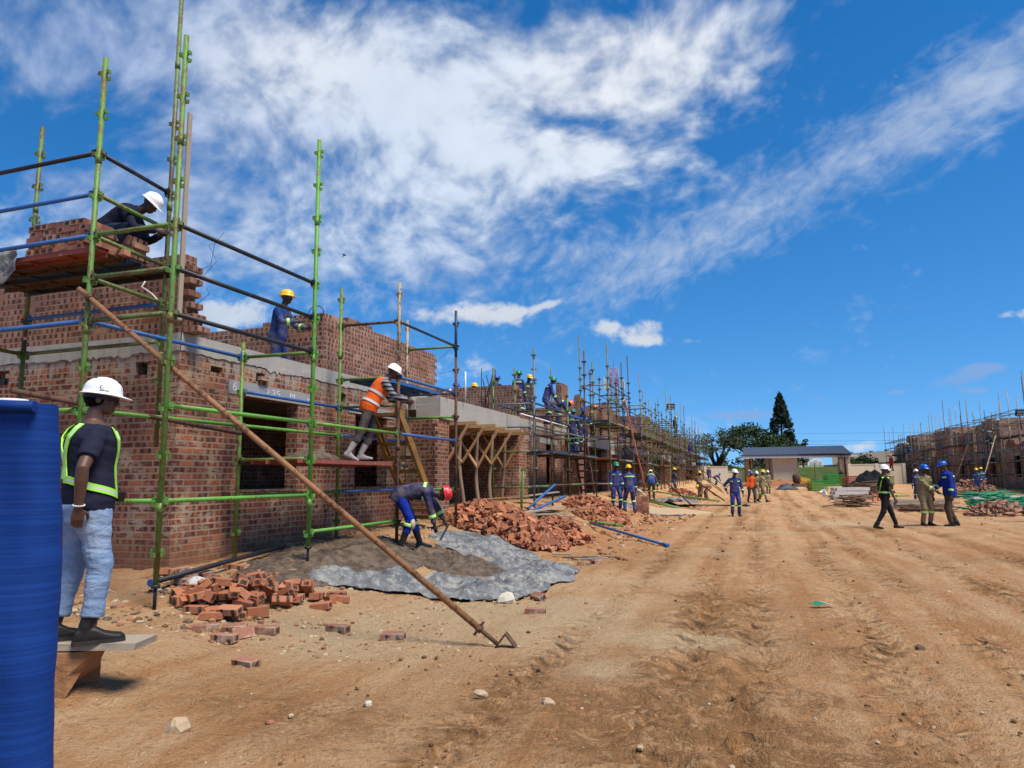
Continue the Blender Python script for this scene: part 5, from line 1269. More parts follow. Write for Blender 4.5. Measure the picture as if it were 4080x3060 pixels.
def lay_bricks():
    cam0=Vector((0,0,1.5)); BQ.sort(key=lambda q:(Vector(q[0])-cam0).length)
    rest={}
    for k,(loc,rot,label,group,me) in enumerate(BQ):
        if k<298:
            o=bpy.data.objects.new('brick',me); COL.objects.link(o); o.location=loc; o.rotation_euler=rot; tag(o,label,'brick',group)
        else: rest.setdefault(me.materials[0].name,[]).append((loc,rot,me))
    mb=MB(); lp=[]; mts=[]
    for i,(mn,L) in enumerate(rest.items()):
        mts.append(bpy.data.materials[mn])
        for loc,rot,me in L:
            m=Matrix.Translation(Vector(loc))@eul(*rot).to_4x4(); b=len(mb.v)
            for v in me.vertices: mb.v.append(tuple(m@v.co)); lp+=list(v.co)
            for p in me.polygons: mb.f.append(tuple(b+j for j in p.vertices)); mb.m.append(i); mb.sm.append(False)
    o=mb.build('brick_heaps',mts); at=o.data.attributes.new('lp','FLOAT_VECTOR','POINT'); at.data.foreach_set('vector',lp)
    tag(o,'tumbled bricks of the heaps farther up the road','bricks',kind='stuff')
BQ=[]
def heap(cx,cy,rx,ry,hh,n,label,group,ang=0,rnd=random.Random(1),meshes=BM,shape=None):
    """tumbled heap: outer shell of individual bricks over a rubble core"""
    c,s=math.cos(ang),math.sin(ang)
    pts=[]
    tries=0
    while len(pts)<n and tries<30000:
        tries+=1
        u=rnd.uniform(-1,1);v=rnd.uniform(-1,1); q=u*u+v*v
        if q>1: continue
        x=cx+(u*rx*c-v*ry*s); y=cy+(u*rx*s+v*ry*c)
        z=gh(x,y)+hh*(1-q)**.8*rnd.uniform(.7,1.1)+.03
        if any((x-a)**2+(y-b)**2+(z-d)**2<.0072 for a,b,d in pts): continue
        pts.append((x,y,z))
        k=.55 if q<.8 else .3
        brick((x,y,z),(rnd.gauss(0,k)+rnd.choice((0,0,0,1.57)),rnd.gauss(0,k),rnd.uniform(0,6.28)),label,group,meshes)
    core=MB(); 
    for i in range(14):
        r0=[]
    m=10; rs=[]
    for k,f in enumerate((1,.8,.5,.2)):
        rs.append([(cx+(f*rx*math.cos(2*math.pi*j/m)*c-f*ry*math.sin(2*math.pi*j/m)*s),cy+(f*rx*math.cos(2*math.pi*j/m)*s+f*ry*math.sin(2*math.pi*j/m)*c),gh(cx,cy)*.98+(hh*(1-f*f)**.8*.42-.10 if k else -.2)) for j in range(m)])
    core.rings(rs,0,False)
    o=core.build('brick_rubble',M['brick_rub']); tag(o,'packed broken brick filling inside the '+group.replace('bricks of the ',''),'rubble',kind='stuff')
M['brick_rub']=loose('brick_rubble',[(0,(.16,.06,.035)),(1,(.28,.10,.055))],0,.2)
rA=random.Random(11)
heap(-5.2,14.7,1.35,1.35,.46,330,'orange-red brick tumbled in the big heap beside the grey tarpaulin','bricks of the big heap beside the tarpaulin',.3,rA)
heap(-4.4,16.5,.65,1.0,.36,120,'orange-red brick at the street end of the big heap','bricks of the heap end towards the road',.3,rA)
heap(-4.85,22.6,.95,2.0,.45,240,'red brick in the second heap, before the ladder with the red-gloved worker','bricks of the second heap up the road',0,rA)
# near heap by the black pipe: placed one by one
nr=random.Random(5)
nl='orange brick with dark bands in the small heap right of the standing man'; ng='bricks of the small near heap'
def nb(x,y,z,a,rx=0,ry=0,m=BM,l=nl,g=ng): brick((x,y,gh(x,y)+z),(rx,ry,a),l,g,m)
for i in range(46):
    u=nr.gauss(0,.32);v=nr.gauss(0,.22); x=-5.3+u*.8+v*.35; y=6.45+u*.6+v*.9
    q=math.hypot(u/.5,v/.4); nb(x,y,.04+max(0,.27*(1-q*.75))*nr.uniform(.3,1.1),nr.uniform(0,3.1),nr.gauss(0,.28)+nr.choice((0,0,1.57)),nr.gauss(0,.25))
for x,y,a,rx in ((-5.42,5.92,.2,0),(-5.16,5.86,.5,0),(-5.02,6.02,-.2,0),(-4.93,6.25,.9,1.57),(-5.0,5.92,.1,.3),(-5.25,6.0,1.0,.2)): nb(x,y,.045+.07*(rx==.3),a,rx)
for x,y,a,ry in ((-5.12,7.18,1.9,.75),(-5.0,7.22,1.95,.7),(-4.86,7.2,1.8,.1),(-4.74,7.42,.4,0),(-4.62,7.3,.5,.1),(-5.3,7.35,.9,.2),(-5.25,7.6,2.2,.1)): nb(x,y,.06+(.05 if ry>.5 else 0),a,0,ry,BM,'orange brick leaning in the row at the left corner of the tarpaulin','bricks at the tarpaulin corner')
for i in range(26):
    x=-6.1+nr.gauss(0,.42); y=7.2+nr.gauss(0,.6); nb(x,y,.03+.03*nr.random(),nr.uniform(0,3),nr.gauss(0,.25),nr.gauss(0,.2),BOLD if i%3 else BM,'dusty brick lying among rubble at the wall foot behind the near heap','bricks along the wall foot')
for (x,y,a,rx,rz,l) in ((-4.62,5.42,.15,0,0,'pale dirty brick, last but one of the trail towards the camera'),(-3.98,4.93,-.2,.1,0,'half buried red brick nearest the camera'),(-4.5,5.85,.1,0,0,'small dark-sided brick right of the near heap trail'),(-4.0,6.3,-.05,0,0,'dusty brick lying alone left of the long prop'),(-3.33,6.2,.25,.1,0,'mortar-stained striped brick beside the long prop'),(-4.75,5.7,.5,.2,0,'brick with pale mortar face leaning by the near heap trail'),(-4.6,5.62,1.2,1.2,0,'upright mortar-caked brick of the trail by the near heap'),(-2.66,8.75,-.7,.5,0,'pale striped brick leaning at the tarpaulin tip'),(-2.4,7.78,.1,0,0,'dark ended half brick on open earth right of the tarpaulin'),(-2.9,12.3,.3,0,0,'brown brick beside the splintered planks on the earth'),(-2.75,12.6,1.2,0,0,'broken brick lying just right of the brown one by the planks'),(-4.95,5.55,.7,0,0,'dusty old brick just below the near heap')):
    brick((x,y,gh(x,y)+.035),(rx,0,a),l,None,BOLD)
# brick stack on the scaffold platform
st='stacked brick on the high scaffold platform behind the blue ledger'; sg='bricks stacked on the high platform'
zb=4.19
for c in range(5):
    for i in range(8):
        for j in range(4):
            if not(j==0 or i==7 or c==4): continue
            brick((-8.02+i*.113+random.uniform(-.004,.004)+ (.03 if c%2 else 0),5.90+j*.228+random.uniform(-.01,.006),zb+.037+c*.0745),(0,0,math.pi/2+random.uniform(-.05,.05)),st,sg,BST)
for i in range(5):
    for c in range(3):
        brick((-9.4+i*.115,5.92,zb+.037+c*.0745),(0,0,math.pi/2+random.uniform(-.06,.06)),'stacked brick on the high platform at the left picture edge','bricks stacked at the left picture edge',BST)
brick((-7.05,6.18,zb+.04),(0,0,.1),'single brick lying beside the squatting bricklayer on the high platform',None,BST)
brick((-8.15,22.4,4.75-.04),(0,0,.05),'single bright brick laid on top of the second house wall',None,BST)
# neat cube stack of bricks by the two men
for c in range(9):
    for i in range(3):
        for j in range(2):
            brick((-4.3+j*.23-.05,28.2+i*.115,gh(-4.3,28.2)+.037+c*.0745),(0,0,random.uniform(-.06,.06)),'brick in the neat waist-low stack beside the man in the yellow helmet seen from behind','bricks of the small neat stack',BST)
rr=random.Random(77)
heap(-4.3,46.5,1.0,2.2,.5,140,'red brick in the far heap before the khaki workers','bricks of the far heap by the khaki workers',0,rr)
heap(8.3,30.0,1.1,.7,.45,110,'brown brick in the heap below the green net at the right edge','bricks of the heap at the right edge',.1,rr,BOLD)
heap(14.5,58,1.6,1.6,.9,160,'red brick in the distant heap beside the right row','bricks of the distant heap on the right',0,rr,BOLD)

lay_bricks()
# ---- tarpaulin with mortar
def sheet(name,pts_fn,nu,nv,mats,label,cat,loc,thick=.004,smooth=True):
    mb=MB(); g=[[pts_fn(i/nu,j/nv) for i in range(nu+1)] for j in range(nv+1)]
    b=len(mb.v)
    for r in g: mb.v+=[tuple(p) for p in r]
    for j in range(nv):
        for i in range(nu):
            k=j*(nu+1)+i; mb.f.append((k,k+1,k+nu+2,k+nu+1)); mb.m.append(0); mb.sm.append(smooth)
    o=solo(mb,name,mats,loc,label,cat)
    md=o.modifiers.new('thickness','SOLIDIFY'); md.thickness=thick
    return o
def tarp():
    # outline follows the real crumpled sheet: inner edge / outer edge as two polylines
    outer=[(-5.72,7.95),(-5.3,7.72),(-4.9,7.98),(-4.45,8.2),(-4.0,8.3),(-3.6,8.35),(-3.3,8.35),(-3.05,8.5),(-2.92,8.9),(-2.72,9.45),(-2.62,10.3),(-2.85,11.5),(-3.2,12.1),(-3.8,12.8),(-4.3,13.3),(-4.8,13.75),(-5.5,13.4),(-6.05,12.7)]
    inner=[(-5.6,8.35),(-5.3,8.4),(-4.95,8.75),(-4.55,9.2),(-4.35,9.6),(-4.2,9.9),(-4.05,10.1),(-3.95,10.25),(-3.85,10.35),(-3.8,10.45),(-3.8,10.55),(-3.85,10.7),(-4.0,10.85),(-4.35,11.1),(-4.75,11.4),(-5.05,11.55),(-5.35,11.6),(-5.6,11.7)]
    def lerpP(L,t):
        f=t*(len(L)-1); i=min(int(f),len(L)-2); a=f-i
        return (L[i][0]*(1-a)+L[i+1][0]*a,L[i][1]*(1-a)+L[i+1][1]*a)
    def fn(u,v):
        a=lerpP(outer,u);b=lerpP(inner,u)
        w=.06*math.sin(u*37)+.04*math.sin(u*91+1)
        vv=v+(w*(1-v))
        x=a[0]*(1-vv)+b[0]*vv; y=a[1]*(1-vv)+b[1]*vv
        n=noise.noise(Vector((x*1.9,y*1.9,1)))*.13+(.45-abs(noise.noise(Vector((x*2.6+y*1.2+9,y*2.2-x,3)))))*.24-.06+(.4-abs(noise.noise(Vector((x*6-y*3,y*6,5)))))*.13+.02*noise.noise(Vector((x*17,y*17,5)))
        edge=min(1,min(v,1-v)*5); e2=min(1,min(u,1-u)*12)
        lift=.02+max(-.01,n*.8)*(.4+.6*edge)+(.09*math.sin(math.pi*min(1,v*1.3))*(.5+.5*math.sin(u*23)) if .35<u<.9 else .05*edge)
        if u<.18: lift+=.09*abs(math.sin(u*70))*(.3+.7*v)
        return (x,y,gh(x,y)+max(.012,lift*(.4+.6*e2)))
    sheet('tarpaulin',fn,210,56,M['tarp'],'crumpled grey plastic tarpaulin spread on the earth round the wet mortar','tarpaulin',(-4,10.2,.1))
tarp()
def mound(name,cx,cy,rx,ry,h,m,label,cat,seed=0,n=46,kind=None,rough=.5,ang=0.0):
    mb=MB(); rows=[]
    c,s=math.cos(ang),math.sin(ang)
    for i in range(26):
        f=i/25*1.02; ring=[]
        for j in range(n):
            a=2*math.pi*j/n; wob=1+.22*noise.noise(Vector((math.cos(a)*1.6+seed,math.sin(a)*1.6,seed)))
            u=f*rx*math.cos(a)*wob; v=f*ry*math.sin(a)*wob; x=cx+u*c-v*s; y=cy+u*s+v*c
            z=gh(x,y)+h*max(0,1-f**2)**1.0*(1+rough*noise.noise(Vector((x*2.2,y*2.2,seed))))+rough*(.075*(.5-abs(noise.noise(Vector((x*3.6,y*3.6,seed)))))+.055*noise.noise(Vector((x*8,y*8,seed)))+.028*noise.noise(Vector((x*19,y*19,seed))))*min(1,(1.05-f)*3)-(.05 if f>.98 else 0)+.03
            ring.append((x,y,z))
        rows.append(ring)
    mb.rings(rows[::-1],0,True)
    return solo(mb,name,m,(cx,cy,gh(cx,cy)),label,cat,kind=kind)
mound('mortar_heap',-5.85,9.2,1.0,2.1,.07,M['mortar'],'dark wet mortar spread against the house wall behind the tarpaulin','mortar',3,n=110,rough=1.0)
mound('mortar_heap',-4.65,10.7,.85,.75,.05,M['mortar'],'lumpy grey mortar pile in the middle of the tarpaulin before the red helmet','mortar',8,n=80,rough=1.5)
mound('mortar_heap',-5.05,11.0,.22,.18,.09,M['mortar'],'small mortar lump on the float under the bending worker hands','mortar',12,rough=.5)
mound('sand_heap',-3.6,30.6,1.7,1.5,.16,M['mortar_sand'] if 'mortar_sand' in M else plain('sand',(.42,.31,.19),.95,.1,.12,.3,20.0),'low pale sand heap behind the neat brick stack','sand',5,rough=.25)
# white bag and stones
def stone(x,y,r,m,label,seed,sq=.65,name='stone',cat='stone'):
    mb=MB(); rockmb(mb,(x,y,gh(x,y)+r*.3),r,0,sq,seed); return solo(mb,name,m,(x,y,gh(x,y)),label,cat)
stone(-2.98,8.45,.13,M['paleston'],'round whitish stone resting on the tarpaulin tip',3)
stone(-3.39,3.6,.085,M['stone'],'square tan stone nearest the lower left of the picture',5,.8)
stone(-2.55,4.4,.035,M['paleston'],'small pale stone on the brown earth right of the tan stone',6)
stone(-1.89,4.82,.06,M['stone'],'flat tan stone on the earth below the foot of the long prop',7,.4)
stone(-1.38,4.75,.055,M['stone'],'rounded stone right of the flat tan stone',8,.6)
stone(1.27,7.1,.05,plain('stone_dark',(.14,.085,.06),.9,.1,.3),'dark brown stone standing alone on the right of the road',9,.9)
stone(-2.95,3.9,.03,plain('stone_red',(.3,.13,.08),.9,.1,.3),'small reddish stone behind the square tan stone',10)
stone(-6.15,6.7,.13,M['conc_pale'],'pale concrete chunk on the rubble behind the standing man',12,.7)
# litter
mb=MB(); z=gh(.64,9.2)+.02
mb.face([(.52,9.12,z),(.62,9.06,z+.01),(.72,9.13,z+.02),(.60,9.2,z+.04)],0); mb.face([(.60,9.2,z+.042),(.72,9.13,z+.022),(.80,9.17,z+.005),(.68,9.27,z+.0)],1)
solo(mb,'plastic_wrapper',[M['greennet'],M['ivory']],(.66,9.18,z),'torn green and white plastic wrapper on the open road','wrapper')
# black pipe at the wall foot
mb=MB(); p0=Vector((-6.6,5.86,.3)); p0=Vector((-6.35,6.25,gh(-6.35,6.25)+.12)); p1=Vector((-6.65,9.0,gh(-6.6,9)+.14))
mb.tube(p0,p1,.032,12); mb.tube(p0-(p1-p0).normalized()*.02,p0+(p1-p0).normalized()*.07,.042,12,1)
solo(mb,'steel_tube',[M['black'],M['blue']],p0,'black steel tube lying along the wall foot behind the small brick heap','tube')
mb=MB(); mb.tube((-7.02,5.0,2.44),(-6.87,8.2,2.19),.030,12); solo(mb,'steel_tube',[M['rust']],(-7.02,5.0,2.44),'brown rusty tube laid across the scaffold behind the near man head','tube')
mb=MB(); mb.tube((-4.47,19.86,.26),(-1.9,16.0,.04),.032,10); mb.tube((-2.0,16.14,.05),(-1.86,15.95,.04),.04,10); solo(mb,'steel_tube',[M['blue']],(-3.2,18,.1),'blue steel tube lying slanted on the red earth by the road','tube')
mb=MB(); mb.tube((-5.2,20.6,.35),(-3.7,20.9,.12),.034,8); [mb.box((-5.2+1.5*t,20.6+.3*t,.35-.23*t),(.04,.14,.12)) for t in (.15,.5,.85)]; solo(mb,'steel_tube',[M['green']],(-4.4,20.7,.2),'green scaffold standard lying at the end of the blue tube','tube')
mb=MB(); mb.path([(-5.55,16.9,.5),(-5.53,16.92,1.2),(-5.47,16.9,1.72)],[.034,.034,.04],8); mb.box((-5.47,16.9,1.74),(.14,.06,.06)); solo(mb,'steel_post',[M['green']],(-5.55,16.9,.5),'short green post stuck upright behind the big brick heap','post')
for i,(a,b,c,l) in enumerate((((-5.2,16.8,.75),(-4.75,18.2,1.05),'blue','short blue tube on the planks right of the green post'),((-5.6,17.6,.75),(-5.3,19.2,1.35),'blue','blue tube tilted up behind the green post'))):
    mb=MB(); mb.tube(a,b,.034,8); solo(mb,'steel_tube',[M[c]],a,l,'tube')
pr=random.Random(9)
for i in range(11):
    x=-5.7+pr.uniform(-.5,.6); y=18.2+pr.uniform(-1.6,1.6); a=pr.choice((0,0,.3,-.5,1.2))+pr.uniform(-.2,.2); L=pr.uniform(1.2,2.8); z=gh(x,y)+.06+.045*i*.6
    mb=MB(); d=Vector((math.cos(a),math.sin(a),pr.uniform(-.05,.08)))*L/2
    mb.beam(Vector((x,y,z))-d,Vector((x,y,z))+d,pr.choice((.11,.15,.22)),.032); solo(mb,'plank',[M['woodgrey'] if i%3 else M['wood']],(x,y,z),'grey weathered plank in the jumble between the porch and the brick heaps','plank','planks dumped before the porch')
for i in range(7):
    x=-3.1+pr.uniform(-.5,.5); y=13.1+pr.uniform(-.4,.5); a=pr.uniform(-.5,.4); mb=MB(); d=Vector((math.cos(a),math.sin(a),0))*pr.uniform(.12,.3); z=gh(x,y)+.02+.008*i
    mb.beam(Vector((x,y,z))-d,Vector((x,y,z+.02))+d,pr.uniform(.03,.09),.018); solo(mb,'wood_scrap',[M['woodgrey']],(x,y,z),'splintered pale wood scrap behind the tarpaulin on the road side','wood scrap','wood scraps behind the tarpaulin')
# porch formwork: gum poles, bearers, diagonal struts
def porch_props():
    ys=[14.95,15.95,16.95,18.0,19.05]
    nm=['gum pole prop under the left end of the concrete porch beam','crooked gum pole prop second from the left under the porch beam','middle gum pole prop under the porch beam','white bent gum pole prop, fourth under the porch beam','gum pole prop under the right end of the porch beam']
    for i,y in enumerate(ys):
        root=empty('formwork_prop',(-6.75,y,gh(-6.75,y)),nm[i],'prop',group='timber props under the porch beam')
        mb=MB(); z0=gh(-6.75,y)-.05; pts=[];b=pr.uniform(-.1,.1)
        for k in range(8):
            t=k/7; pts.append((-6.75+.05*math.sin(t*5+i),y+b*math.sin(t*math.pi)*1.2+.03*math.sin(t*9+i),z0+(2.74-z0)*t))
        mb.path(pts,[.052-.010*k/7 for k in range(8)],9); mb.build('pole',M['pole'],root)
        mb=MB(); mb.beam((-7.35,y+.02,2.80),(-5.95+.1*(i%2),y+.02,2.80),.11,.075); mb.build('bearer',M['wood'],root)
        for s in (-1,1):
            mb=MB(); mb.beam((-6.75+s*.60,y-.05,2.75),(-6.72,y-.05-.01*s,1.82+.1*(i%2)),.035,.10,0,(0,1,0)); mb.build('strut',M['wood'],root)
    mb=MB(); mb.bb(-7.1,-6.62,14.5,20.0,2.84,2.876); solo(mb,'formwork_board',[M['wood']],(-6.9,17,2.84),'plywood shutter board directly under the porch beam','board')
    for i in range(3):
        y=15.4+1.5*i; mb=MB(); mb.path([(-7.9,y,.6),(-7.88,y+.05,1.6),(-7.9,y,2.9)],.05,7); solo(mb,'gum_pole',[M['pole']],(-7.9,y,.6),'thin gum pole standing in the dark porch recess','pole','gum poles in the porch recess')
porch_props()
# starter bars in the next column
mb=MB()
for i in range(8):
    a=(-8.1+.13*(i%4),20.6+.2*(i//4),3.5); t=pr.uniform(-.25,.35); mb.path([a,(a[0]+t*.3+ (.25-.07*i)*.5,a[1],4.1),(a[0]+(.25-.07*i)*1.4+t*.2,a[1]+.1,4.6+.12*(i%5))],.014,5)
solo(mb,'rebar_bundle',[M['rebar']],(-7.9,20.7,3.5),'bundle of dark reinforcement bars rising fan-like from the porch slab','rebar')
mb=MB(); mb.tube((-7.2,15.2,3.42),(-6.45,14.6,3.55),.025,8); mb.tube((-6.5,15.6,3.4),(-6.48,15.55,4.1),.02,8); solo(mb,'conduit_pipe',[M['pvc']],(-6.8,15.2,3.4),'white plastic conduit ends sticking from the porch slab','pipe')
mb=MB(); mb.tube((-6.95,21.2,3.58),(-6.6,28.0,3.45),.028,8); solo(mb,'conduit_pipe',[M['pvc']],(-6.8,24,3.5),'long thin white pipe lying along the slab edge by the feet of the green-helmeted man','pipe')
# builder's profile at the corner
mb=MB(); mb.beam((-7.025,7.12,3.62),(-7.025,7.12,6.5),.07,.025,0,(1,0,0)); solo(mb,'timber_profile',[M['woodgrey']],(-6.93,7.12,3.55),'grey upright timber profile tied beside the tall corner poles','timber')
mb=MB(); mb.beam((-7.12,13.62,1.9),(-7.1,13.62,2.95),.03,.13,0,(1,0,0)); solo(mb,'timber_board',[M['wood']],(-7.12,13.62,1.9),'upright timber board behind the top of the ochre ladder','timber')
# wire loops
def wires(pts_list,label,loc,r=.004):
    mb=MB()
    for pts in pts_list: mb.path(pts,r,4)
    solo(mb,'tie_wire',[M['rebar']],loc,label,'wire')
wires([[(-7.15,7.5,4.4),(-6.9,7.5,4.45),(-6.85,7.5,4.75),(-6.7,7.5,4.9)],[(-7.15,7.5,4.2),(-6.8,7.5,4.5),(-6.95,7.5,4.75),(-6.7,7.5,4.78)],[(-7.15,7.5,3.9),(-6.9,7.5,4.05),(-6.95,7.5,4.15)]],'thin wall-tie wires curling from the toothed upper wall at the near corner',(-7.1,7.5,4.3))
wires([[(-7.25,15.6,4.4),(-6.9,15.6,4.7),(-7.0,15.6,4.9)],[(-7.2,15.6,4.1),(-6.8,15.6,4.15)]],'thin wall-tie wires at the toothed end of the long upper wall',(-7.2,15.6,4.3))
wires([[(-7.4+.16*math.cos(a*.5),10.7,4.55+.13*math.sin(a*.5)) for a in range(14)],[(-7.5,10.7,4.42),(-7.62,10.7,4.5),(-7.7,10.7,4.42)]],'loop of blue binding wire on the corner of the upper wall',(-7.4,10.7,4.5),.008)
# hanging grey tarp on the high platform
sheet('tarpaulin',lambda u,v:(-8.95+u*.86-.10*v*(1-u),5.70-.02*math.sin(u*14)*v-.03*noise.noise(Vector((u*6,v*5,2))),4.25-.46*v*(.55+.45*math.sin(u*2.6+.5))+.03*noise.noise(Vector((u*7,v*3,0)))),40,18,M['tarp'],'grey plastic sheet hanging from the high platform at the left edge','tarpaulin',(-9,5.7,4.2))
# far mixing place
sheet('tarpaulin',lambda u,v:(-5.4+u*2.6+.2*noise.noise(Vector((u*4,v*4,7))),36.3+v*3.0,gh(-4.5,38)+.05+.45*abs(noise.noise(Vector((u*5,v*4,2))))*math.sin(math.pi*u)),40,24,M['tarp'],'heaped grey plastic sheet beyond the stooping man in the white cap','tarpaulin',(-4.2,37.5,.3))
sheet('tarpaulin',lambda u,v:(-5.4+u*2.7,28.6+v*1.5+.2*math.sin(u*5),gh(-5.4+u*2.7,29)+.02+.05*abs(noise.noise(Vector((u*5,v*4,4))))),24,12,M['tarp'],'flat grey sheet on the ground at the feet of the man seen from behind','tarpaulin',(-4.3,29,.2))
for i,(x0,y0,x1,y1,c,l) in enumerate(((-5.2,33.0,-2.9,32.0,'green','green tube on the red earth behind the neat brick stack'),(-5.5,34.2,-3.1,32.7,'dgreen','dull green tube beside the heaped grey sheet'),(-6,40,-2,43,'green','yellow-green tube lying before the khaki workers'),(-5.6,41.5,-2.6,44.6,'dgreen','dull tube lying close to the khaki workers'))):
    mb=MB(); mb.tube((x0,y0,gh(x0,y0)+.07),(x1,y1,gh(x1,y1)+.07),.045,7); solo(mb,'steel_tube',[M[c]],(x0,y0,gh(x0,y0)),l,'tube')
mb=MB(); mb.path([(-4.2+3.9*t,37.3+.9*math.sin(t*3),gh(-4.2+3.9*t,37.5)+.04) for t in np.linspace(0,1,14)],.035,6); mb.path([(-.4-.2*math.sin(a),38.2+.5*a*.3,.1) for a in np.linspace(0,3,8)],.035,6); solo(mb,'hose',[M['hose']],(-2,37.5,.1),'black hose curving over the earth towards the man in front of the gate','hose')
mb=MB(); mb.lathe([(.13,0),(.19,.36),(.2,.37),(.17,.36),(.12,.03)],(0,0,0),16); 
o=mb.build('bucket',M['conc_pale']); o.location=(-5.5,34.6,.62); o.rotation_euler=(.2,.55,.3); tag(o,'grey bucket tilted in front of the stooping man','bucket')
# ---------------------------------------------------------------- foreground left: net screen, plank, block
IRv=Vector((.9466,.3223,0));IFv=Vector((-.3223,.9466,0))
def net_screen():
    c=IFv*1.55+IRv*-1.066; root=empty('shade_net_screen',(c.x,c.y,0),'dark blue shade net wrapped on a post in the near left corner','screen')
    mb=MB(); rows=[]; nz=90; TH=1.672; plan=[]
    for i in range(36): plan.append((-1.6+1.6*i/35,-.055))
    for j in range(1,10): t=-math.pi/2+math.pi*j/10; plan.append((.0+.055*math.cos(t),.055*math.sin(t)))
    for i in range(20): plan.append((-1.6*i/19,.055))
    for k in range(nz+1):
        z=TH*k/nz; r=[]
        for u,v in plan:
            n=noise.noise(Vector((u*2.0,z*1.1+v*3,1)))*.030+noise.noise(Vector((u*2.5-z*2.2,z*2.4+u*4.5,4)))*.022+.008*noise.noise(Vector((u*3-z*3,z*7+u*9,4)))
            e=.010*noise.noise(Vector((z*2.0,2,7)))+.004*noise.noise(Vector((z*11,4,7)))
            sag=(.03*(u/-1.6)+.010*noise.noise(Vector((u*7,1,1)))) if k==nz else 0
            p=c+IRv*(u+e+.085*(1-z/1.7))+IFv*(v-n); r.append((p.x,p.y,z-sag))
        rows.append(r)
    mb.rings(rows,0,True,False,False); o=mb.build('net',M['net'],root)
    hm=MB(); hm.path([c+IRv*(.045-1.6*t)+IFv*(-.055-.006*math.sin(t*9))+Vector((0,0,1.666-.03*t+.006*math.sin(t*17))) for t in np.linspace(0,1,24)],.012,10); hm.build('rolled_hem',M['net'],root)
    pb=MB(); q=c+IRv*-.045; pb.tube(q,q+Vector((0,0,1.675)),.028,14); pb.tube(q+Vector((0,0,1.675)),q+Vector((0,0,1.688)),.032,14,1); pb.build('post',[M['woodgrey'],M['ivory']],root)
net_screen()
f=Vector((-4.52,3.93,0))
mb=MB(); rot=Matrix((IRv,IFv,Vector((0,0,1)))).transposed()
mb.box(f+IRv*-.61+Vector((0,0,PZ-.025))+IFv*.03,(2.0,.31,.044),0,rot,.005); solo(mb,'plank',[M['woodgrey']],f+Vector((0,0,PZ)),'thick pale plank carrying the standing man, its sawn end to the right','plank')
mb=MB(); n=9; rs=[]
for k,(z,gr) in enumerate(((-.12,-.50),(.06,-.26),(.2,-.06),(PZ-.056,.02))):
    rs.append([tuple(f+IRv*(u+gr*(u>0)+random.uniform(-.015,.015)*(u>0))+IFv*(v)+Vector((0,0,z))) for u,v in ((-1.6,-.17),(-.6,-.17),(-.22,-.17),(-.05,-.15),(.06,-.06),(.08,.06),(.0,.16),(-.5,.18),(-1.6,.18))])
mb.rings(rs,0,False); solo(mb,'clay_block',[plain('clay',(.30,.155,.075),.95,.1,.22,.9,14.0)],f,'smooth brown block of cut earth under the plank of the standing man','block')
# ---------------------------------------------------------------- right-hand yard
def crate_stack(x,y,w,h,d,label,m,n):
    root=empty('frame_stack',(x,y,gh(x,y)),label,'frame stack',group='stacks of steel frames')
    for i in range(n):
        z=gh(x,y)+h*(i+.5)/n; mb=MB(); o=random.uniform(-.03,.03); t=h/n*.34
        for v in (-d/2,d/2): mb.box(Vector((x,y,z))+IFv*v+IRv*o,(w,.05,t*1.6),0,rot)
        for u in np.linspace(-w/2,w/2,8): mb.box(Vector((x,y,z))+IRv*(u+o)+Vector((0,0,-t*.9)),(.06,d,t),0,rot)
        mb.build('frame',M[m],root)
crate_stack(5.02,65.1,1.32,.86,.9,'nearer stack of bright green steel frames in front of the grass bank','crate',7)
crate_stack(7.8,80.8,1.8,1.25,1.1,'farther taller stack of green steel frames behind the concrete lintels','crate',8)
crate_stack(8.86,72.7,2.0,1.15,1.2,'stack of red-brown steel frames behind the black net heap','cratered',6)
root=empty('lintel_stack',(5.47,48.9,gh(5,49)),'stack of pale grey concrete lintels beside the sticks','lintel stack')
for j in range(3):
    for i in range(3):
        mb=MB(); mb.box(Vector((5.47,48.9,gh(5.5,49)+.12+j*.235))+IFv*(i*.26-.25)+IRv*(random.uniform(-.06,.06)+.08*j),(2.05,.22,.20),0,rot); mb.build('lintel',M['conc_pale'],root)
mb=MB(); mb.lathe([(.14,0),(.19,.38),(.2,.39),(.17,.38),(.12,.04)],(0,0,0),16); o=mb.build('bucket',M['white']); o.location=(4.28,50.0,gh(4.3,50)+.12); o.rotation_euler=(.1,-.5,.3); tag(o,'white bucket tipped over beside the pale lintel stack','bucket')
def sticks(x,y,L,n,h,label,m,seed,spread=.25,group=None,r=.025,name='stick_pile',ang=0.0):
    rn=random.Random(seed); mb=MB()
    for i in range(n):
        a=ang+rn.gauss(0,spread); p=Vector((x,y,gh(x,y)+.03+h*rn.random()**1.5))+IRv*rn.gauss(0,L*.16)+IFv*rn.gauss(0,L*.12); d=(IRv*math.cos(a)+IFv*math.sin(a)+Vector((0,0,rn.gauss(0,.10))))*L*rn.uniform(.25,.5)
        mid=p+Vector((0,0,rn.uniform(-.03,.05))); mb.path([p-d,mid,p+d],r*rn.uniform(.6,1.2),5)
    o=solo(mb,name,[M[m]],(x,y,gh(x,y)),label,'sticks'); return o
sticks(4.4,37.4,1.8,60,.5,'heap of thin brown sticks in front of the pale lintels','stick',1,.45)
sticks(6.55,32.9,2.0,40,.22,'low pile of brown brushwood at the feet of the man in khaki','stick',2,.3)
sticks(7.3,55.5,2.0,70,.9,'fan of dark poles leaning against the black net heap','stick',3,.5,r=.04)
o=sticks(9.6,33.6,2.6,90,.45,'heap of green tubing and net at the right edge','greennet',4,.35,r=.03,name='net_heap'); o['category']='net heap'
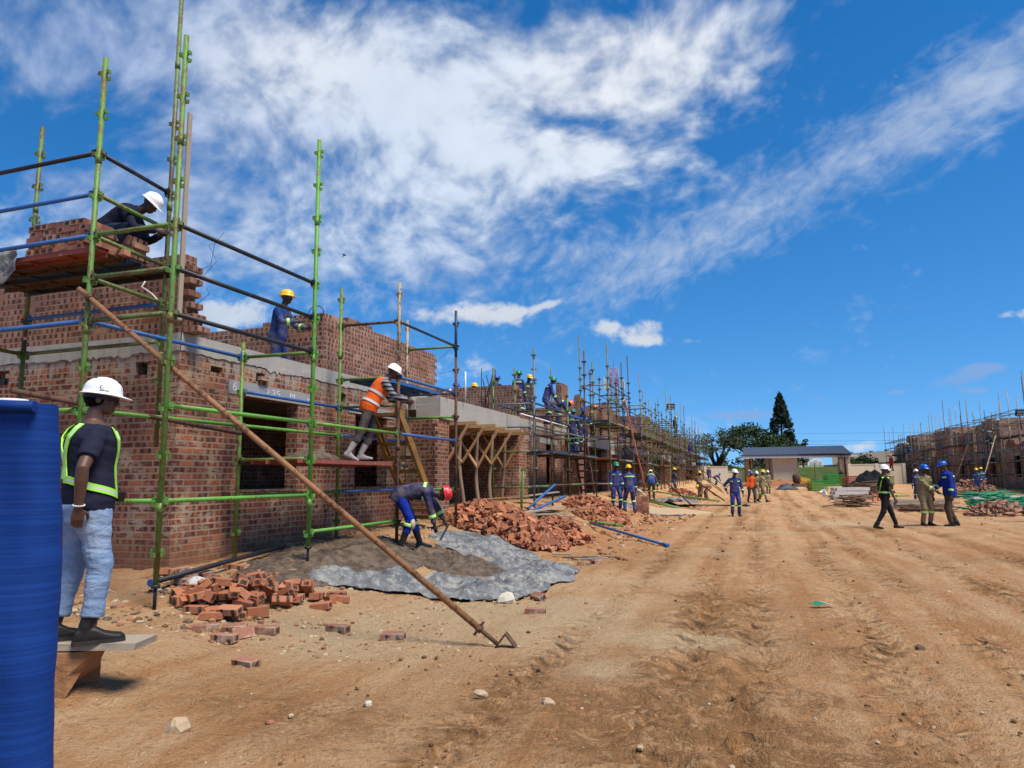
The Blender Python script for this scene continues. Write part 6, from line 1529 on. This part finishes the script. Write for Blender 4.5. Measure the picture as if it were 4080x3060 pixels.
sticks(12.5,49.0,3.0,30,.3,'green net strips lying before the right row scaffold','greennet',6,.3,r=.04,name='net_heap')['category']='net heap'
mound('net_heap',8.26,59.5,1.75,1.2,1.45,plain('black_net',(.014,.016,.018),.9,.1,.5,.8,9.0),'big heap of black netting and poles behind the man in black','net heap',21,rough=.45)
for i in range(6):
    z=gh(7.1,37.3)+.07+.12*(i//2); mb=MB(); y_=37.0+.5*(i%2)
    mb.box((7.1+.2*(i%3)-.1,y_,z),(2.9-.2*(i%2),.22,.10),0,rot); solo(mb,'timber_beam',[M['woodgrey']],(7.1,y_,z),'grey squared timber beam stacked behind the man in black and the man in khaki','beam','grey beams stacked on the right')
mb=MB(); 
for i in range(3): mb.box((10.2,36.5,gh(10,36)+.1+.16*i),(2.6,.3,.14),0,rot)
solo(mb,'concrete_beam',[M['conc_pale']],(10.2,36.5,gh(10,36)),'grey concrete beams lying behind the green heap at the right edge','beam')
mb=MB()
for i in range(4): mb.box((6.66,44.5,gh(6.6,44)+.08+i*.11),(1.0,.08,.05),0,rot)
for u in (-.45,-.15,.15,.45): mb.box(Vector((6.66,44.5,gh(6.6,44)+.24))+IRv*u+IFv*.045,(.07,.03,.48),0,rot)
solo(mb,'barrier',[M['orange']],(6.66,44.5,gh(6.6,44)),'orange slatted barrier lying low behind the sticks','barrier')
mb=MB(); a=Vector((7.0,50.3,gh(7,50)+.1))
mb.tube(a-IRv*1.2,a+IRv*2.4,.045,8); [mb.box(a+IRv*u,(.05,.16,.14),0,rot) for u in (-.9,-.1,.8,1.6)]; solo(mb,'steel_tube',[M['bgreen']],a,'bright green scaffold standard lying before the black net heap','tube')
# yellow plant under a dark sheet
root=empty('mixer',(4.08,69.0,gh(4,69)),'dismantled yellow mixer parts with rusty drum left of the green frame stack','machine')
c=Vector((4.08,69,gh(4,69))); mb=MB(); mb.box(c+IRv*.75+Vector((0,0,.35)),(.62,.6,.55),0,rot); mb.build('hopper',M['yelmach'],root)
mb=MB(); mb.box(c+IRv*.1+Vector((0,0,.85)),(1.0,.5,.38),0,rot@eul(0,.25,0)); mb.build('hood',M['yelmach'],root)
mb=MB(); mb.lathe([(.22,-.45),(.36,-.2),(.36,.25),(.25,.45)],c+IRv*-.5+Vector((0,0,.95)),16,0,True); mb.build('drum',M['rust'],root)
mb=MB(); mb.box(c+IRv*-.15+Vector((0,0,.38)),(1.5,.5,.3),0,rot); mb.build('chassis',M['stick'],root)
sheet('tarpaulin',lambda u,v:tuple(Vector((2.7,68.3,gh(2.7,68)+.03+.75*math.sin(math.pi*u)*math.sin(math.pi*min(1,v*1.1))*(.7+.5*noise.noise(Vector((u*5,v*4,2))))))+IRv*(u*1.9-.95)+IFv*(v*1.2-.6)),28,16,M['tarpdk'],'dark grey sheet humped over materials left of the yellow mixer parts','tarpaulin',(2.7,68.3,gh(2.7,68)))
mound('soil_heap',2.2,84,5.5,2.2,.55,plain('soil_red',(.30,.13,.06),.95,.1,.2,.5,6.0),'long low red soil heap in front of the gatehouse wall','soil',31,rough=.6)
# ---------------------------------------------------------------- gatehouse
def LF(o):   # local frame: u to image right, v into the picture
    o=Vector(o); return lambda u,v,z:o+IRv*u+IFv*v+Vector((0,0,z))
def lbox(mb,F,u0,u1,v0,v1,z0,z1,m=0):
    mb.box(F((u0+u1)/2,(v0+v1)/2,(z0+z1)/2),(u1-u0,v1-v0,z1-z0),m,rot)
def gate():
    g0=gh(3,92); rot=Matrix.Identity(3); root=empty('gatehouse',(-1.3,92.9,g0),'gatehouse with charcoal corrugated roof on stone columns at the end of the road','gatehouse')
    o_=Vector((-1.15,92.9,0)); F=lambda u,v,z:o_+Vector((u*.925,v,z))
    mb=MB(); e0,e1=4.22,5.25
    A=[F(-.15,0,e0),F(13.3,0,e0+.02),F(12.6,2.6,e1),F(.0,2.6,e1)]
    n=60; prev=None
    for i in range(n):
        for j in range(1):
            q=lambda t,w:(A[0].lerp(A[1],t)).lerp(A[3].lerp(A[2],t),w)
            t0,t1,t2=i/n,(i+.5)/n,(i+1)/n; up=Vector((0,-.02,.045))
            mb.face([q(t0,0),q(t1,0)+up,q(t1,1)+up,q(t0,1)]); mb.face([q(t1,0)+up,q(t2,0),q(t2,1),q(t1,1)+up])
    Bk=[F(-.15,5.2,e0),F(13.3,5.2,e0)]; mb.face([A[3],A[2],Bk[1],Bk[0]]); mb.face([A[0],A[3],Bk[0]]); mb.face([A[1],Bk[1],A[2]])
    mb.build('roof',M['roofdk'],root)
    mb=MB(); lbox(mb,F,-.18,13.33,-.10,-.02,e0-.20,e0+.0); mb.build('gutter',M['roofdk'],root)
    mb=MB(); lbox(mb,F,-.1,13.25,.0,.12,e0-.42,e0-.21); lbox(mb,F,-.1,13.25,.13,5.1,e0-.30,e0-.22); mb.build('soffit',M['white'],root)
    for us in ((.1,.62),(.78,1.0),(11.75,12.35),(12.5,13.0)):
        mb=MB(); lbox(mb,F,us[0],us[1],.35,.85,g0-.1,e0-.43); mb.build('column',M['stonecol'],root)
    mb=MB(); lbox(mb,F,.63,.77,.45,.7,g0,e0-.43); lbox(mb,F,12.36,12.49,.45,.7,g0,e0-.43); mb.build('steel_post',M['black'],root)
    mb=MB(); lbox(mb,F,3.25,6.25,.6,3.2,g0-.1,e0-.43); mb.build('guard_room',M['plaster'],root)
    mb=MB(); 
    for a in ((3.7,4.0),): lbox(mb,F,3.55,6.1,.575,.598,2.95,3.0); lbox(mb,F,3.55,6.1,.575,.598,1.85,1.9); lbox(mb,F,3.55,3.6,.575,.598,g0,1.85)
    lbox(mb,F,3.6,3.72,.56,.597,2.2,2.3); lbox(mb,F,5.55,5.67,.56,.597,2.2,2.3)
    mb.build('plaster_groove',M['conc'],root)
    mb=MB(); lbox(mb,F,3.2,3.248,.55,.75,g0,e0-.43); mb.build('downpipe',M['black'],root)
gate()
def gwall(F,u0,u1,z1,label,v=0,step=3.2):
    root=empty('garden_wall',F(u0,v,0),label,'wall',group='plastered boundary walls')
    mb=MB(); lbox(mb,F,u0,u1,v,v+.18,0,z1); mb.build('panel',M['cream'],root)
    mb=MB(); lbox(mb,F,u0,u1,v-.04,v+.22,z1+.002,z1+.1); mb.build('coping',M['cream'],root)
    for u in np.arange(u0,u1+.1,step):
        mb=MB(); lbox(mb,F,u-.18,u+.18,v-.08,v+.26,0,z1+.16); mb.build('pier',M['cream'],root)
F=LF((-1.3,92.9,0))
gwall(F,-12,-2.8,2.75,'beige boundary wall with a taller pier behind the far left scaffold',-3); gwall(F,-2.6,.0,2.15,'lower beige boundary wall meeting the left gate column',.3)
gwall(F,10.9,17.4,2.8,'long beige boundary wall behind the black net heap on the right',-5,3.2)
# grass bank with a mesh fence, green-roofed hall
mb=MB(); nx,ny=60,26; G_=[]
for j in range(ny+1):
    G_.append([])
    for i in range(nx+1):
        u=-30+75*i/nx; v=6+46*j/ny; F=LF((-1.3,92.9,0)); p=F(u,v,0); t=j/ny; z=.45+2.6*ss(t*1.6)*(1+.25*noise.noise(Vector((u*.12,v*.12,3))))+.18*noise.noise(Vector((u*.8,v*.8,1))); p.z=z if j else .2; G_[-1].append(p)
for j in range(ny):
    for i in range(nx): mb.face([G_[j][i],G_[j][i+1],G_[j+1][i+1],G_[j+1][i]],0,True)
o=mb.build('grass_bank',M['grass']); o['kind']='structure'
F=LF((-1.3,92.9,0))
root=empty('mesh_fence',F(6,8,.5),'dark mesh security fence on the grass bank seen through the gatehouse','fence')
for i in range(11):
    u=-6+3.2*i; mb=MB(); lbox(mb,F,u-.06,u+.06,9.9,10.02,.3,3.4); mb.build('post',M['dgreen'],root)
mb=MB()
for k in range(12): z=.9+.21*k; lbox(mb,F,-6,26,9.945,9.951,z,z+.007)
mb.build('wire_mesh',M['dgreen'],root)
root=empty('green_roofed_hall',F(6,55,2),'long low hall with green barrel roof and white arched gable behind the gatehouse','hall')
F2=LF((0,0,0)); Fh=LF(F(13.5,55,0))
mb=MB(); rs=[]
for u in (2.0,22.0):
    rs.append([Fh(u-(6.0*.0),v0,z0) for v0,z0 in [(6-6*math.cos(t),3.6+2.2*math.sin(t)) for t in np.linspace(0,math.pi,14)]])
# barrel along image-right, end arch facing right-front
mb=MB(); ring=lambda v:[Fh(19.2+1.75*math.cos(t),v,3.75+1.45*math.sin(t)) for t in np.linspace(0,math.pi,14)]
mb.face(ring(0),0); mb.build('arched_gable',M['white'],root)
mb=MB(); 
for k in range(3): lbox(mb,Fh,18.0+.85*k,18.7+.85*k,-.03,-.005,3.8,4.75-.25*abs(k-1)); 
mb.build('gable_window',M['conc_pale'],root)
mb=MB(); a=ring(.02); b=[p+IFv*3-IRv*11 for p in ring(.02)]; mb.rings([a,b],0,True,False,False); mb.build('roof',M['roofgrn'],root)
mb=MB(); lbox(mb,Fh,6.0,17.4,1.5,3.5,1.0,3.9); mb.build('wall',M['white'],root)
mb=MB(); [lbox(mb,Fh,6.3+1.4*k,7.1+1.4*k,1.45,1.49,1.2,3.2) for k in range(8)]; mb.build('window',M['glass'],root)
# gabled townhouses
def townhouse(u,v,label,k):
    F=LF((-1.3,92.9,0)); root=empty('townhouse',F(u,v,.5),label,'house',group='grey gabled town houses')
    mb=MB(); lbox(mb,F,u,u+4.6,v,v+7,.3,4.2); mb.face([F(u,v,4.2),F(u+4.6,v,4.2),F(u+2.3,v,6.2)]); mb.build('wall',M['facebrick'],root)
    mb=MB(); 
    for s in (0,1):
        a,b=(u-.35,u+2.3) if s==0 else (u+4.95,u+2.3); za,zb_=3.95,6.35
        mb.face([F(a,v-.3,za),F(b,v-.3,zb_),F(b,v+7.3,zb_),F(a,v+7.3,za)])
    o=mb.build('roof',M['rooftile'],root); md=o.modifiers.new('t','SOLIDIFY'); md.thickness=.14
    mb=MB(); lbox(mb,F,u-3.4,u-.02,v+2.2,v+7,.3,4.0); mb.face([F(u-3.6,v+2.0,4.0),F(u+.3,v+2.0,4.0),F(u+.3,v+5,6.2),F(u-2.4,v+5,6.2)]); mb.build('side_wing',M['rooftile'],root)
    mb=MB(); mb.beam(F(u-.4,v-.36,3.93),F(u+2.3,v-.36,6.38),.05,.18); mb.beam(F(u+5.0,v-.36,3.93),F(u+2.3,v-.36,6.38),.05,.18); mb.build('bargeboard',M['white'],root)
    mb=MB(); lbox(mb,F,u+1.2,u+3.4,v-.06,v-.005,2.4,3.7); o=mb.build('window',M['white'],root); mb=MB(); lbox(mb,F,u+1.3,u+3.3,v-.075,v-.062,2.5,3.6); mb.build('pane',M['glass'],o)
    mb=MB(); mb.tube(F(u+2.3,v+5.5,6.2),F(u+2.3,v+5.5,6.75),.4,12); mb.build('roof_tank',M['roofdk'],root)
for i,(u,v,l) in enumerate(((43.6,61.6,'farthest grey gabled town house, leftmost of the four behind the beige wall'),(44.4,54.6,'second grey gabled town house from the left behind the beige wall'),(43.9,47.6,'third grey gabled town house from the left, white bargeboard in front'),(43.2,41.6,'nearest grey gabled town house, partly hidden by the right row scaffold'))): townhouse(u,v,l,i)
# ---------------------------------------------------------------- trees
def leaves(mb,c,r,n,sz,rn,flat=.75):
    for i in range(n):
        d=Vector((rn.gauss(0,1),rn.gauss(0,1),rn.gauss(0,1))).normalized()*(rn.random()**.45); p=Vector(c)+Vector((d.x*r,d.y*r,d.z*r*flat))
        a=Vector((rn.gauss(0,1),rn.gauss(0,1),rn.gauss(0,.7))).normalized(); b=a.cross(Vector((rn.gauss(0,1),rn.gauss(0,1),rn.gauss(0,1)))).normalized(); s=sz*rn.uniform(.6,1.3)
        mb.face([p-a*s-b*s*.5,p+a*s-b*s*.5,p+a*s*.7+b*s*.6,p-a*s*.7+b*s*.6])
def tree(x,y,z0,h,r,label,kind,seed,lm='leaf',trunk=.3,crown0=.45,n=26,dens=70,sz=.16,cr=1.0,flat=.6,group='trees beyond the site'):
    rn=random.Random(seed); root=empty('tree',(x,y,z0),label,'tree',group)
    tb=MB(); fk=Vector((x+rn.uniform(-.3,.3),y,z0+h*crown0)); tb.path([(x,y,z0-.3),(x+.1*r*rn.uniform(-1,1)*.3,y,z0+h*crown0*.5),fk],[trunk*1.3,trunk,trunk*.8],8)
    cm=MB()
    limbs=[]
    for i in range(7):
        t=2*math.pi*(i+rn.uniform(-.25,.25))/7; q=rn.uniform(.34,.55); e=Vector((x+r*q*math.cos(t),y+r*q*math.sin(t),z0+h*rn.uniform(.58,.74))); k=fk.lerp(e,.5)+Vector((rn.uniform(-.3,.3),rn.uniform(-.2,.2),-.05*h*rn.random()))
        tb.path([fk+Vector((0,0,-.25)),k,e],[trunk*.55,trunk*.40,trunk*.26],6); limbs.append(e)
    for i in range(n):
        t=2*math.pi*i/n*2.4+rn.uniform(-.3,.3); q=math.sqrt((i+.5)/n); e=Vector((x+r*q*math.cos(t)*rn.uniform(.85,1.1),y+r*q*math.sin(t)*rn.uniform(.85,1.1),z0+h*(1-flat*.50*q*q*rn.uniform(.6,1.3)-rn.uniform(.02,.20))))
        lb=min(limbs,key=lambda v:(v-e).length); mid=lb.lerp(e,.5)+Vector((rn.uniform(-.25,.25),0,rn.uniform(-.1,.15)))
        tb.path([lb,mid,e],[trunk*.22,trunk*.13,.025],5)
        leaves(cm,e,cr*rn.uniform(.7,1.25)*r*.26,dens,sz,rn,.6)
        if rn.random()<.6: leaves(cm,mid.lerp(e,.5),cr*r*.2,dens//2,sz,rn,.6)
    tb.build('trunk',M['bark'],root); cm.build('crown',M[lm],root)
tree(-5.2,115,.6,8.6,4.9,'wide umbrella tree with open branching left of the gatehouse','u',1,'leaf2',.55,.30,40,42,.13,.85,.7)
tree(-.6,131,.6,10.8,5.4,'dark green broad tree behind the left end of the gatehouse roof','d',2,'leaf',.36,.42,34,95,.19,1.15,.8)
tree(4.2,140,.6,9.0,4.6,'dense dark tree at the foot of the tall cypress','d',3,'leaf',.35,.35,30,110,.2,1.25,.9)
tree(8.6,138,.6,7.6,2.8,'thin feathery tree right of the cypress above the gatehouse roof','t',4,'leaf',.16,.5,14,40,.16,.8,.8)
tree(-6.5,150,.6,4.4,3.6,'low grey-green bush tree under the umbrella tree','b',5,'leaf2',.2,.25,20,70,.16,1.2,.9)
tree(1.0,150,.6,4.6,3.2,'low grey-green bush tree seen through the gateway','b',6,'leaf2',.2,.25,18,60,.16,1.2,.9)
tree(-21.5,57,.6,7.9,2.4,'rounded tree crown showing above the second house roof line','r',7,'leaf',.25,.5,18,80,.14,1.2,.9)
tree(19.5,150,.6,4.5,4.0,'round dark bush tree right of the white arched gable','b',8,'leaf',.2,.25,20,90,.2,1.3,.9)
def cypress(x,y,z0,h,w,label):
    rn=random.Random(8); root=empty('cypress_tree',(x,y,z0),label,'tree','trees beyond the site')
    tb=MB(); tb.path([(x,y,z0-.3),(x,y,z0+h*.8)],[.4,.1],8); tb.build('trunk',M['bark'],root)
    cm=MB()
    for i in range(560):
        t=rn.random()**.9; z=z0+h*(.20+.80*t); rr=w/2*1.08*(min(1,t/.22+.45))*(1-max(0,(t-.22)/.78)**1.25)**.8*rn.uniform(.55,1.06); a=rn.uniform(0,6.28)
        leaves(cm,(x+rr*math.cos(a),y+rr*math.sin(a),z),.36*rn.uniform(.7,1.5),24,.17,rn,1.3)
    cm.build('crown',M['cypress'],root)
cypress(5.6,149.5,.6,17.2,4.9,'tall dark cypress spire rising above the gatehouse roof')
# hills on the horizon
mb=MB(); N=90; rows=[]
for j in range(8):
    row=[]
    for i in range(N+1):
        u=-500+1700*i/N; d=430+260*j; p=IFv*d+IRv*(u*(1+.25*j)); hgt=(9+8*noise.noise(Vector((u*.006,j*.8,1)))+6*noise.noise(Vector((u*.02,j,4))))*(.25+.75*ss(j/3))*(.25+.75*ss((u-20)/220)); row.append((p.x,p.y,max(-1,hgt*(1+.2*j))+.3))
    rows.append(row)
b=len(mb.v)
for j in range(7):
    for i in range(N): mb.face([rows[j][i],rows[j][i+1],rows[j+1][i+1],rows[j+1][i]],0,True)
o=mb.build('hills',M['hill']); o['kind']='structure'
# overhead wires
for i,(z,l) in enumerate(((10.9,'topmost thin overhead wire crossing behind the cypress'),(9.2,'middle thin overhead wire crossing above the gatehouse'),(8.5,'lowest thin overhead wire crossing above the gatehouse'))):
    F=LF((0,0,0)); mb=MB(); mb.path([F(-10+19*k,155,z+.9*(k/9-.5)**2) for k in range(10)],.022,5); solo(mb,'overhead_wire',[M['rebar']],F(-10,155,z),l,'wire','overhead wires')
# telecom tower
M['towersteel']=plain('tower_steel',(.20,.22,.30),.6,.3,.1)
def tower():
    x,y=-27.4,148.4; root=empty('telecom_tower',(x,y,.5),'red and white lattice telecom tower with panel antennas behind the left row','tower')
    W=lambda z:2.6-1.0*min(1,z/14.0); P=lambda k,z:Vector((x+(W(z)/2)*(1 if k in(0,3) else -1),y+(W(z)/2)*(1 if k<2 else -1),z))
    for k in range(4):
        for z0,z1,m in ((.3,8,'towerred'),(8,21,'towersteel'),(21,24.9,'towersteel')):
            mb=MB(); mb.tube(P(k,z0),P(k,z1),.11,5); mb.build('leg',M[m],root)
    for z0,z1,m in ((.3,8,'towerred'),(8,21,'towersteel'),(21,24.9,'towerred')):
        mb=MB()
        for z in np.arange(z0,z1-.9,1.3):
            for k in range(4):
                a,b_=P(k,z),P((k+1)%4,z+1.3); mb.tube(a,b_,.05,4); mb.tube(P((k+1)%4,z),P(k,z+1.3),.05,4); mb.tube(P(k,z+1.3),P((k+1)%4,z+1.3),.05,4)
        mb.build('lattice',M[m],root)
    for (du,z,hh) in ((-2.0,21.6,2.6),(-1.55,21.2,1.9),(1.7,21.7,2.2),(2.1,21.3,1.8),(-1.6,16.6,1.5),(-1.2,17.0,1.2)):
        mb=MB(); c=Vector((x,y,z))+IRv*du; mb.box(c,(.5,.22,hh),0,rot); mb.tube(c+IFv*.15-Vector((0,0,hh*.6)),c+IFv*.15+Vector((0,0,hh*.6)),.04,5); mb.tube(c+IFv*.15,Vector((x,y,z)),.04,5); mb.build('panel_antenna',M['conc_pale'],root)
    mb=MB(); c=Vector((x,y,16.9))+IRv*2.1; mb.lathe([(.02,-.12),(.35,0),(.42,.12)],(0,0,0),14); mb.v=[tuple(c+Matrix.Rotation(R(90),3,'X')@Vector(v)) for v in mb.v]; mb.build('dish',M['white'],root)
    mb=MB(); mb.tube((x,y,24.5),(x,y,29.5),.035,5); mb.build('mast',M['steel'],root)
tower()
# floodlights on poles
def flood(x,y,z,label):
    root=empty('floodlight',(x,y,z-1.0),label,'floodlight',group='floodlights on the scaffolds')
    mb=MB(); mb.tube((x,y,z-1.2),(x,y,z-.2),.03,6); mb.build('bracket',M['black'],root)
    mb=MB(); mb.box((x,y-.05,z),(.62,.14,.42),0,rot@eul(.35,0,0)); o=mb.build('housing',M['blackpl'],root)
    mb=MB()
    for i in range(4):
        for j in range(2): mb.box(Vector((x,y,z))+(rot@eul(.35,0,0))@Vector((-.21+.14*i,-.125,-.09+.18*j)),(.10,.02,.11),0,rot@eul(.35,0,0))
    mb.build('lamp_cell',M['conc_pale'],o)
flood(-5.7,54.0,6.85,'black LED floodlight on a pole high above the left row scaffold'); flood(18.6,60.5,5.95,'black LED floodlight on a pole above the right edge building')
mb=MB(); pts=[Vector((-5.72,33.0,5.1)),Vector((-5.7,33.4,5.25)),Vector((-5.68,34.2,4.6)),Vector((-5.66,35.8,3.2)),Vector((-5.6,37.4,1.9)),Vector((-5.6,38.6,.9))]
mb.path(pts,.045,6); solo(mb,'hanging_hose',[plain('salmon_hose',(.55,.22,.13),.7)],pts[0],'salmon-coloured hose hanging over the scaffold of the third house','hose')
# a bird
mb=MB(); b=Vector((-17.1,26.8,11.7)); mb.path([b-IRv*.10,b,b+IRv*.08],[.01,.03,.01],6); mb.face([b,b+IRv*.04,b-IRv*.08+Vector((0,.1,.10)),b-IRv*.14+Vector((0,.05,.08))]); mb.face([b,b+IRv*.04,b-IRv*.02+Vector((0,-.1,-.11)),b-IRv*.08+Vector((0,-.05,-.10))]); o=solo(mb,'bird',[M['hair']],b,'small dark bird flying in front of the clouds','bird')
o.modifiers.new('t','SOLIDIFY').thickness=.01
# ---------------------------------------------------------------- sky, sun, camera
SUN_EL=60; SUN_AZ=114      # degrees; azimuth clockwise from +y: from the right, a little behind the camera
w=bpy.data.worlds.new('World'); sc.world=w; w.use_nodes=True
nt=w.node_tree; nt.nodes.clear(); g=Gr(nt)
sky=g.new('ShaderNodeTexSky'); sky.sky_type='NISHITA'; sky.sun_disc=False; sky.sun_elevation=R(SUN_EL); sky.sun_rotation=R(SUN_AZ); sky.air_density=1.0; sky.dust_density=.1; sky.ozone_density=4.0; sky.altitude=800
D=S(g,g.new('ShaderNodeTexCoord').outputs['Generated'])
dx,dy,dz=g.xyz(D)
nv=g.new('ShaderNodeVectorMath',operation='NORMALIZE'); g.put(g.vec(dx,dy,g.mx(dz,0.0)*.88+.115),nv.inputs[0]); nt.links.new(nv.outputs[0],sky.inputs[0])
def dot(v): return dx*v[0]+dy*v[1]+dz*v[2]
ca,sa=math.cos(R(18.8)),math.sin(R(18.8)); cp,sp=math.cos(R(7.753)),math.sin(R(7.753))
fw=g.mx(dot((-sa*cp,ca*cp,sp)),.05); A=dot((ca,sa,0))/fw; B=dot((sa*sp,-ca*sp,cp))/fw
front=g.step(dot((-sa*cp,ca*cp,sp)),.05,.3)
def blob(U,V,ru,rv,rot=0,wt=1.0,soft=True):
    a=A-(U-1106)/1518; b=B-(830-V)/1518; c,s=math.cos(R(rot)),math.sin(R(rot))
    u=(a*c+b*s)*(1518/ru); v=(b*c-a*s)*(1518/rv)
    r2=u*u+v*v
    return g.math('POWER',2.718,r2*-1.0)*wt
def total(L):
    t=None
    for b in L: t=blob(*b) if t is None else t+blob(*b)
    return t
zz=g.mx(dz,.0)+.75
pl=g.vec(dx/zz,dy/zz,0.0)
wp=g.noise(pl,3.6,2.0,.5,col=True)
pw=g.vadd(pl,g.vmul(g.vadd(wp,(-.5,-.5,-.5)),(.14,.14,0)))
n1=g.noise(pw,5.6,4.0,.52); n2=g.noise(pw,25.0,3.0,.50); n3=g.noise(pw,68.0,3.0,.55)
rip=g.noise(g.vmul(g.vec(dx/zz*.8-dy/zz*.6,dx/zz*.6+dy/zz*.8,0.0),(30.0,54.0,1.0)),1.0,4.0,.6,.5)
main=total([(1400,140,360,185,14,1.15),(700,140,380,190,-18,.9),(560,430,760,300,-8,.66),(1000,470,330,140,0,.35),(240,540,330,150,5,.5),(120,40,520,190,0,.72),(1260,350,240,60,-4,.75),(1000,200,300,160,0,.4),
  (1235,268,160,26,-5,-1.05),(60,285,200,60,8,-.75),(700,330,220,60,20,-.12),(980,560,220,60,0,.35),(640,560,230,80,0,.25)])
dm=g.step(main+(n1-.5)*1.55+(n2-.5)*1.7+(n3-.5)*.7,.24,1.58)*.96
stk=total([(1760,385,720,105,27,.62),(2150,190,300,130,34,.70),(1400,590,330,70,14,.38),(1500,500,400,90,20,.25)])
dst=g.step(stk+(rip-.5)*1.3+(n2-.5)*.6+(n1-.5)*.5+(n3-.5)*.4,.30,1.55)*.66
puf=total([(1035,678,120,34,0,1.3),(1185,660,75,13,14,.9),(1350,712,105,24,4,1.0),(1395,742,62,14,0,1.0),(500,668,130,46,0,1.15),(2200,690,50,14,10,.7),(1500,742,26,9,0,.7),(1800,972,110,14,4,.55),(1950,1005,220,18,0,.5),(1840,978,45,14,0,.7),(1520,930,180,60,0,.35),(1040,790,160,40,0,.5),(820,790,90,40,0,.4)])
pn=g.noise(g.vec(A,B,0.0),17.0,5.0,.58)
dp=g.step(puf*.85+(pn-.5)*2.1+(n3-.5)*.5,.40,.95)*.95
grey=total([(2075,825,85,20,12,1.1),(2110,855,50,10,0,.8),(1940,856,30,7,5,1.0),(1590,903,110,14,0,1.1),(2125,805,60,10,0,.8),(1770,868,50,7,-4,.7),(980,585,260,40,0,.35),(1270,780,120,20,0,.0)])
dg_=g.step(grey+(pn-.5)*1.5+(n3-.5)*.45,.40,1.1)*.6
gen=g.step(g.noise(pl,1.1,6.0,.6),.50,.72)*.7
dens=g.mix(front,gen,g.mx(g.mx(dm,dst),dp))
lum=g.math('MULTIPLY_ADD',n2-.5,.2,g.mapr(dm,.3,1.0,.84,1.0),clamp=False)
veil=total([(100,60,600,260,0,1.1),(300,380,520,240,0,.6),(980,585,260,60,0,.7)])
ccol=g.mix(g.math('MULTIPLY',veil,.8,clamp=True),(.82,.93,1.08,1),(.44,.57,.86,1))
ccol=g.mix(g.math('MULTIPLY',blob(1400,140,330,190,14,1.1)+blob(650,130,220,130,0,.8)+blob(1040,675,130,40,0,.8)+blob(1380,720,120,40,0,.8),1.0,clamp=True),ccol,(.93,.98,1.06,1))
hs=g.new('ShaderNodeHueSaturation'); g.put(S(g,sky.outputs[0]),hs.inputs['Color']); hs.inputs['Saturation'].default_value=1.33; hs.inputs['Value'].default_value=1.0
b1=g.new('ShaderNodeBackground'); g.put(S(g,hs.outputs[0]),b1.inputs[0]); b1.inputs[1].default_value=.10
b2=g.new('ShaderNodeBackground'); vm=g.new('ShaderNodeVectorMath',operation='SCALE'); g.put(ccol,vm.inputs[0]); g.put(lum,vm.inputs['Scale']); nt.links.new(vm.outputs[0],b2.inputs[0]); b2.inputs[1].default_value=.54
b3=g.new('ShaderNodeBackground'); b3.inputs[0].default_value=(.17,.25,.43,1); b3.inputs[1].default_value=1.0
m1=g.new('ShaderNodeMixShader'); g.put(dens,m1.inputs[0]); nt.links.new(b1.outputs[0],m1.inputs[1]); nt.links.new(b2.outputs[0],m1.inputs[2])
m2=g.new('ShaderNodeMixShader'); g.put(dg_*front,m2.inputs[0]); nt.links.new(m1.outputs[0],m2.inputs[1]); nt.links.new(b3.outputs[0],m2.inputs[2])
out=g.new('ShaderNodeOutputWorld'); nt.links.new(m2.outputs[0],out.inputs[0])
w.cycles.sampling_method='MANUAL'; w.cycles.sample_map_resolution=512
sl=bpy.data.lights.new('sun','SUN'); sl.energy=3.4; sl.angle=R(24); sl.color=(1.0,.91,.78)
so=bpy.data.objects.new('sun',sl); COL.objects.link(so); so.location=(30,-20,40)
sd=Vector((math.sin(R(SUN_AZ))*math.cos(R(SUN_EL)),math.cos(R(SUN_AZ))*math.cos(R(SUN_EL)),math.sin(R(SUN_EL))))
so.rotation_euler=sd.to_track_quat('Z','Y').to_euler()
cd=bpy.data.cameras.new('camera'); cam=bpy.data.objects.new('camera',cd); COL.objects.link(cam); sc.camera=cam
cd.sensor_width=36; cd.sensor_fit='HORIZONTAL'; cd.lens=36*2800/4080; cd.clip_start=.05; cd.clip_end=6000
Rt=Vector((ca,sa,0)); Fw=Vector((-sa*cp,ca*cp,sp)); Dn=-Rt.cross(Fw); r=R(-.596)
X=Rt*math.cos(r)-Dn*math.sin(r); Y=-(Rt*math.sin(r)+Dn*math.cos(r))
m=Matrix((X,Y,-Fw)).transposed().to_4x4(); m.translation=Vector((0,0,1.5)); cam.matrix_world=m
sc.view_settings.view_transform='Standard'; sc.view_settings.look='None'; sc.view_settings.gamma=1; sc.view_settings.exposure=0.72; sc.view_settings.use_curve_mapping=False
sc.cycles.max_bounces=6; sc.cycles.diffuse_bounces=3; sc.cycles.glossy_bounces=2; sc.cycles.transparent_max_bounces=4
